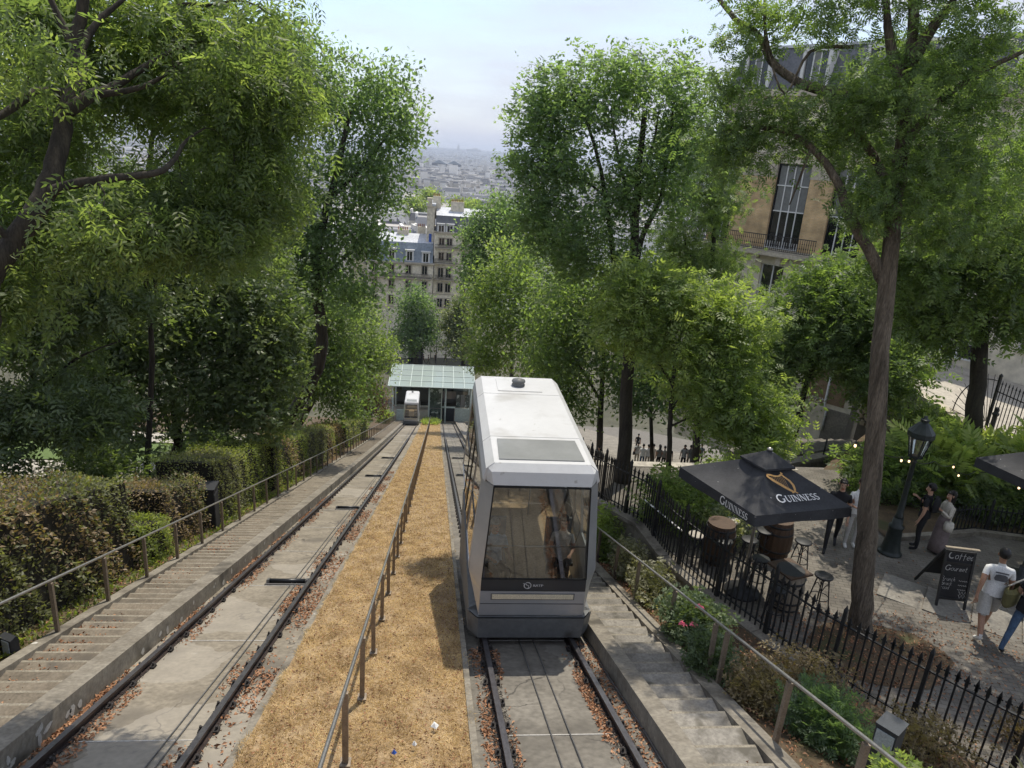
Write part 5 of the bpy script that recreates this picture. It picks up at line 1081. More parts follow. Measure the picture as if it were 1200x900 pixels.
# ------------------------------------------------------------------ public stairs below the plaza
st = thing('staircase', 'wide public stairs dropping away beyond the plaza edge', 'stairs', (8.5, 18.2, zp(18)), kind='structure')
y, z = 18.2, zp(18.2); s0 = None; n = 0
while y < 37.5:
    w = 14.5; d = .42; z2 = z - (.42 * ((zp(18.2) - (zt(37.5) - .35)) / 19.3))
    mb = MB(); mb.box((0, d / 2, -.2), (w, d + .01, .4))
    if s0 is None: s0 = mb.build('step', streetm, st, local=True); o = s0
    else: o = inst(s0, st)
    o.location = (11.3 - 8.5, y - 18.2, z2 - zp(18)); y += d; z = z2; n += 1
mb = MB(); rows = []
for i in range(70):
    y = 37.5 + i * .95; rows.append([(x, y, zt(y) - .35) for x in (3.2, 8, 14, 22, 30)])
mb.grid(rows, sm=False); struct(mb.build('stair_street', streetm), 'lower flight of the public stairs seen under the trees')
mb = MB()
for i in range(110):
    y = 37.7 + i * .5; mb.box((12.5, y, zt(y) - .34), (18, .10, .05))
stuff(mb.build('step_edges', MATS['step_concrete'] if False else greyst), 'stone edges of the lower public stairs')

# ------------------------------------------------------------------ terrace, rubble wall and iron gate on the right
def tz(x, y): return -7.30 - .125 * max(0, (x - 17.2))
TP = [(17.3, 13.0), (17.25, 17.0), (17.3, 19.5), (17.75, 23.2), (17.2, 25.2), (22.9, 34.3), (31.5, 23.5), (27, 10)]
mb = MB(); mb.add([(x, y, tz(x, y)) for x, y in TP], [tuple(range(len(TP)))]); struct(mb.build('terrace', pavem), 'pale paved terrace sloping up to the brick building')
wl = thing('rubble_wall', 'dark rubble stone retaining wall with a dressed stone coping under the terrace', 'wall', (17.3, 19, -9))
WP = [(17.2, 12.5), (17.15, 17.0), (17.2, 19.5), (17.65, 23.2), (17.0, 25.0), (22.8, 34.25)]
mb = MB(); WB = []
for (x0, y0), (x1, y1) in zip(WP, WP[1:]):
    a, b = tz(x0, y0), tz(x1, y1); mb.add([(x0 - .22, y0, -13.5), (x1 - .22, y1, -13.5), (x1, y1, b - .02), (x0, y0, a - .02), (x0 + .4, y0, -13.5), (x1 + .4, y1, -13.5), (x1 + .3, y1, b - .02), (x0 + .3, y0, a - .02)], [(1, 0, 3, 2), (3, 7, 6, 2)])
mb.build('wall_core', mat('mortar', (.09, .08, .065), .95), wl)
cnt = 0      # rubble stones: irregular hexagons proud of the mortar
rubm = mat('rubble', (.15, .125, .085), .9, scale=3, col2=(.26, .22, .155), bump=.012, objrand=.3)
protos = []
for k in range(7):
    mb = MB(); n = random.choice((5, 6, 6, 7)); ang = sorted(2 * math.pi * (i + random.uniform(-.25, .25)) / n for i in range(n)); o = [(0, .5 * math.cos(a) * random.uniform(.86, 1.05), .5 * math.sin(a) * random.uniform(.86, 1.05)) for a in ang]
    top = [(-.16, y * .82, z * .82) for _, y, z in o]; mb.add(o + top + [(-.22, 0, 0)], [((i + 1) % n, i, n + i, n + (i + 1) % n) for i in range(n)] + [((i + 1) % n + n, i + n, 2 * n) for i in range(n)]); protos.append(mb)
pm = []
for (x0, y0), (x1, y1) in zip(WP[:-1], WP[1:]):
    L = math.hypot(x1 - x0, y1 - y0); ang = math.atan2(-(x1 - x0), y1 - y0); a, b = tz(x0, y0), tz(x1, y1)
    s_ = .31; r = 0; zz = -.52
    while zz > -3.4 and cnt < 296:
        u = (.15 if r % 2 else .30)
        while u < L - .05 and cnt < 296:
            q = u / L; k = random.randrange(7); x, y, z = lerp(x0, x1, q) - .215 * lerp(1, .9, q), lerp(y0, y1, q), lerp(a, b, q) + zz
            fx_, fy_ = lerp(x0, x1, q), y
            depth = (z + 13.5) / (lerp(a, b, q) + 13.4); x = lerp(x0, x1, q) - .22 * (1 - depth)
            if z > -11.5 and (y > 15.5):
                if len(pm) <= k or pm[k] is None:
                    while len(pm) <= k: pm.append(None)
                    pm[k] = protos[k].build('stone', rubm, wl, local=True); o = pm[k]
                else: o = inst(pm[k], wl)
                o.location = (x - 17.3, y - 19, z + 9); o.rotation_euler = (random.uniform(-.5, .5), -.04, ang); sc_ = s_ * random.uniform(.95, 1.18); o.scale = (.35 * sc_ / .31, sc_ * random.uniform(1, 1.2), sc_); cnt += 1
            u += .31
        zz -= .275; r += 1
for (x0, y0), (x1, y1) in zip(WP[:-2], WP[1:-1]):
    L = math.hypot(x1 - x0, y1 - y0); n = max(1, round(L / 1.1))
    for i in range(n):
        q0, q1 = i / n + .003, (i + 1) / n - .003
        mb = MB(); mb.bar((lerp(x0, x1, q0) + .06, lerp(y0, y1, q0), tz(x0, y0) + .04), (lerp(x0, x1, q1) + .06, lerp(y0, y1, q1), tz(x1, y1) + .04), .46, .12); mb.build('coping_stone', stone, wl)
        mb = MB(); mb.bar((lerp(x0, x1, q0) + .02, lerp(y0, y1, q0), tz(x0, y0) - .22), (lerp(x0, x1, q1) + .02, lerp(y0, y1, q1), tz(x1, y1) - .22), .18, .36); mb.build('band_stone', greyst, wl)
# iron gate with a fan on its end
gt = thing('iron_gate', 'tall black iron railing with a fan shaped end on the terrace', 'railing', (17.5, 19.4, tz(17.4, 19.4)))
hp = (0, 0, 0)
def grow(y0, y1): return [y0 + .14 * i for i in range(int((y1 - y0) / .14) + 1)]
for z in (.15, 1.35): mb = MB(); mb.bar((0, -4.6, z), (0, 0.0, z), .04, .03); mb.build('rail', blackiron, gt, local=True)
b0 = None
for i in range(33):
    mb = MB(); mb.box((0, 0, .85), (.02, .02, 1.5)); mb.add([(-.02, -.02, 1.6), (.02, -.02, 1.6), (.02, .02, 1.6), (-.02, .02, 1.6), (0, 0, 1.74)], [(0, 1, 4), (1, 2, 4), (2, 3, 4), (3, 0, 4)])
    if b0 is None: b0 = mb.build('bar', blackiron, gt, local=True); b0.location = (0, -.14, 0)
    else: inst(b0, gt, (0, -.14 * (i + 1), 0))
for y in (0.0, -2.3, -4.6): mb = MB(); mb.box((0, y, .9), (.07, .07, 1.8)); mb.lathe([(.05, 1.8), (.06, 1.86), (0, 1.93)], 8, (0, y, 0)); mb.build('post', blackiron, gt, local=True)
mb = MB(); mb.tube([(0, 1.55 * math.sin(R(a)), .12 + 1.55 * math.cos(R(a))) for a in range(0, 100, 8)], .02, 6); mb.build('fan_rim', blackiron, gt, local=True)
for a in range(8, 98, 9): mb = MB(); mb.tube([(0, .2 * math.sin(R(a)), .12 + .2 * math.cos(R(a))), (0, 1.72 * math.sin(R(a)), .12 + 1.72 * math.cos(R(a)))], .011, 5); mb.build('fan_spoke', blackiron, gt, local=True)
t = thing('bollard', 'dark bollard on the terrace behind the iron railing', 'bollard', at(1160, 508, 22.3))
t.location.z = tz(18.5, 19); mb = MB(); mb.lathe([(.11, 0), (.11, .08), (.075, .12), (.07, .72), (.10, .75), (.10, .80), (.06, .84), (.08, .92), (.05, 1.0), (0, 1.02)], 14); mb.build('post', blackiron, t, local=True); mb = MB(); mb.lathe([(.16, 0), (.16, .03), (.12, .035)], 14); mb.build('foot', blackiron, t, local=True)
# low hedge fence at the back of the plaza
iron_fence('low dark iron fence round the fern bed at the back of the plaza', [(12.1, 13.9), (13.2, 14.1), (15.2, 13.5), (17.0, 12.6)], lambda y: zp(y), .72, .115, 12, (.1, .62), blackiron, False)
mb = MB()
P_ = [(10.6, 13.55), (12.0, 13.75), (13.2, 13.95), (15.2, 13.35), (17.2, 12.4)]
for (x0, y0), (x1, y1) in zip(P_, P_[1:]): mb.bar((x0, y0, zp(y0) + .05), (x1, y1, zp(y1) + .05), .16, .12)
struct(mb.build('kerb', kerbmat), 'stone kerb along the fern bed at the back of the plaza')
mb = MB(); mb.add([(10.6, 13.6, zp(13.6) + .05), (13.2, 14.0, zp(14) + .06), (17.2, 12.5, zp(12.5) + .06), (17.2, 24.5, -9.4), (13.0, 20, -8.7), (11, 17.5, -8.2)], [(0, 1, 2, 3, 4, 5)]); struct(mb.build('fern_bed', soil), 'dark earth of the bed behind the lamp')
# side stairs with a panelled parapet, below the rubble wall
sd = thing('side_stairs', 'grey stone stairs with a panelled parapet beside the rubble wall', 'stairs', at(960, 545, 24), 0)
o_ = sd.location; U = Vector((.93, .36, 0)).normalized()
base = Vector((o_.x, o_.y, o_.z)); V_ = Vector((-U.y, U.x, 0))
for i in range(6):
    c = base + U * (-1.3 + .52 * i); mb = MB(); M = Matrix((U, V_, Vector((0, 0, 1)))).transposed(); mb.box(c + Vector((0, 0, -.30)), (.50, .20, 1.1), rot=M); mb.build('panel', greyst, sd)
mb = MB(); mb.bar(base - U * 1.7 + Vector((0, 0, .30)), base + U * 1.7 + Vector((0, 0, .34)), .34, .12); mb.build('coping_stone', greyst, sd)
for i in range(7):
    c = base + U * .9 + V_ * (.7 + .42 * i) + Vector((0, 0, .1 - .16 * i)); mb = MB(); M = Matrix((U, V_, Vector((0, 0, 1)))).transposed(); mb.box(c, (3.6, .42, .34), rot=M); mb.build('step', streetm, sd)
mb = MB(); a = base + U * .1; mb.tube([a + Vector((0, 0, .3)), a + Vector((0, 0, .95))], .03, 6); mb.build('lamp_stub', blackiron, sd)

# ------------------------------------------------------------------ brick building on the right
P0 = Vector((19.19, 38.98, 0)); DV = Vector((-.625, .78, 0)).normalized(); NV = Vector((-DV.y, DV.x, 0)); NV = NV if NV.y < 0 else -NV
bd = thing('brick_building', 'ochre brick and stone apartment building with tall studio windows behind the right trees', 'building', (P0.x, P0.y, -8.3))
def bq(s, z, o=0.0): v = P0 + DV * s + NV * o; return Vector((v.x, v.y, z))
def bbox(mb, s0, s1, z0, z1, o0, o1, mi=0):
    a = [bq(s, z, o) for o in (o0, o1) for z in (z0, z1) for s in (s0, s1)]
    return mb.add(a, [(0, 1, 3, 2), (4, 6, 7, 5), (0, 4, 5, 1), (2, 3, 7, 6), (0, 2, 6, 4), (1, 5, 7, 3)], mi)
def bpart(n, m, *boxes, parent=None):
    mb = MB(); [bbox(mb, *b) for b in boxes]; return mb.build(n, m, parent or bd)
# bricks need a facade aligned texture frame: build the brick piers as children with their own rotation
def brick_pier(s0, s1, z0, z1, o=0.0):
    mb = MB(); mb.box(((s1 - s0) / 2, .12, (z1 - z0) / 2), (s1 - s0, .25, z1 - z0)); p = mb.build('brick_pier', brickw, bd, local=True); v = bq(s1, z0, 0) - bd.location; p.location = v; d = -DV; p.rotation_euler = (0, 0, math.atan2(d.y, d.x)); return p
SL, SR = 4.85, -24.0; zW0, zW1 = -4.05, .62
wins = []; s = .98
for k in range(7): wins.append((s - 1.95 - 3.32 * k, s - 3.32 * k))
wins.append((3.45, 4.55))
edges = sorted(wins, reverse=True); cur = SL
for (a, b) in edges:
    brick_pier(b + .02, cur - .02, zW0, zW1 - .75); bpart('lintel_stone', stone, (b + .015, cur - .015, zW1 - .75, zW1 + .02, -.26, .03)); cur = a
bpart('back_wall', creamw, (SR, SL, -17, 4.2, -9, -.7))
bpart('wall_upper', creamw, (SR, SL, zW1 + .02, 4.1, -.72, 0))
bpart('wall_lower', creamw, (SR, SL, -9.2, zW0 - .35, -.72, 0)) if False else None
low = [(-.45, .95)] + [(-3.75 - 3.32 * k, -2.35 - 3.32 * k) for k in range(6)]
cur = SL
for (a, b) in sorted([(x, y) for x, y in low], reverse=True):
    bpart('wall_lower', creamw, (b, cur, -9.2, zW0 - .35, -.72, 0)); bpart('wall_lower', creamw, (a, b, -9.2, -6.95, -.72, 0)); bpart('wall_lower', creamw, (a, b, -4.95, zW0 - .35, -.72, 0)); cur = a
bpart('wall_lower', creamw, (SR, cur, -9.2, zW0 - .35, -.72, 0))
bpart('string_course', stone, (SR, SL + .1, zW0 - .35, zW0 - .02, -.3, .10))
bpart('cornice', stone, (SR - .2, SL + .25, 4.1, 4.45, -.9, .42)); bpart('cornice', stone, (SR - .1, SL + .12, 3.8, 4.1, -.9, .18)); bpart('frieze', stone, (SR, SL + .06, .95, 1.2, -.4, .10))
for s in [SL - .6 - 3.32 * k for k in range(8)]: bpart('pilaster', stone, (s - .35, s + .35, 1.2, 3.8, -.2, .06))
for (a, b) in wins:      # tall studio windows : frame, bars, panes (upper panes with grey blinds)
    w = MB()
    for q in ((a, a + .07, zW0, zW1 - .02), (b - .07, b, zW0, zW1 - .02), (a + .07, b - .07, zW1 - .09, zW1 - .02), (a + .07, b - .07, zW0, zW0 + .07)): bbox(w, *q, -.28, -.16)
    fr = w.build('studio_window', blacktrim, bd); nc = 4 if b - a > 1.5 else 2; zr = [zW0 + .07, -1.95, -.55, zW1 - .09]
    for i in range(nc):
        x0, x1 = lerp(a + .07, b - .07, i / nc), lerp(a + .07, b - .07, (i + 1) / nc)
        if i: bpart('glazing_bar', whitefr, (x0 - .025, x0 + .025, zr[0], zr[-1], -.25, -.17), parent=fr)
        for j in range(3): bpart('pane', paneblack if j == 0 else panegrey, (x0 + .025, x1 - .025, zr[j] + .02, zr[j + 1] - .02, -.27, -.235), parent=fr)
    for z in zr[1:3]: bpart('transom', whitefr, (a + .07, b - .07, z - .03, z + .03, -.25, -.165), parent=fr)
for (a, b) in low:
    w = MB()
    for q in ((a, a + .06, -6.95, -4.95), (b - .06, b, -6.95, -4.95), (a, b, -5.02, -4.95), (a, b, -6.95, -6.88), ((a + b) / 2 - .03, (a + b) / 2 + .03, -6.9, -5.0)): bbox(w, *q, -.28, -.16)
    fr = w.build('window', whitefr, bd)
    for i in range(2): bpart('pane', paneblack, (lerp(a, b, i / 2) + .06, lerp(a, b, (i + 1) / 2) - .04, -6.88, -5.02, -.27, -.235), parent=fr)
    bpart('sill', stone, (a - .1, b + .1, -7.08, -6.95, -.2, .12), parent=fr)
for (a, b) in ((-10.7, -9.2), (-14.6, -13.1)):
    fr = bpart('window', whitefr, (a, b, -8.0, -7.92, 0, .05), (a, b, -7.22, -7.14, 0, .05), (a, a + .08, -7.92, -7.22, 0, .05), (b - .08, b, -7.92, -7.22, 0, .05), ((a + b) / 2 - .05, (a + b) / 2 + .05, -7.92, -7.22, 0, .05))
    for i in range(2): bpart('pane', paneblack, (lerp(a, b, i / 2) + .08, lerp(a, b, (i + 1) / 2) - .06, -7.9, -7.24, 0, .02), parent=fr)
# balcony with iron railing
bal = bpart('balcony', stone, (-2.3, SL - .05, -4.42, -4.2, 0, .75)); 
mb = MB(); mb.bar(bq(-2.3, -3.28, .7), bq(SL - .1, -3.28, .7), .05, .04); mb.bar(bq(-2.3, -4.08, .7), bq(SL - .1, -4.08, .7), .03, .03); mb.build('hand_rail', blackiron, bal)
bar0 = None
for i in range(58):
    mb = MB(); mb.box((0, 0, .4), (.02, .02, .8)); mb.box((0, 0, .3), (.06, .02, .06)); mb.box((0, 0, .55), (.05, .02, .05))
    if bar0 is None: bar0 = mb.build('baluster', blackiron, bal, local=True); o = bar0
    else: o = inst(bar0, bal)
    o.location = bq(-2.28 + .122 * i, -4.08, .7) - bd.location
for k in range(5): bpart('bracket', stone, (-1.9 + 1.5 * k, -1.6 + 1.5 * k, -4.9, -4.42, 0, .5), parent=bal)
# window boxes
bx_ = bpart('window_guard', whitefr, (-.98, .97, -4.02, -3.98, .02, .06)); mb = MB()
for i in range(14): mb.bar(bq(-.95 + .145 * i, -4.0, .04), bq(-.95 + .145 * i, -3.62, .04), .03, .02)
stuff(mb.build('guard_bars', whitefr, bx_))
# mansard with dormers
mb = MB(); A = [bq(SR, 4.46, .1), bq(SL + .1, 4.46, .1), bq(SL - .35, 6.7, -.85), bq(SR, 6.7, -.85)]; B2 = [bq(SR, 4.46, -9), bq(SL + .1, 4.46, -9), bq(SL - .35, 6.7, -8), bq(SR, 6.7, -8)]
mb.add(A + B2, [(0, 1, 2, 3), (1, 5, 6, 2), (3, 2, 6, 7)]); mb.build('mansard_roof', slate, bd)
bpart('ridge_gutter', zinc, (SR, SL - .2, 6.68, 6.82, -1.1, -.75))
for k in range(7):
    c = 3.15 - 3.3 * k; w = MB(); bbox(w, c - .75, c + .75, 4.62, 6.35, -.75, .08); 
    dm = MB(); 
    for q in ((c - .78, c - .62, 4.55, 6.4), (c + .62, c + .78, 4.55, 6.4), (c - .78, c + .78, 6.32, 6.5)): bbox(dm, *q, -.8, .14)
    d = dm.build('dormer', whitefr, bd)
    for i in range(3): x0 = c - .60 + .40 * i; bpart('pane', paneblack if i != 1 else panegrey, (x0 + .03, x0 + .37, 4.65, 6.3, -.1, .02), parent=d); bpart('glazing_bar', whitefr, (x0 - .03, x0 + .03, 4.6, 6.32, -.08, .06), parent=d)
# lower street front with painted over patches, downpipe and scrawl
lw = thing('plastered_wall', 'patched plaster wall with graffiti and a white downpipe below the brick building', 'wall', tuple(bq(-4.4, -13.2, .3)))
def lpart(n, m, *boxes):
    mb = MB(); [bbox(mb, *b) for b in boxes]; return mb.build(n, m, lw)
lpart('wall', creamw, (-6.3, 4.85, -17, -9.25, -.5, .28)); lpart('brown_patch', mat('brown_render', (.20, .135, .08), .9, scale=2, col2=(.27, .19, .12)), (-4.35, -2.95, -12.1, -9.6, .281, .292)); lpart('brown_patch', MATS['brown_render'], (-5.45, -4.5, -12.0, -9.7, .281, .292), (-5.85, -5.45, -11.3, -10.3, .281, .291)); lpart('grey_plinth', greyst, (-6.3, -4.52, -14.5, -12.25, .281, .36)); lpart('pale_patch', stone, (-3.6, -2.7, -13.2, -12.15, .281, .291))
mb = MB(); mb.tube([bq(-4.43, -9.3, .36), bq(-4.43, -12.1, .36), bq(-4.62, -12.35, .44), bq(-4.62, -13.6, .44)], .06, 8); mb.build('downpipe', whitefr, lw)
mb = MB(); ux_ = -DV; letters(mb, 'ST', bq(-2.85, -12.95, .30), ux_, (0, 0, 1), .62, NV, wscale=.8); mb.build('red_scrawl', red, lw)
mb = MB()
for k in range(5): strokes(mb, [(.0, 0), (.12, .3), (.22, .02), (.3, .28), (.05, .16)], .045, bq(-3.0 - .28 * k, -12.05, .30), ux_, (0, 0, 1), NV, k0=k * .0004)
mb.build('pale_scrawl', paperm, lw)

# ------------------------------------------------------------------ lower station with a glass canopy
gs = thing('glass_station', 'small glass canopied station at the foot of the tracks', 'station', (-1, 93, zt(93)))
ZC0, ZC1 = -31.0, -30.6; CX0, CX1, CYa, CYb = -6.7, 5.2, 91.5, 100.5; NX, NY = 8, 4
p0 = None
for i in range(NX):
    for j in range(NY):
        x0, x1, y0, y1 = lerp(CX0, CX1, i / NX) + .05, lerp(CX0, CX1, (i + 1) / NX) - .05, lerp(CYa, CYb, j / NY) + .05, lerp(CYa, CYb, (j + 1) / NY) - .05; za, zb = lerp(ZC0, ZC1, j / NY), lerp(ZC0, ZC1, (j + 1) / NY)
        mb = MB(); mb.slab([(x0, y0, za), (x1, y0, za), (x1, y1, zb), (x0, y1, zb)], .03)
        if p0 is None or j != 0 or i == 0: p0 = mb.build('roof_pane', canopyglass, gs)
        else: mb.build('roof_pane', canopyglass, gs)
palegreen = mat('pale_green_steel', (.46, .52, .48), .5)
for i in range(NX + 1): x = lerp(CX0, CX1, i / NX); mb = MB(); mb.bar((x, CYa, ZC0 + .05), (x, CYb, ZC1 + .05), .09, .12); mb.build('roof_bar', palegreen, gs)
for j in range(NY + 1): y = lerp(CYa, CYb, j / NY); z = lerp(ZC0, ZC1, j / NY); mb = MB(); mb.bar((CX0, y, z + .045), (CX1, y, z + .045), .09, .10); mb.build('roof_bar', palegreen, gs)
for x in (CX0 + .6, -1.1, 1.2, CX1 - .5):
    for y in (93.0, 99.5): mb = MB(); mb.tube([(x, y, zt(93) - 2.5), (x, y, ZC0 - .1)], .11, 8); mb.build('column', palegreen, gs)
mb = MB(); mb.box((-.7, 95, zt(93) - .6), (13.5, 8, 1.0)); mb.build('platform', concrete, gs)
gl = mat('painted_reflection_glass', (.03, .045, .042), .15, scale=1.6, col2=(.10, .13, .12), fine=.2, spots=[((.42, .46, .45), 1.9, .56, .60), ((.02, .03, .025), 2.6, .60, .64)], spec=.6)  # pale and dark blotches: tree reflections painted into the glass colour
for i, x in enumerate((-.75, -.2, .35)):
    for z0, z1 in ((zt(93) + .1, zt(93) + 1.9), (zt(93) + 2.0, zt(93) + 3.6), (zt(93) + 3.7, ZC0 - .2)): mb = MB(); mb.box((x, 93.2, (z0 + z1) / 2), (.52, .04, z1 - z0)); mb.build('wall_pane', gl, gs)
for x in (-1.05, .65): mb = MB(); mb.box((x, 93.2, (zt(93) + ZC0) / 2), (.12, .12, ZC0 - zt(93))); mb.build('mullion', palegreen, gs)
mb = MB(); mb.box((1.65, 93.6, zt(93) + .95), (1.7, .2, 2.0)); mb.build('dark_door', bin_m, gs)
mb = MB(); mb.box((1.65, 93.55, zt(93) + 2.02), (1.9, .3, .12)); mb.build('door_lintel', palegreen, gs)
for i in range(4): mb = MB(); mb.box((3.0 + .62 * i, 93.6, zt(93) + 3.0), (.56, .05, 1.9)); mb.build('wall_pane', panegrey if i % 2 else gl, gs)
mb = MB(); mb.box((3.9, 93.5, zt(93) + .95), (2.6, .2, 1.9)); mb.build('side_panel', palegreen, gs)
mb = MB(); mb.box((-4.9, 93.5, zt(93) + .6), (1.4, .2, 1.7)); mb.build('side_panel', palegreen, gs)
mb = MB(); mb.box((-.7, 100.2, zt(93) + 2.4), (11.4, .1, 5.2)); mb.build('rear_glass', darkglass, gs)
mb = MB(); mb.box((1.6, 94.5, zt(93) + 3.3), (2.0, .06, 1.6)); mb.build('wall_pane', darkglass, gs)
# little square and street beyond the station
mb = MB(); mb.add([(-60, 101, -40.2), (60, 101, -40.2), (80, 140, -42.4), (-80, 140, -42.4)], [(0, 1, 2, 3)]); struct(mb.build('street', asphalt), 'street and square beyond the lower station')
mb = MB(); mb.add([(-4, 108, -40.3), (6, 108, -40.3), (9, 126, -41.3), (-3, 126, -41.3)], [(0, 1, 2, 3)]); struct(mb.build('pavement', pavem), 'pale pavement patch beyond the lower station')
t = thing('kiosk', 'dark kiosk with a pale roof under the round tree beyond the station', 'kiosk', at(487, 424, 118)); mb = MB(); mb.box((0, 0, 1.2), (2.4, 2.2, 3.4)); mb.build('wall', bin_m, t, local=True); mb = MB(); mb.box((0, 0, 3.0), (2.8, 2.6, .25)); mb.box((0, 0, 3.2), (1.6, 1.6, .3)); mb.build('roof', whitefr, t, local=True); mb = MB(); mb.box((0, -1.12, 1.6), (1.8, .04, 1.2)); mb.build('shutter', slate, t, local=True)
t = thing('lamp_mast', 'thin lamp mast between the two round trees beyond the station', 'lamp post', at(511, 424, 120)); mb = MB(); mb.tube([(0, 0, -1), (0, 0, 8)], .08, 6); mb.build('pole', slate, t, local=True); mb = MB(); mb.box((0, 0, 8.1), (.5, .5, .3)); mb.build('lamp_head', slate, t, local=True)

# ------------------------------------------------------------------ hedges
L1T = tmpl_leaf(.55, .10)
def hedge(label, x0, x1, y0, y1, h, m, n, size=.06, tint=.5, m2=None, round_=0.0, zoff=0.0):
    """clipped block following the slope; leaves on every face, dark twigs inside"""
    n = int(n * .8); size *= 1.08; t = thing('hedge', label, 'hedge', ((x0 + x1) / 2, (y0 + y1) / 2, zt((y0 + y1) / 2)), group='clipped hedges along the left stairs')
    mb = MB(); e = .10; rows = []
    vs = [(x, y, zt(y) + (z - e if z else -.3)) for z in (0, h) for y in (y0 + e, y1 - e) for x in (x0 + e, x1 - e)]
    mb.add(vs, [(0, 1, 3, 2), (4, 6, 7, 5), (0, 4, 5, 1), (2, 3, 7, 6), (0, 2, 6, 4), (1, 5, 7, 3)]); mb.build('twig_core', mat('hedge_inside', (.018, .016, .010), .95) if 'hedge_inside' not in MATS else MATS['hedge_inside'], t)
    A = np.array([(y1 - y0) * (x1 - x0), (y1 - y0) * h, (y1 - y0) * h * .5, (x1 - x0) * h, (x1 - x0) * h * .4]); f = rng.choice(5, n, p=A / A.sum()); u = rng.uniform(0, 1, n); v = rng.uniform(0, 1, n)
    X = np.where(f == 0, x0 + u * (x1 - x0), np.where(f == 1, x1, np.where(f == 2, x0, x0 + u * (x1 - x0)))); Y = np.where(f == 3, y0, np.where(f == 4, y1, y0 + v * (y1 - y0)))
    Z = np.where(f == 0, h, np.where(f < 3, u * h, v * h)); N = np.array([[0, 0, 1], [1, 0, 0], [-1, 0, 0], [0, -1, 0], [0, 1, 0]], float)[f]
    lump = .07 * np.sin(X * 3.1 + Y * 2.3) + .05 * np.sin(Y * 5.1 + Z * 4) + .05 * np.sin(Y * 9.3 + Z * 7 + X * 5) ; d = rng.normal(size=n) * .05 - .06 + lump
    P = np.stack([X, Y, -H0 - S0 * Y + 1.2e-4 * Y * Y + Z], 1) + N * d[:, None]
    D = N * .55 + rng.normal(size=(n, 3)) * .6 + [0, 0, .15]; k = .5 + .25 * np.sin(X * 2.2 + Y * 1.7 + Z * 2.5)
    tt = tint + (k - .5) * .5 + rng.normal(size=n) * .16
    if m2 is None: scatter('leaves', P, D, size * rng.uniform(.6, 1.4, n), tt, L1T, m, t)
    else:
        w = (np.sin(X * 1.7 + Y * 1.1 + Z * 2.1) + rng.normal(size=n) * .7) > -.55
        scatter('leaves', P[w], D[w], size * rng.uniform(.6, 1.4, int(w.sum())), tt[w], L1T, m, t); scatter('leaves', P[~w], D[~w], size * rng.uniform(.6, 1.4, int((~w).sum())), tt[~w], L1T, m2, t)
    return t
hedge('broad dark hedge with dull reddish leaves at the left edge of the picture', -9.4, -6.05, 7.2, 13.4, 2.15, lf_hedge, 32000, .07, .45, lf_hedgeb)
hedge('small yellow green hedge end in front of the brown clipped hedge', -6.9, -6.02, 13.5, 15.0, 1.0, lf_hedgeg, 5000, .055, .6)
hedge('brown leaved clipped hedge left of the tall dark box', -7.4, -6.1, 15.0, 17.5, 1.65, lf_hedgeb, 9000, .055, .5, lf_hedge)
hedge('grey green clipped hedge with a flat top right of the tall dark box', -7.7, -6.0, 18.2, 21.4, 2.05, lf_hedge, 13000, .055, .6, lf_hedgeg)
hedge('bright green clipped hedge, higher and behind the grey green one', -8.0, -6.1, 21.6, 24.6, 2.1, lf_hedgeg, 10000, .06, .6)
hedge('long clipped hedge with browned side, yellow green on top', -7.7, -6.05, 25.2, 31.5, 2.1, lf_hedgeg, 15000, .065, .5, lf_hedgeb)
hedge('dull dark green hedge between two browned hedges', -7.8, -6.1, 31.9, 37.5, 2.1, lf_hedge, 9000, .075, .5)
hedge('half brown hedge farther down the left stairs', -7.7, -6.1, 38, 44, 2.0, lf_hedgeb, 8000, .085, .55, lf_hedgeg)
hedge('farthest pale hedge above the left stairs', -7.7, -6.15, 46, 60, 1.8, lf_hedge, 9000, .10, .55, lf_hedgeg)
# trailing weeds under the hedges
P = slope_pts(2600, -6.15, -5.72, 6, 34, .04); D = rng.normal(size=(2600, 3)) * .6 + [0, 0, .7]; stuff(scatter('weeds', P, D, rng.uniform(.05, .14, 2600), rng.uniform(.2, .9, 2600), tmpl_leaf(.4), lf_hedgeg), 'weeds under the left handrail')
# low wire fence glimpsed behind the hedges
t = thing('wire_fence', 'low green wire fence glimpsed behind the brown hedge', 'fence', (-9.3, 14, zt(14)))
for i in range(9): mb = MB(); y = 12 + 1.8 * i; mb.tube([(-9.3, y, zt(y) - .2), (-9.3, y, zt(y) + .95)], .02, 6); mb.build('post', greeniron, t)
for h in (.45, .92): mb = MB(); mb.tube([(-9.3, 12 + 1.8 * i, zt(12 + 1.8 * i) + h) for i in range(9)], .012, 5); mb.build('wire', greeniron, t)

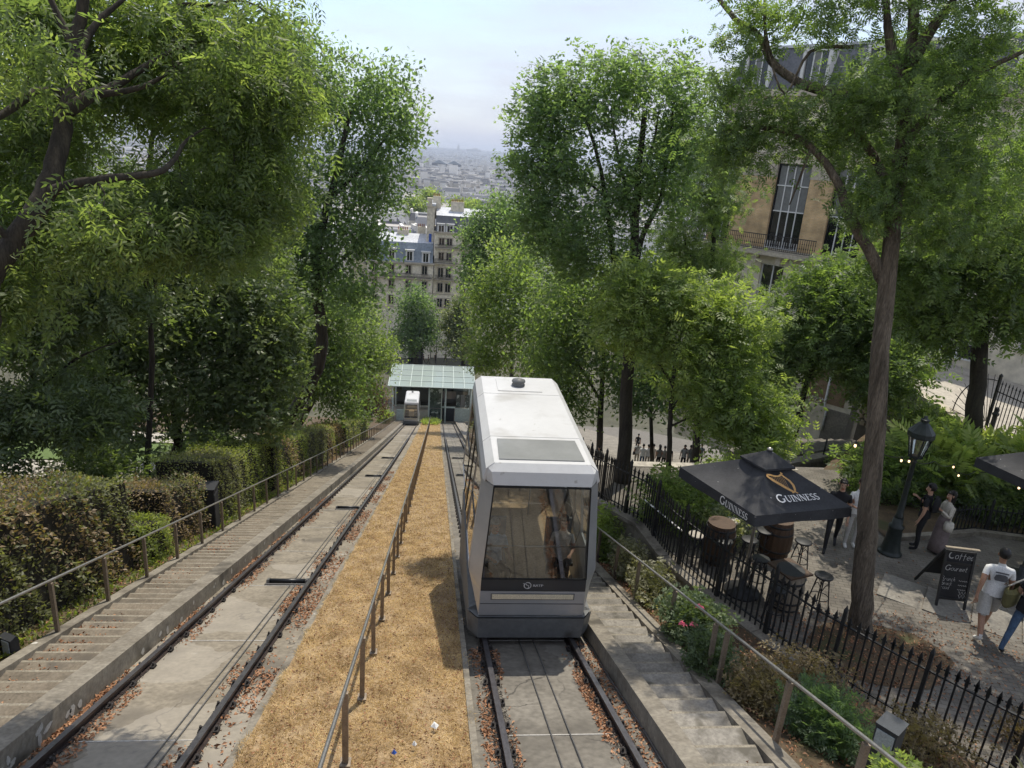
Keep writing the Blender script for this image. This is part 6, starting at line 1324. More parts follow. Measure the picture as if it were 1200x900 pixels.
# ------------------------------------------------------------------ bushes, roses, ferns
def bush(label, c, r, m, n, T, size, name='shrub', tint=.5, stems=9, stem_m=None, up=.35, flat=1.0, group=None, shell=.55, droop=0.0):
    n = int(n * .7); size *= 1.12; c = Vector(c); t = thing(name, label, name.replace('_', ' '), c, group=group); rx, ry, rz = r if hasattr(r, '__len__') else (r, r, r)
    mb = MB(); tips = []
    for i in range(stems):
        a = 2 * math.pi * i / stems + random.uniform(-.4, .4); q = random.uniform(.25, .85); e = Vector((rx * q * math.cos(a), ry * q * math.sin(a), rz * random.uniform(.9, 1.75))); mb.tube([c + Vector((.06 * math.cos(a), .06 * math.sin(a), -.15)), c + e * .5 + Vector((0, 0, .12 * rz)), c + e], [.018, .012, .005], 5); tips.append(e)
    mb.build('stems', stem_m or barkd, t)
    v = rng.normal(size=(n, 3)); v /= np.linalg.norm(v, axis=1, keepdims=True); rad = rng.uniform(0, 1, n) ** shell
    k = 1 + .22 * np.sin(v[:, 0] * 5 + c.x) * np.sin(v[:, 1] * 4 + c.y) + .15 * np.sin(v[:, 2] * 6)
    P = v * (rad * k)[:, None] * [rx, ry, rz] + [c.x, c.y, c.z + rz * .95]; ok = P[:, 2] > c.z - .1; P, v = P[ok], v[ok]; n = len(P)
    D = v * .7 + rng.normal(size=(n, 3)) * .6 + [0, 0, up]; cl = np.sin(P[:, 0] * 4.1) * np.sin(P[:, 1] * 3.7 + 1) * np.sin(P[:, 2] * 4.4)
    scatter('foliage', P, D, size * rng.uniform(.6, 1.4, n), tint + cl * .28 + rng.normal(size=n) * .14, T, m, t); return t
SP7, SP9, SP5 = tmpl_sprig(7), tmpl_sprig(9, .36, .2, .36), tmpl_sprig(5, .5, .3, .5)
lf_rose = leafmat('leaf_rose', (0.043, 0.065, 0.029), (0.087, 0.123, 0.058), (0.189, 0.232, 0.131), .25)
lf_drysh = leafmat('leaf_dried', (.06, .05, .025), (.15, .115, .06), (.27, .22, .12), .25)
lf_grey2 = leafmat('leaf_dusty', (0.072, 0.080, 0.043), (0.160, 0.160, 0.094), (0.304, 0.290, 0.189), .25)
def bz(x, y): return bed_z(x, y)
rb = bush('rose bush with three pink blooms beside the right handrail', (4.25, 9.25, bz(4.25, 9.2)), (.50, .55, .42), lf_rose, 2600, SP5, .12)
for i, q in enumerate(((800, 732, 8.75), (820, 712, 8.75), (813, 733, 8.55))):
    p = aty(q[0], q[1], q[2]); bl = MB(); 
    for k in range(12):
        a = 2.4 * k; r = .012 + .004 * k; bl.add([p + Vector((0, 0, .02)), p + Vector((r * math.cos(a) * 1.2, r * math.sin(a) * 1.2, .03)), p + Vector((r * 1.5 * math.cos(a + .5), r * 1.5 * math.sin(a + .5), .0)), p + Vector((r * .9 * math.cos(a + 1.1), r * .9 * math.sin(a + 1.1), .028))], [(0, 1, 2), (0, 2, 3)])
    bl.build('rose_bloom', pinkp, rb)
bush('dense dark green rose bush hanging over the right stairs kerb', (4.0, 7.95, bz(4.0, 7.95)), (.34, .5, .26), lf_rose, 1500, SP5, .11, tint=.4)
bush('dry brownish shrub below the grey box light', (4.3, 7.1, bz(4.3, 7.1)), (.38, .5, .28), lf_drysh, 1300, SP5, .09)
bush('feathery blue green shrub by the lower handrail post', (4.75, 6.3, bz(4.75, 6.3)), (.42, .42, .36), lf_grey, 1500, SP9, .15, tint=.3)
bush('fresh green sapling at the bottom edge in front of the box light', (4.62, 4.95, bz(4.62, 4.95)), (.20, .2, .36), lf_bright, 420, SP5, .12, tint=.6)
bush('dull olive shrub spread under the iron fence', (5.5, 8.0, bz(5.5, 8.0)), (.8, .6, .30), lf_drysh, 1700, SP5, .08, tint=.45)
bush('low dusty shrub along the foot of the iron fence', (6.5, 6.8, bz(6.5, 6.8)), (.9, .55, .22), lf_drysh, 1300, SP5, .09)
bush('small grey leaved shrub between handrail and wall', (4.3, 11.2, bz(4.3, 11.2)), (.4, .8, .34), lf_grey2, 2200, SP5, .10, tint=.55)
bush('tangled rose shrub with pale dry leaves beside the near cabin', (4.35, 12.9, bz(4.3, 12.9)), (.4, .7, .42), lf_grey2, 1800, SP5, .11, tint=.6)
bush('fresh green shrub beside the front corner of the near cabin', (4.15, 14.6, bz(4.15, 14.6)), (.35, .5, .75), lf_bright, 1700, SP5, .13, tint=.5)
bush('tufted yellowish weeds on the bank above the lower fence', (7.2, 5.6, bz(7.2, 5.6)), (.9, .5, .22), lf_grey2, 1200, tmpl_leaf(.2), .12, tint=.8)
bush('low evergreen shrub just inside the fence at the right edge', (9.3, 6.5, zp(6.5)), (.5, .4, .28), lf_hedgeg, 1700, L1T, .06, tint=.5)
bush('dark brown twiggy shrub beside the evergreen inside the fence', (8.6, 7.3, zp(7.3)), (.5, .35, .22), lf_hedgeb, 1300, L1T, .05, tint=.2)
bush('dark rounded shrub behind the brown clipped hedge on the left', (-10.2, 20.5, zt(20.5)), (1.5, 1.9, 1.15), lf_dark, 4200, SP5, .2, tint=.4)
bush('dark broad shrub between the near left hedge and the park path', (-13.0, 18.5, zt(18.5)), (2.2, 1.8, 1.0), lf_dark, 4600, SP5, .22, tint=.45)
bush('dark leafy undergrowth under the glossy tree beside the long clipped hedge', (-10.0, 29, zt(29)), (1.6, 3.2, 1.2), lf_dark, 4800, SP5, .24, tint=.4)
# plants on the plaza behind the fence
bush('light green flowering shrub left of the parasol', (5.75, 14.3, zp(14.3)), (.95, .9, .62), lf_bright, 3600, SP5, .15, tint=.45)
bush('pale flowering shrub close under the left corner of the parasol', (6.35, 13.3, zp(13.3)), (.6, .5, .45), lf_pale, 2000, SP5, .12, tint=.5)
bush('green shrub at the plaza edge behind the parasol', (7.6, 15.6, zp(15.6)), (.8, .8, .6), lf_bright, 2400, SP5, .15, tint=.4)
FERN = tmpl_sprig(13, .30, .35, .40)
bush('sumac like shrub with long bright fronds left of the second trunk', (13.9, 16.3, -8.4), (1.35, 1.1, 1.0), lf_bright, 900, FERN, .62, tint=.65, up=.35, group='bright fern leaved shrubs behind the lamp')
bush('sumac like shrub with arching fronds right of the second trunk', (16.2, 15.6, -8.4), (1.5, 1.2, 1.25), lf_bright, 1000, FERN, .66, tint=.7, up=.3, group='bright fern leaved shrubs behind the lamp')
bush('dark leafy shrub behind the lamp post', (12.2, 16.4, -8.3), (1.2, 1.2, .75), lf_mid, 2600, SP7, .25, tint=.45)
bush('dark ivy like shrub at the foot of the second trunk', (14.6, 14.9, -8.2), (1.3, .8, .55), lf_dark, 3400, SP5, .15, tint=.45)
bush('tall soft green shrub leaning in at the right edge above the walkers', (14.6, 12.3, zp(12.3)), (1.0, .8, .75), lf_mid, 2800, SP9, .24, tint=.5)
bush('dark shrub hanging down the rubble wall', (16.6, 20.5, -8.6), (.7, 2.2, .8), lf_mid, 2600, SP7, .22, tint=.4)
bush('small shrub on the parapet beside the side stairs', tuple(at(985, 552, 23.5)), (.5, .4, .35), lf_bright, 700, SP5, .13)

# ------------------------------------------------------------------ trees
def ptsmooth(P, n=4):
    P = [Vector(p) for p in P]; out = []
    for i in range(len(P) - 1):
        p0, p1, p2, p3 = P[max(0, i - 1)], P[i], P[i + 1], P[min(len(P) - 1, i + 2)]
        for k in range(n):
            t = k / n; out.append(.5 * ((2 * p1) + (p2 - p0) * t + (2 * p0 - 5 * p1 + 4 * p2 - p3) * t * t + (3 * p1 - p0 - 3 * p2 + p3) * t ** 3))
    return out + [P[-1]]
def tree(label, limbs, blobs, ntips, sprigs, T, size, m, bk=None, group=None, tint=.5, sig=.3, droop=0.2, twig=.016, name='tree', outw=.8, jit=.12, sparse=0.0, tipr=.5):
    """limbs: list of (points, r0, r1); first is the trunk. blobs: (centre, (rx,ry,rz)) where the twigs end."""
    bk = bk or bark; base = Vector(limbs[0][0][0]); t = thing(name, label, 'tree', base, group=group); N = []; Rn = []
    for i, (P, r0, r1) in enumerate(limbs):
        Q = ptsmooth(P); k = len(Q); rr = [lerp(r0, r1, j / (k - 1)) for j in range(k)]
        if i == 0: rr[0] *= 1.35; rr[1] *= 1.12
        mb = MB(); n_ = 12 if r0 > .1 else 7
        for j in range(k): 
            if 0 < j < k - 1: Q[j] = Q[j] + Vector((random.uniform(-1, 1), random.uniform(-1, 1), random.uniform(-.5, .5))) * rr[j] * .18
        mb.tube(Q, rr, n_); mb.build('trunk' if i == 0 else 'limb', bk, t)
        st_ = int(k * (.45 if i == 0 else .15))
        for j in range(st_, k): N.append(tuple(Q[j])); Rn.append(rr[j])
    N0 = len(N); w = np.array([(b[1][0] * b[1][1] * b[1][2]) ** .6 for b in blobs]); w = w / w.sum(); B = rng.choice(len(blobs), ntips, p=w); v = rng.normal(size=(ntips, 3)); v /= np.linalg.norm(v, axis=1, keepdims=True); rad = rng.uniform(0, 1, ntips) ** tipr
    C_ = np.array([tuple(b[0]) for b in blobs]); R_ = np.array([b[1] for b in blobs]); TP_ = C_[B] + v * rad[:, None] * R_[B]
    NA = np.array(N); d = np.min(np.linalg.norm(TP_[:, None, :] - NA[None], axis=2), axis=1); TP_ = TP_[np.argsort(d)]
    nodes = np.zeros((N0 + ntips * 3, 3)); nodes[:N0] = NA; nr = np.zeros(N0 + ntips * 3); nr[:N0] = Rn; cnt = N0; mb = MB(); LP = []; LD = []; LV = []
    for tp in TP_:
        dd = np.linalg.norm(nodes[:cnt] - tp, axis=1) + (nodes[:cnt, 2] - tp[2]).clip(0) * .6; i = int(np.argmin(dd)); a = nodes[i]; L = np.linalg.norm(tp - a)
        if L < .05: continue
        mid = (a + tp) / 2 + rng.normal(size=3) * L * .09 + [0, 0, L * .10]; q1 = a * .55 + mid * .45; q1 = q1 + [0, 0, L * .03]
        r = min(nr[i] * .75, .006 + twig * L); mb.tube([a, q1, mid, tp], [r, r * .8, r * .55, .004], 5 if r > .02 else 4, cap=False)
        nodes[cnt:cnt + 2] = [mid, tp]; nr[cnt:cnt + 2] = [r * .55, max(.006, r * .3)]; cnt += 2
        if sparse and random.random() < sparse: continue
        q = sprigs; f = rng.uniform(.30, 1.0, q)[:, None]; ax = (tp - mid) / (np.linalg.norm(tp - mid) + 1e-6); P = mid * (1 - f) + tp * f + rng.normal(size=(q, 3)) * sig * [1, 1, .75]
        LP.append(P); LD.append(ax * outw * .5 + rng.normal(size=(q, 3)) * .75 + [0, 0, .12 - droop]); LV.append(np.full(q, rng.normal() * .13))
    stuff(mb.build('twigs', bk, t))
    P = np.concatenate(LP); D = np.concatenate(LD); V2 = np.concatenate(LV); n = len(P)
    scatter('crown', P, D, size * rng.uniform(.65, 1.35, n), tint + V2 + rng.normal(size=n) * .10, T, m, t, jit=jit); return t
def E(px, py, d, rx, ry, rd=None):          # a clump of crown measured in the survey: centre and half sizes in pixels, depth half size in metres
    s = d / FPX; return (at(px, py, d), (rx * s, (rd if rd is not None else rx * s), ry * s))
def LP_(*q): return [at(*p) for p in q]
PEND = tmpl_sprig(7, .30, .75, .54); PEND2 = tmpl_sprig(7, .34, .5, .5)
# left: big foreground tree with long drooping leaves
g0 = Vector((-7.0, 4.4, zt(4.4)))
tree('big foreground tree with dark leaning limbs and drooping leaves, top left', [([g0, at(-70, 470, 6.36), at(-15, 330, 6.44), at(12, 290, 6.51), at(42, 245, 6.59), at(62, 205, 6.66), at(72, 150, 6.73), at(88, 105, 6.81), at(93, 66, 6.88), at(90, 40, 6.86), at(97, 5, 6.8), at(100, -40, 6.7)], 0.126, 0.045),
    (LP_((60, 225, 6.59), (85, 216, 6.59), (140, 208, 6.66), (185, 202, 6.81), (203, 188, 6.96), (218, 165, 7.18), (240, 150, 7.40)), 0.055, 0.010), (LP_((80, 130, 6.73), (105, 112, 6.81), (128, 104, 6.96), (165, 82, 7.18), (200, 60, 7.40), (250, 45, 7.77)), 0.070, 0.012), (LP_((84, 112, 6.81), (45, 108, 6.66), (15, 126, 6.44), (-40, 160, 6.14)), 0.063, 0.024), (LP_((110, 112, 6.88), (160, 104, 6.96), (190, 90, 7.10), (212, 72, 7.25)), 0.039, 0.008),
    (LP_((92, 62, 6.88), (76, 35, 6.81), (60, 0, 6.73), (40, -40, 6.66)), 0.049, 0.016), (LP_((93, 60, 6.88), (120, 20, 7.03), (170, -20, 7.25)), 0.049, 0.012), (LP_((200, 15, 7.40), (215, 5, 7.40), (245, 6, 7.55), (290, 2, 7.77), (335, 30, 8.14)), 0.025, 0.006), (LP_((20, 290, 6.51), (-10, 260, 6.36), (-50, 230, 6.14)), 0.042, 0.012)],
    [E(40, 20, 7.6, 110, 70, .6), E(170, 30, 7.9, 110, 60, .7), E(280, 50, 8.0, 80, 60, .7), E(330, 110, 8.1, 36, 60, .6), E(30, 150, 7.5, 70, 55, .6), E(160, 110, 8.1, 90, 40, .6), E(270, 150, 8.1, 70, 50, .7), E(20, 240, 7.3, 60, 60, .6), E(205, 225, 8.0, 105, 40, .6), E(120, 270, 7.6, 110, 40, .6), E(300, 220, 8.2, 50, 50, .6), E(-10, 330, 6.9, 80, 60, .6), E(230, 275, 7.9, 80, 35, .6), E(20, 60, 6.1, 60, 40, .2), E(250, 60, 7.0, 70, 40, .2), E(120, 255, 6.3, 60, 25, .2)], 1050, 16, PEND, .15, lf_fore, barkd, tint=.5, sig=.2, droop=.7, twig=.011, sparse=.05)
tree('broad leafy tree filling the gap behind the foreground tree on the left', [([Vector((-17, 32, zt(32))), at(150, 430, 30), at(160, 330, 29), at(170, 240, 28), at(180, 150, 27.5)], .25, .08), (LP_((160, 320, 29), (210, 260, 28.5), (250, 200, 28)), .1, .03), (LP_((165, 280, 28.5), (110, 220, 28), (70, 170, 27.5)), .1, .03), (LP_((175, 200, 28), (230, 140, 27.5), (270, 100, 27)), .08, .02)],
    [E(60, 200, 27, 80, 60, 2.5), E(60, 110, 27, 70, 45, 2.2), E(200, 235, 27.5, 55, 40, 2.2), E(260, 190, 28, 55, 70, 2.2), E(280, 110, 27.5, 50, 60, 2), E(230, 280, 28, 70, 45, 2.2), E(130, 300, 27, 80, 40, 2.2), E(300, 280, 28.5, 40, 60, 1.8), E(200, 100, 27, 60, 40, 2)], 520, 25, PEND2, .38, lf_mid, barkd, tint=.5, sig=.42, droop=.4)
# the second, darker tree hanging in at the left, and its thin trunk
tree('dark hanging tree at the left edge above the broad hedge', [([Vector((-17.5, 20.5, zt(20.5) + .1)), at(42, 500, 21), at(38, 450, 20.5), at(50, 380, 20)], .12, .06), (LP_((40, 460, 20.4), (90, 420, 20), (140, 400, 20)), .05, .02)],
    [E(40, 400, 19.5, 80, 75, 1.6), E(-10, 330, 19, 60, 60, 1.5), E(110, 350, 20, 70, 40, 1.4), E(30, 480, 19.5, 45, 40, 1.0), E(-10, 500, 19, 30, 40, 1.0), E(70, 300, 20, 70, 50, 1.5), E(100, 480, 19.5, 60, 30, 1)], 260, 23, PEND2, .39, lf_dark, barkd, tint=.5, sig=.32, droop=.4)
tree('dark glossy bushy tree with several crooked stems behind the hedges', [([Vector((-11.2, 26.5, zt(26.5))), at(208, 525, 27.5), at(205, 490, 27), at(200, 455, 26.5), at(195, 410, 26)], .20, .07), (LP_((208, 520, 27.4), (185, 470, 26.5), (165, 430, 26), (150, 390, 25.5)), .11, .04), (LP_((204, 480, 27), (235, 440, 26.8), (270, 410, 26.5)), .09, .03), (LP_((205, 500, 27), (225, 460, 27.5), (235, 400, 27.5)), .09, .03)],
    [E(200, 360, 25, 90, 80, 2.6), E(290, 380, 26, 60, 85, 2.2), E(270, 310, 26, 55, 45, 2), E(130, 420, 25, 75, 70, 2.2), E(310, 460, 26, 40, 50, 1.6), E(160, 320, 25, 60, 50, 2.0), E(120, 500, 24.5, 55, 25, 1.5), E(250, 470, 26, 60, 55, 1.8), E(90, 470, 25, 60, 50, 2), E(220, 420, 24.5, 90, 60, 1.6), E(330, 400, 26.5, 30, 60, 1.5)], 620, 25, SP5, .38, lf_dark, barkd, tint=.52, sig=.40, droop=.3)
tree('young tree with a bent twin stem in front of the dark bushy one', [([Vector((-9.6, 22.0, zt(22))), at(178, 420, 22), at(172, 330, 21), at(176, 290, 20.5), at(190, 270, 20)], .10, .04), (LP_((174, 300, 20.6), (192, 278, 20.4), (212, 280, 20.3), (240, 262, 20)), .04, .015), (LP_((183, 345, 21), (180, 310, 20.8), (186, 280, 20.6)), .045, .02)], [E(220, 270, 20, 80, 30, 1.5), E(170, 250, 20, 70, 40, 1.4), E(260, 290, 20.5, 50, 30, 1.2), E(300, 250, 21, 45, 35, 1.2)], 150, 26, PEND2, .30, lf_fore, barkd, tint=.6, sig=.28, droop=.5)
# left: the tall tree against the sky
tree('tall rounded green tree on the left with its crown against the sky', [([Vector((-10.5, 41, zt(41))), at(372, 430, 40), at(370, 330, 38.5), at(374, 280, 38), at(395, 200, 37), at(410, 130, 36.5)], .42, .10), (LP_((370, 320, 38.5), (350, 295, 38), (335, 285, 37.5)), .13, .05), (LP_((375, 275, 38), (345, 210, 37.5), (320, 160, 37)), .14, .04), (LP_((385, 235, 37.5), (430, 190, 37), (460, 150, 37)), .12, .03), (LP_((372, 330, 38.5), (395, 310, 38), (420, 290, 38)), .10, .03)],
    [E(405, 115, 37, 60, 60, 3.0), E(455, 130, 37, 42, 65, 2.4), E(350, 100, 37, 50, 60, 2.6), E(330, 50, 36, 35, 35, 2), E(400, 200, 37.5, 65, 45, 3), E(440, 215, 37.5, 38, 50, 2.2), E(390, 275, 38, 68, 50, 3.0), E(330, 230, 37, 45, 65, 2.4), E(435, 290, 38, 26, 40, 1.8), E(475, 160, 37, 22, 30, 1.5), E(340, 320, 38, 55, 55, 2.6), E(310, 140, 37, 40, 60, 2.2), E(295, 260, 37, 40, 60, 2.2), E(400, 345, 38, 50, 30, 2.2)], 820, 42, L1T, .25, lf_grey, barkd, tint=.46, sig=.45, droop=.25, twig=.012)
tree('dense mid green tree below the tall one on the left', [([Vector((-11, 50, zt(50))), at(385, 430, 49), at(382, 370, 48)], .3, .1), (LP_((383, 400, 48.5), (350, 370, 48)), .1, .04)], [E(375, 370, 46, 62, 60, 3.5), E(350, 430, 45, 60, 45, 3), E(395, 440, 46, 40, 45, 2.4), E(320, 400, 45, 50, 60, 2.5), E(400, 480, 46, 30, 15, 1.5)], 440, 40, L1T, .28, lf_mid, barkd, tint=.38, sig=.5)
tree('light green tree on the left just above the lower handrail', [([Vector((-9.6, 62, zt(62))), at(434, 450, 61.5), at(432, 400, 61)], .2, .06), (LP_((433, 430, 61), (415, 400, 60.5)), .07, .03)], [E(432, 385, 61, 30, 40, 2.2), E(445, 415, 61, 24, 32, 2), E(415, 420, 60, 28, 35, 2), E(425, 450, 60, 30, 28, 2)], 190, 40, L1T, .27, lf_bright, barkd, tint=.45, sig=.5)
tree('small purple leaved tree beside the lower station', [([Vector((-10.2, 76, zt(76))), at(436, 480, 76), at(435, 460, 76)], .1, .04)], [E(434, 468, 76, 22, 22, 1.8)], 90, 34, L1T, .27, lf_purple, barkd, sig=.4)
bush('bright yellow green shrub at the end of the left handrail', (-6.6, 84.5, zt(84.5)), (1.0, 1.0, 1.0), lf_bright, 1800, L1T, .25, tint=.75)
bush('dark hedge like shrub left of the lower station', (-8.5, 70, zt(70)), (1.6, 6, 1.2), lf_mid, 3500, L1T, .27, tint=.4)
tree('dark rounded tree beyond the station, left of the street gap', [([at(487, 428, 116), at(487, 400, 115), at(487, 370, 115)], .35, .12)], [E(486, 362, 115, 26, 34, 3.6), E(484, 395, 114, 26, 22, 3.2), E(500, 385, 115, 14, 25, 2)], 230, 44, L1T, .42, lf_grey, barkd, tint=.35, sig=.7)
tree('cone shaped tree with pale blossom beyond the station, right of the gap', [([at(543, 428, 119), at(542, 400, 118), at(541, 370, 118)], .3, .1)], [E(539, 360, 118, 14, 18, 2.0), E(541, 385, 118, 22, 22, 3), E(541, 408, 117, 27, 16, 3), E(525, 380, 118, 10, 20, 1.6)], 230, 42, L1T, .40, lf_pale, barkd, tint=.42, sig=.6)
# right side ----------------------------------------------------------------------------
tree('big foreground tree on the plaza with a thick ridged trunk and forked limbs', [([Vector((7.72, 9.95, zp(9.95) - .1)), at(1010, 690, 12.35), at(1019, 600, 12.0), at(1028, 470, 11.55), at(1038, 350, 11.2), at(1050, 235, 10.9), at(1058, 150, 10.7), at(1068, 60, 10.5), at(1070, -30, 10.3), at(1074, -90, 10.2)], .20, .05),
    (LP_((1036, 330, 11.2), (1022, 300, 11.1), (1005, 270, 11.0), (990, 235, 10.9), (976, 203, 10.9), (955, 177, 11.0), (930, 158, 11.1), (890, 149, 11.3), (848, 152, 11.6)), .10, .025), (LP_((1050, 235, 10.9), (1038, 210, 10.9), (1022, 180, 11), (1005, 150, 11.1)), .09, .05), (LP_((1062, 130, 10.7), (1010, 115, 10.9), (966, 106, 11.1), (935, 96, 11.2), (905, 72, 11.3), (888, 40, 11.4), (862, 22, 11.5), (840, -5, 11.6)), .10, .035), (LP_((905, 72, 11.3), (897, 40, 11.2), (896, 0, 11.1)), .04, .02),
    (LP_((1060, 110, 10.6), (1045, 60, 10.5), (1040, 20, 10.4), (1038, -20, 10.3)), .10, .03), (LP_((1066, 70, 10.5), (1095, 30, 10.3), (1125, -10, 10)), .12, .03), (LP_((1056, 180, 10.8), (1090, 130, 10.5), (1140, 90, 10.2), (1200, 60, 9.9)), .07, .03), (LP_((1000, 55, 10.9), (950, 60, 11.0), (920, 110, 11.0), (900, 60, 11.2)), .03, .012), (LP_((950, 175, 11), (935, 215, 11.2), (925, 240, 11.4)), .025, .01)],
    [E(1050, 110, 10.4, 95, 50, .9), E(1140, 110, 10.2, 80, 80, .9), E(1180, 200, 10.5, 50, 60, .8), E(980, 150, 10.9, 60, 35, .8), E(1090, 200, 10.4, 60, 45, .7), E(980, 20, 10.8, 90, 35, .9), E(1130, 20, 10, 80, 40, .9), E(880, 20, 11.3, 50, 40, .7), E(900, 170, 11.3, 55, 40, .6), E(850, 170, 11.6, 40, 50, .6), E(1020, 240, 10.8, 40, 35, .5), E(1110, 270, 10.8, 45, 25, .5), E(855, 100, 11.5, 25, 30, .5), E(1100, 190, 13.5, 90, 60, 1.3), E(1040, 250, 13.2, 60, 40, 1.0), E(1010, 170, 13.2, 70, 50, 1.1), E(1160, 260, 12.5, 50, 50, 1), E(1080, 90, 13, 90, 60, 1.2), E(1240, 210, 12, 60, 80, 1.2), E(1290, 290, 12, 60, 60, 1.2), E(920, 130, 11.3, 50, 35, .6), E(1050, -60, 10.4, 110, 45, 1.0), E(1140, -50, 10, 80, 50, .9)], 1120, 14, SP9, .21, lf_robin, bark, tint=.45, sig=.15, droop=.15, twig=.012)  # the two clumps beyond the right edge of view are added to shade the plaza
tree('second dark trunked tree rising from the fern bed at the right', [([Vector((15.2, 16.9, -8.6)), at(1139, 520, 20.0), at(1147, 430, 19.5), at(1152, 360, 19.2), at(1160, 290, 18.9), at(1170, 220, 18.6)], .26, .13), (LP_((1152, 350, 19.2), (1125, 300, 19), (1100, 260, 18.8)), .10, .03), (LP_((1156, 320, 19), (1190, 280, 18.6), (1230, 250, 18.2)), .10, .04)],
    [E(1155, 290, 18.5, 75, 50, 1.5), E(1090, 300, 19, 50, 50, 1.3), E(1190, 360, 18.6, 35, 45, 1.0), E(1100, 380, 19.2, 45, 35, 1.1), E(1180, 220, 18.4, 60, 40, 1.4), E(1120, 230, 16.5, 70, 45, 1.6), E(1060, 300, 16.5, 50, 45, 1.4), E(1190, 310, 17, 40, 60, 1.3), E(1080, 350, 18, 50, 40, 1.3)], 520, 20, SP7, .33, lf_robin, barkd, tint=.35, sig=.28, droop=.2)
tree('middle tree with a leaning thin trunk below the brick building', [([Vector((14.4, 25.5, -11.2)), at(934, 500, 26.5), at(942, 460, 26), at(955, 420, 25.5), at(968, 380, 25)], .14, .07), (LP_((945, 450, 26), (975, 420, 25.7), (1000, 400, 25.4)), .06, .02), (LP_((950, 430, 25.8), (925, 390, 25.6)), .06, .02)],
    [E(960, 375, 25, 65, 50, 1.9), E(1010, 360, 25, 50, 55, 1.7), E(905, 425, 25.5, 45, 26, 1.3), E(990, 420, 25, 45, 22, 1.2), E(975, 330, 25.5, 45, 30, 1.4), E(1060, 400, 24, 35, 45, 1.2), E(1050, 430, 23, 35, 25, 1), E(1030, 450, 24, 30, 25, 1)], 420, 22, SP7, .38, lf_robin, barkd, tint=.5, sig=.35, droop=.2)
tree('tall grey green tree with many upright stems, right of the near cabin', [([Vector((5.06, 16.75, zp(16.7) - .1)), at(733, 500, 18.6), at(736, 420, 18.2), at(741, 350, 17.9), at(744, 270, 17.5), at(748, 200, 17.3), at(756, 130, 17.1)], .20, .06), (LP_((737, 400, 18.1), (722, 320, 17.9), (712, 250, 17.6), (704, 200, 17.5), (690, 150, 17.4), (670, 110, 17.3)), .085, .025), (LP_((742, 340, 17.9), (752, 280, 17.6), (775, 230, 17.5), (782, 180, 17.3), (790, 120, 17.2)), .085, .025), (LP_((744, 290, 17.6), (738, 240, 17.5), (724, 180, 17.3), (716, 130, 17.2)), .06, .02), (LP_((708, 230, 17.6), (690, 215, 17.6), (660, 205, 17.6), (630, 195, 17.6)), .035, .012), (LP_((746, 220, 17.4), (765, 170, 17.3), (772, 130, 17.2)), .05, .015)],
    [E(690, 110, 17.4, 70, 50, 1.5), E(760, 95, 17.2, 70, 45, 1.5), E(640, 130, 17.6, 40, 50, 1.2), E(650, 195, 17.6, 45, 50, 1.3), E(700, 270, 17.8, 60, 50, 1.5), E(660, 290, 18, 40, 50, 1.3), E(780, 200, 17.3, 45, 55, 1.2), E(740, 200, 17.3, 45, 45, 1.0), E(625, 250, 18, 25, 30, 1.0), E(810, 130, 17.2, 35, 50, 1.0), E(605, 185, 17.8, 16, 22, .8)], 640, 22, SP5, .20, lf_grey, barkd, tint=.55, sig=.22, droop=.15, twig=.011, sparse=.06)
tree('bright yellow green tree on a thin trunk at the plaza edge', [([Vector((6.05, 15.9, zp(15.9) - .1)), at(784, 530, 17.4), at(786, 480, 17.1), at(790, 430, 16.9), at(800, 380, 16.7)], .075, .035), (LP_((786, 480, 17.1), (820, 440, 16.9), (850, 410, 16.8)), .035, .012), (LP_((788, 450, 17), (760, 410, 16.9), (735, 380, 16.8)), .035, .012), (LP_((785, 500, 17.2), (830, 480, 17), (870, 475, 16.8)), .03, .01)],
    [E(790, 350, 16.6, 80, 40, 1.3), E(850, 390, 16.8, 60, 45, 1.2), E(740, 380, 16.8, 50, 45, 1.1), E(860, 470, 16.9, 60, 40, 1.1), E(820, 430, 16.8, 60, 40, 1.1), E(890, 510, 16.8, 40, 28, .9), E(760, 330, 16.6, 50, 30, 1)], 420, 21, SP7, .28, lf_bright, barkd, tint=.5, sig=.22, droop=.25)
tree('leafy light green tree overhanging the brick building from the left', [([Vector((10.2, 24, zt(24))), at(820, 450, 26), at(828, 380, 25), at(835, 300, 24.5), at(838, 230, 24)], .16, .05), (LP_((830, 340, 24.8), (805, 290, 24.5), (795, 240, 24.3)), .06, .02)], [E(830, 230, 24, 45, 60, 1.6), E(805, 170, 24, 38, 60, 1.5), E(830, 310, 24.5, 45, 40, 1.5), E(795, 290, 24.5, 35, 50, 1.4), E(850, 180, 24, 15, 40, 1)], 190, 26, SP9, .32, lf_robin, barkd, tint=.65, sig=.32, droop=.35)
tree('green tree farther down the public stairs with a straight dark trunk', [([spos(702, 542), at(703, 500, 42), at(705, 460, 41.5), at(708, 400, 41)], .24, .10), (LP_((704, 470, 41.5), (680, 430, 41), (660, 400, 41)), .1, .03), (LP_((706, 440, 41.3), (730, 400, 41), (745, 370, 41)), .1, .03)], [E(690, 390, 40, 65, 60, 3), E(650, 420, 40, 45, 50, 2.6), E(735, 420, 41, 40, 55, 2.4), E(670, 470, 40, 30, 30, 2), E(710, 340, 40, 60, 40, 3), E(655, 360, 41, 45, 45, 2.6)], 420, 36, L1T, .26, lf_mid, barkd, tint=.5, sig=.5)
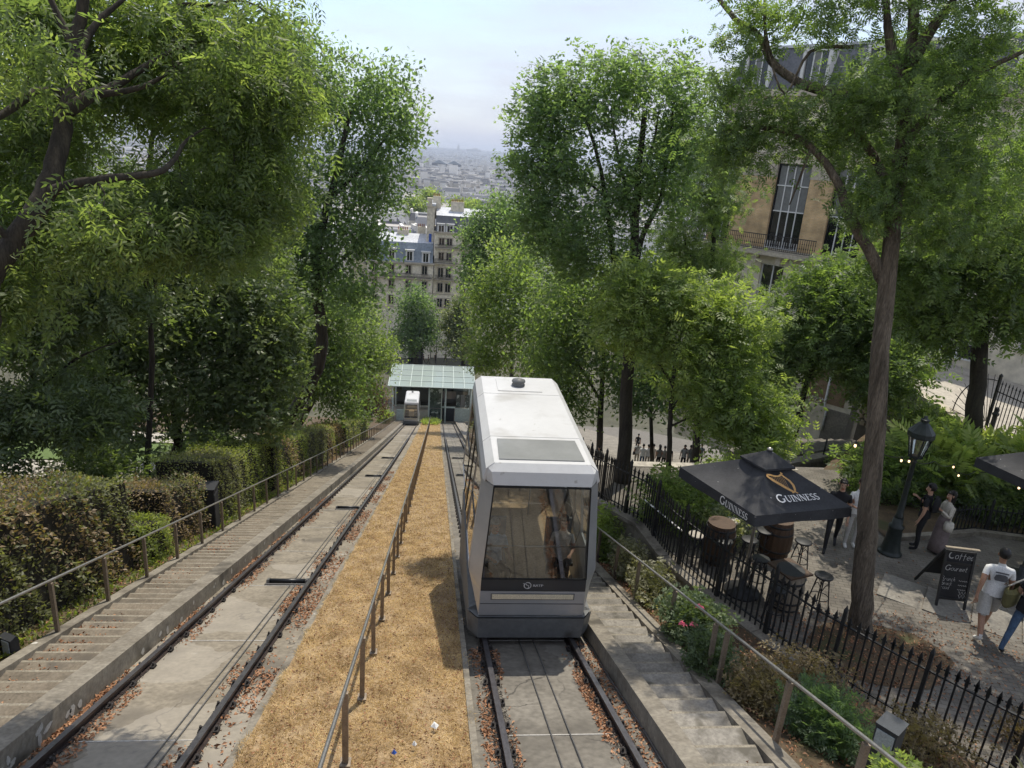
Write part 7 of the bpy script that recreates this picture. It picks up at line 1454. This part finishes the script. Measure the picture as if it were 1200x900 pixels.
tree('bright green tree low down the stairs, just above the near cabin roof', [([spos(660, 520) + Vector((0, 14, -5)), at(640, 440, 58), at(636, 380, 57)], .24, .08), (LP_((639, 420, 58), (610, 380, 57)), .08, .03)], [E(600, 330, 56, 45, 55, 3.4), E(635, 380, 56, 50, 55, 3.4), E(580, 390, 56, 32, 50, 2.6), E(640, 430, 56, 50, 30, 3), E(565, 350, 56, 20, 40, 2), E(570, 425, 57, 22, 24, 1.8)], 420, 40, L1T, .30, lf_bright, barkd, tint=.35, sig=.6)
tree('dull green tree at the right of the city view behind the bright one', [([Vector((9, 78, zt(78) - 1)), at(600, 400, 77), at(596, 330, 76)], .3, .1)], [E(590, 285, 76, 38, 45, 4), E(562, 310, 76, 24, 40, 2.8), E(615, 300, 76, 35, 60, 4), E(555, 280, 76, 14, 20, 1.6), E(566, 262, 76, 18, 22, 2), E(558, 320, 76, 16, 30, 2), E(585, 245, 76, 20, 22, 2.2)], 420, 40, L1T, .36, lf_grey, barkd, tint=.5, sig=.8)
tree('thin grey green tree among the people on the stairs', [([spos(764, 549), at(764, 520, 40), at(762, 470, 39.5), at(758, 420, 39)], .14, .06), (LP_((763, 490, 39.6), (780, 460, 39.4)), .05, .02)], [E(770, 440, 39, 40, 45, 2), E(740, 465, 39.5, 28, 25, 1.4), E(800, 460, 39, 35, 36, 1.8)], 190, 30, L1T, .24, lf_grey, barkd, tint=.45, sig=.45)
tree('dark tree behind the plaza between the yellow green crown and the building', [([Vector((13.5, 31, zt(31))), at(868, 520, 33.5), at(870, 450, 33), at(872, 390, 32.5)], .2, .08)], [E(870, 420, 32.5, 60, 60, 2.6), E(830, 380, 33, 50, 50, 2.4), E(900, 470, 33, 45, 35, 2), E(840, 480, 33, 40, 35, 2)], 300, 34, L1T, .24, lf_mid, barkd, tint=.4, sig=.45)

# ------------------------------------------------------------------ street front beyond the station
def facade_house(name, label, Y, px0, px1, py_top, py_cornice, zbase, roofm, wallm, rows, cols, depth=11.0, dormers=(), dormer_rows=(), balc=(), chim=(), winw=6, top_in=1.2, grp=None):
    """px/py: surveyed pixel columns and rows of the front, which stands in the plane at distance Y"""
    X = lambda px, py=300: aty(px, py, Y).x; Z = lambda py, px=500: aty(px, py, Y).z
    x0, x1, zt_, zc = X(px0), X(px1), Z(py_top), Z(py_cornice)
    t = thing(name, label, 'building', ((x0 + x1) / 2, Y + depth / 2, zbase), group=grp)
    mb = MB(); mb.box(((x0 + x1) / 2, Y + depth / 2, (zbase + zc) / 2), (x1 - x0, depth, zc - zbase)); mb.build('wall', wallm, t)
    mb = MB(); mb.box(((x0 + x1) / 2, Y + depth / 2 - .1, zc + .12), (x1 - x0 + .5, depth + .7, .3)); mb.build('cornice', stone, t)
    mb = MB(); b = [(x0 + .1, Y + .15, zc + .27), (x1 - .1, Y + .15, zc + .27), (x1 - .1, Y + depth - .15, zc + .27), (x0 + .1, Y + depth - .15, zc + .27)]; u = [(x0 + .1, Y + top_in, zt_), (x1 - .1, Y + top_in, zt_), (x1 - .1, Y + depth - top_in, zt_), (x0 + .1, Y + depth - top_in, zt_)]
    r2 = [(x0 + .1, Y + depth / 2, zt_ + 1.3), (x1 - .1, Y + depth / 2, zt_ + 1.3)]
    mb.add(b + u, [(0, 1, 5, 4), (1, 2, 6, 5), (2, 3, 7, 6), (3, 0, 4, 7)]); rf = mb.build('roof', roofm, t)
    mb = MB(); mb.add(u + r2, [(0, 1, 5, 4), (2, 3, 4, 5), (1, 2, 5), (3, 0, 4)]); mb.build('roof_top', zinc, rf)
    W0 = winw * Y / FPX / 2
    def window(xc, z0, z1, par, fy, w=W0):
        mb = MB(); 
        for q in ((xc - w - .12, xc - w), (xc + w, xc + w + .12)): mb.box(((q[0] + q[1]) / 2, fy, (z0 + z1) / 2), (.12, .16, z1 - z0))
        mb.box((xc, fy, z1 + .08), (2 * w + .36, .2, .16)); mb.box((xc, fy - .03, z0 - .06), (2 * w + .3, .26, .12)); mb.box((xc, fy + .01, (z0 + z1) / 2), (.09, .1, z1 - z0))
        f = mb.build('window', whitefr if par is rf else stone, par)
        if par is rf: return
        for sd in (-1, 1): mb = MB(); mb.box((xc + sd * w / 2, fy + .03, (z0 + z1) / 2), (w - .10, .05, z1 - z0 - .04)); mb.build('pane', paneblack, f)
    for (pa, pb) in rows:
        for px in cols: window(X(px), Z(pb), Z(pa), t, Y - .04)
        mb = MB(); mb.box(((x0 + x1) / 2, Y - .06, Z(pb) - .5), (x1 - x0, .12, .14)); mb.build('string_course', stone, t)
    for (px, pa, pb) in dormers:
        zz0, zz1 = Z(pb), Z(pa); xc = X(px); w = W0 * 1.05; yo = Y + .15; dm = MB(); dm.box((xc, yo + .55, (zz0 + zz1) / 2), (2 * w + .5, 1.1, zz1 - zz0)); dm.box((xc, yo + .5, zz1 + .1), (2 * w + .8, 1.4, .2)); d = dm.build('dormer', whitefr, t)
        for sd in (-1, 1): mb = MB(); mb.box((xc + sd * w / 2, yo - .01, (zz0 + zz1) / 2 - .05), (w - .12, .05, zz1 - zz0 - .35)); mb.build('pane', paneblack, d)
    for (pa, pb, qa, qb) in balc:
        z0, z1 = Z(qb), Z(qa); a, b2 = X(pa), X(pb); mb = MB(); mb.box(((a + b2) / 2, Y - .4, z0 - .08), (b2 - a, .8, .16)); bl = mb.build('balcony', stone, t)
        mb = MB(); mb.bar((a, Y - .76, z1), (b2, Y - .76, z1), .06, .06); mb.bar((a, Y - .76, z0 + .1), (b2, Y - .76, z0 + .1), .05, .05); mb.build('hand_rail', blackiron, bl)
        mb = MB(); n = int((b2 - a) / .16)
        for i in range(n + 1): mb.box((lerp(a, b2, i / n), Y - .76, (z0 + z1) / 2), (.035, .03, z1 - z0))
        stuff(mb.build('balusters', blackiron, bl))
    for (px, w, h, dy) in chim:
        xc = X(px); mb = MB(); mb.box((xc, Y + dy, zt_ + h / 2 - .5), (w, .9, h + 1)); ch = mb.build('chimney', creamw, t); 
        for i in range(max(2, int(w / .35))): mb = MB(); mb.lathe([(.11, 0), (.09, .5), (.1, .52)], 8, (xc - w / 2 + .2 + .35 * i, Y + dy, zt_ + h)); mb.build('chimney_pot', mat('terracotta', (.34, .16, .09), .9) if 'terracotta' not in MATS else MATS['terracotta'], ch)
    return t
ZB = -43.0
facade_house('apartment_building', 'tall cream apartment building with a slate mansard and iron balconies beyond the station', 140, 509, 588, 252, 272, ZB, slate, creamp, [(278, 286), (295, 304), (313, 324), (331, 341), (349, 359)], (517, 526, 544, 556, 570), dormers=((516, 262, 272), (526, 262, 272), (543, 263, 273), (558, 263, 273)), balc=((509, 588, 285, 289), (510, 536, 302, 307), (510, 536, 321, 326)), chim=((534, 2.6, 2.6, 4), (509.5, 1.6, 3.4, 5), (575, 2.2, 2.4, 5)), winw=6)
facade_house('apartment_building', 'lower apartment building with a blue slate mansard left of the tall cream one', 139, 430, 508, 286, 310, ZB, blueslate, creamp, [(312, 322), (330, 340), (348, 358)], (439, 459, 479, 498), dormers=((440, 294, 306), (459, 294, 306), (480, 295, 307), (499, 296, 308)), balc=((432, 507, 321, 326),), chim=((470, 2.2, 2.0, 5), (492, 1.6, 2.6, 7)), winw=6)
t = thing('party_wall', 'bare cream party wall with a blue sign standing above the blue roofed building', 'wall', (aty(503, 290, 141).x, 148, ZB))
xa, xb_ = aty(499, 290, 141).x, aty(508.2, 290, 141).x; zt1 = aty(500, 241, 141).z; mb = MB(); mb.box(((xa + xb_) / 2, 147, (zt1 + ZB) / 2), (xb_ - xa - .1, 12, zt1 - ZB)); mb.build('wall', creamw, t)
mb = MB(); mb.box(((xa + xb_) / 2, 147, zt1 + .2), (xb_ - xa + .3, 12.4, .4)); mb.build('coping', zinc, t); mb = MB(); zz = aty(505, 280, 141).z; mb.box((xb_ - .75, 140.93, zz), (.5, .08, 2.0)); mb.build('sign', bluesg, t)
mb = MB(); mb.box((xa + .5, 141.5, zt1 + .7), (1.0, 1.6, 1.6)); mb.build('chimney', creamw, t)

# ------------------------------------------------------------------ the city below
def house_mesh(w, d, h, rh, style, tints):
    V = []; F = []; TT = []
    def add(vs, fs, tv): o = len(V); V.extend(vs); F.extend([tuple(i + o for i in f) for f in fs]); TT.extend([tv] * len(vs))
    a, b = w / 2, d / 2
    for f, tv in (((-a, -b, a, -b), tints[0]), ((a, -b, a, b), tints[0] * .95), ((a, b, -a, b), tints[0]), ((-a, b, -a, -b), tints[0] * .95)): add([(f[0], f[1], -14), (f[2], f[3], -14), (f[2], f[3], h), (f[0], f[1], h)], [(0, 1, 2, 3)], tv)
    if style == 0: i = min(a, b) * .45; add([(-a, -b, h), (a, -b, h), (a, b, h), (-a, b, h), (-a + .3, -b + i, h + rh), (a - .3, -b + i, h + rh), (a - .3, b - i, h + rh), (-a + .3, b - i, h + rh)], [(0, 1, 5, 4), (2, 3, 7, 6), (1, 2, 6, 5), (3, 0, 4, 7)], tints[1]); add([(-a + .3, -b + i, h + rh), (a - .3, -b + i, h + rh), (a - .3, b - i, h + rh), (-a + .3, b - i, h + rh)], [(0, 1, 2, 3)], tints[2])
    elif style == 1: add([(-a, -b, h), (a, -b, h), (a, b, h), (-a, b, h), (-a, 0, h + rh), (a, 0, h + rh)], [(0, 1, 5, 4), (2, 3, 4, 5), (1, 2, 5), (3, 0, 4)], tints[2])
    else: add([(-a, -b, h), (a, -b, h), (a, b, h), (-a, b, h)], [(0, 1, 2, 3)], tints[2])
    for k in range(2):
        cx, cw_ = (-a + .6) if k else (a - .6), .5
        add([(cx - cw_, -b * .6, h), (cx + cw_, -b * .6, h), (cx + cw_, b * .5, h), (cx - cw_, b * .5, h), (cx - cw_, -b * .6, h + rh + 1.6), (cx + cw_, -b * .6, h + rh + 1.6), (cx + cw_, b * .5, h + rh + 1.6), (cx - cw_, b * .5, h + rh + 1.6)], [(0, 1, 5, 4), (1, 2, 6, 5), (2, 3, 7, 6), (3, 0, 4, 7), (4, 5, 6, 7)], min(1, tints[0] * 1.05))
    nf = max(2, int(h / 3.4) + 3); nc = max(2, int(w / 3.2))          # window openings as small recessed dark faces on the front
    for j in range(nf):
        z = h - 2.6 - 3.3 * j
        for c in range(nc):
            x = -a + (c + .5) * w / nc; add([(x - .5, -b - .05, z), (x + .5, -b - .05, z), (x + .5, -b - .05, z + 1.7), (x - .5, -b - .05, z + 1.7)], [(0, 1, 2, 3)], 0.02)
    return V, F, TT
def mk_house(args):
    V, F, TT = house_mesh(*args); me = bpy.data.meshes.new('city_house'); me.from_pydata(V, [], F); at_ = me.attributes.new('tint', 'FLOAT', 'POINT'); at_.data.foreach_set('value', np.array(TT, np.float32)); me.materials.append(farcity); me.update(); return me
protoH = []
for k in range(12):
    w, d, h = random.uniform(12, 26), random.uniform(11, 17), random.uniform(13, 22); protoH.append(mk_house((w, d, h, random.uniform(2.5, 4.5), random.choice((0, 0, 0, 1, 2)), (random.uniform(.75, 1.0), random.uniform(.1, .35), random.uniform(.3, .75)))))
def gz(x, y): return base_z(x, y)
spots = []; y = 190.0
while y < 1150:
    half = .13 * y + 12
    x = -half * 1.0 - .02 * y + random.uniform(0, 10)
    while x < half * .55:
        spots.append((x + random.uniform(-2, 2), y + random.uniform(-5, 5))); x += random.uniform(17, 30) * (1 + y / 2600)
    y += random.uniform(22, 30) * (1 + y / 1500)
spots = sorted(spots, key=lambda p: p[1]); 
GC = 'pale houses of the city spread out below'
for (x, y) in spots[:285]:
    o = bpy.data.objects.new('city_house', random.choice(protoH)); COL.objects.link(o); o.location = (x, y, gz(x, y)); o.rotation_euler = (0, 0, random.choice((0, .1, -.15, .25, 1.6, 3.1)) + random.uniform(-.06, .06)); o.scale = (1, 1, random.uniform(.8, 1.15))
    tag(o, 'pale house with a grey roof in the hazy city spread out below', 'house', GC)
# the rest of the city as one mass
V = []; F = []; TT = []
def boxes(n, y0, y1, xl, xr, p, sc_):
    for _ in range(n):
        y = y0 + (y1 - y0) * random.random() ** p; x = random.uniform(xl * y, xr * y); w, d = random.uniform(9, 26) * sc_, random.uniform(9, 18) * sc_; h = random.uniform(12, 25) * (1 if random.random() < .96 else random.uniform(1.2, 1.8)) ; a = random.choice((0, .3, -.25, .12, .8)) + random.uniform(-.1, .1); c, s = math.cos(a), math.sin(a); z = gz(x, y); o = len(V); wt = min(1, max(.3, random.gauss(.92, .16))); rt = random.choice((.08, .15, .22, .3, .4, .55, .8)); i = .72
        for (u, v) in ((-1, -1), (1, -1), (1, 1), (-1, 1)): V.append((x + (u * w * c - v * d * s) / 2, y + (u * w * s + v * d * c) / 2, z - 6)); TT.append(wt)
        for (u, v) in ((-1, -1), (1, -1), (1, 1), (-1, 1)): V.append((x + (u * w * c - v * d * s) / 2, y + (u * w * s + v * d * c) / 2, z + h)); TT.append(wt)
        if y > 2000: F.extend([(o, o + 1, o + 5, o + 4), (o + 1, o + 2, o + 6, o + 5), (o + 3, o, o + 4, o + 7)]); TT[-4:] = TT[-4:]; V.extend([V[-4], V[-3], V[-2], V[-1]]); TT.extend([rt] * 4); F.append((o + 8, o + 9, o + 10, o + 11)); continue
        for (u, v) in ((-1, -1), (1, -1), (1, 1), (-1, 1)): V.append((x + (u * w * c - v * d * i * s) / 2, y + (u * w * s + v * d * i * c) / 2, z + h + 3.5)); TT.append(rt)
        F.extend([(o, o + 1, o + 5, o + 4), (o + 1, o + 2, o + 6, o + 5), (o + 2, o + 3, o + 7, o + 6), (o + 3, o, o + 4, o + 7), (o + 4, o + 5, o + 9, o + 8), (o + 5, o + 6, o + 10, o + 9), (o + 6, o + 7, o + 11, o + 10), (o + 7, o + 4, o + 8, o + 11), (o + 8, o + 9, o + 10, o + 11)])
boxes(3000, 200, 1150, -1.0, -.17, .8, 1.0); boxes(1000, 260, 1150, .10, .9, .8, 1.0); boxes(3600, 1150, 2400, -.20, .10, .8, .75); boxes(3000, 1150, 2600, -.9, -.20, .9, 1.2); boxes(7000, 2400, 6000, -.22, .12, .8, 1.0); boxes(2600, 2400, 6000, -.9, -.22, 1, 2.0); boxes(5200, 6000, 11800, -.22, .14, 1, 1.7); boxes(1500, 6000, 11500, -.8, -.22, 1, 3.0)
# two or three large landmarks and the far towers on the skyline
me = bpy.data.meshes.new('distant_city'); me.from_pydata(V, [], F); at_ = me.attributes.new('tint', 'FLOAT', 'POINT'); at_.data.foreach_set('value', np.array(TT, np.float32)); me.materials.append(farcity); me.update()
o = bpy.data.objects.new('distant_city', me); COL.objects.link(o); stuff(o, 'hazy mass of pale houses reaching to the horizon')
lm = thing('station_hall', 'large dark roofed hall standing out in the hazy city', 'hall', (0, 0, 0)); c = at(523, 200, 2300); lm.location = (c.x, c.y, gz(c.x, c.y)); mb = MB(); mb.box((0, 0, 14), (95, 50, 34)); mb.build('wall', slate, lm, local=True)
for sd in (-1, 1): mb = MB(); mb.add([(sd * 24 - 23, -26, 31), (sd * 24 + 23, -26, 31), (sd * 24 + 23, 26, 31), (sd * 24 - 23, 26, 31), (sd * 24, -26, 42), (sd * 24, 26, 42)], [(0, 1, 4), (2, 3, 5), (1, 2, 5, 4), (3, 0, 4, 5)]); mb.build('roof', blueslate, lm, local=True)
for (px, py, d, w, h, l) in ((537, 176, 9500, 30, 120, 'slender spire rising on the far skyline'), (555, 177, 9800, 200, 70, 'broad block of towers on the far skyline right of the spire'), (503, 177, 9000, 110, 45, 'faint pair of blocks on the far skyline left of the spire')):
    c = at(px, py, d); t = thing('skyline_tower', l, 'tower', (c.x, c.y, gz(c.x, c.y)))
    mb = MB(); mb.box((0, 0, h * .25), (w, w * .6, h * .9)); mb.build('block', citym, t, local=True); mb = MB(); mb.box((w * .1, 0, h * .75), (w * .35, w * .4, h * .4)); mb.build('top', citym, t, local=True)
# trees between the roofs
for (px, py, d, r, l, m) in ((504, 232, 420, 7, 'yellow green tree above the party wall roofs', lf_bright), (488, 243, 400, 7, 'wide low tree among the roofs left of the party wall', lf_bright), (538, 246, 330, 7, 'broad tree among the roofs right of the chimneys', lf_bright), (552, 247, 340, 6, 'rounded tree right of the broad one among the roofs', lf_bright)):
    c = at(px, py, d); b = Vector((c.x, c.y, c.z - 8)); tree(l, [([b, b + Vector((0, 0, 5)), c], .4, .15)], [(c, (r, r, r * .8))], 60, 34, L1T, 1.5, m, barkd, sig=1.4, tint=.6)

# ------------------------------------------------------------------ the summer haze over the city: one closed box of even air
mb = MB(); mb.box((0, 7670, 19.5), (31200, 15500, 221)); hz_ = mb.build('haze', (lambda m: m)(bpy.data.materials.new('haze_air')))
hm = hz_.data.materials[0]; hm.use_nodes = True; hm.node_tree.nodes.clear(); ho = hm.node_tree.nodes.new('ShaderNodeOutputMaterial'); hv = hm.node_tree.nodes.new('ShaderNodeVolumePrincipled')
hv.inputs['Color'].default_value = (.74, .83, 1.0, 1); hv.inputs['Density'].default_value = 1.25e-4; hv.inputs['Anisotropy'].default_value = 0.2
hm.node_tree.links.new(hv.outputs[0], ho.inputs['Volume']); stuff(hz_, 'thin summer haze over the city')
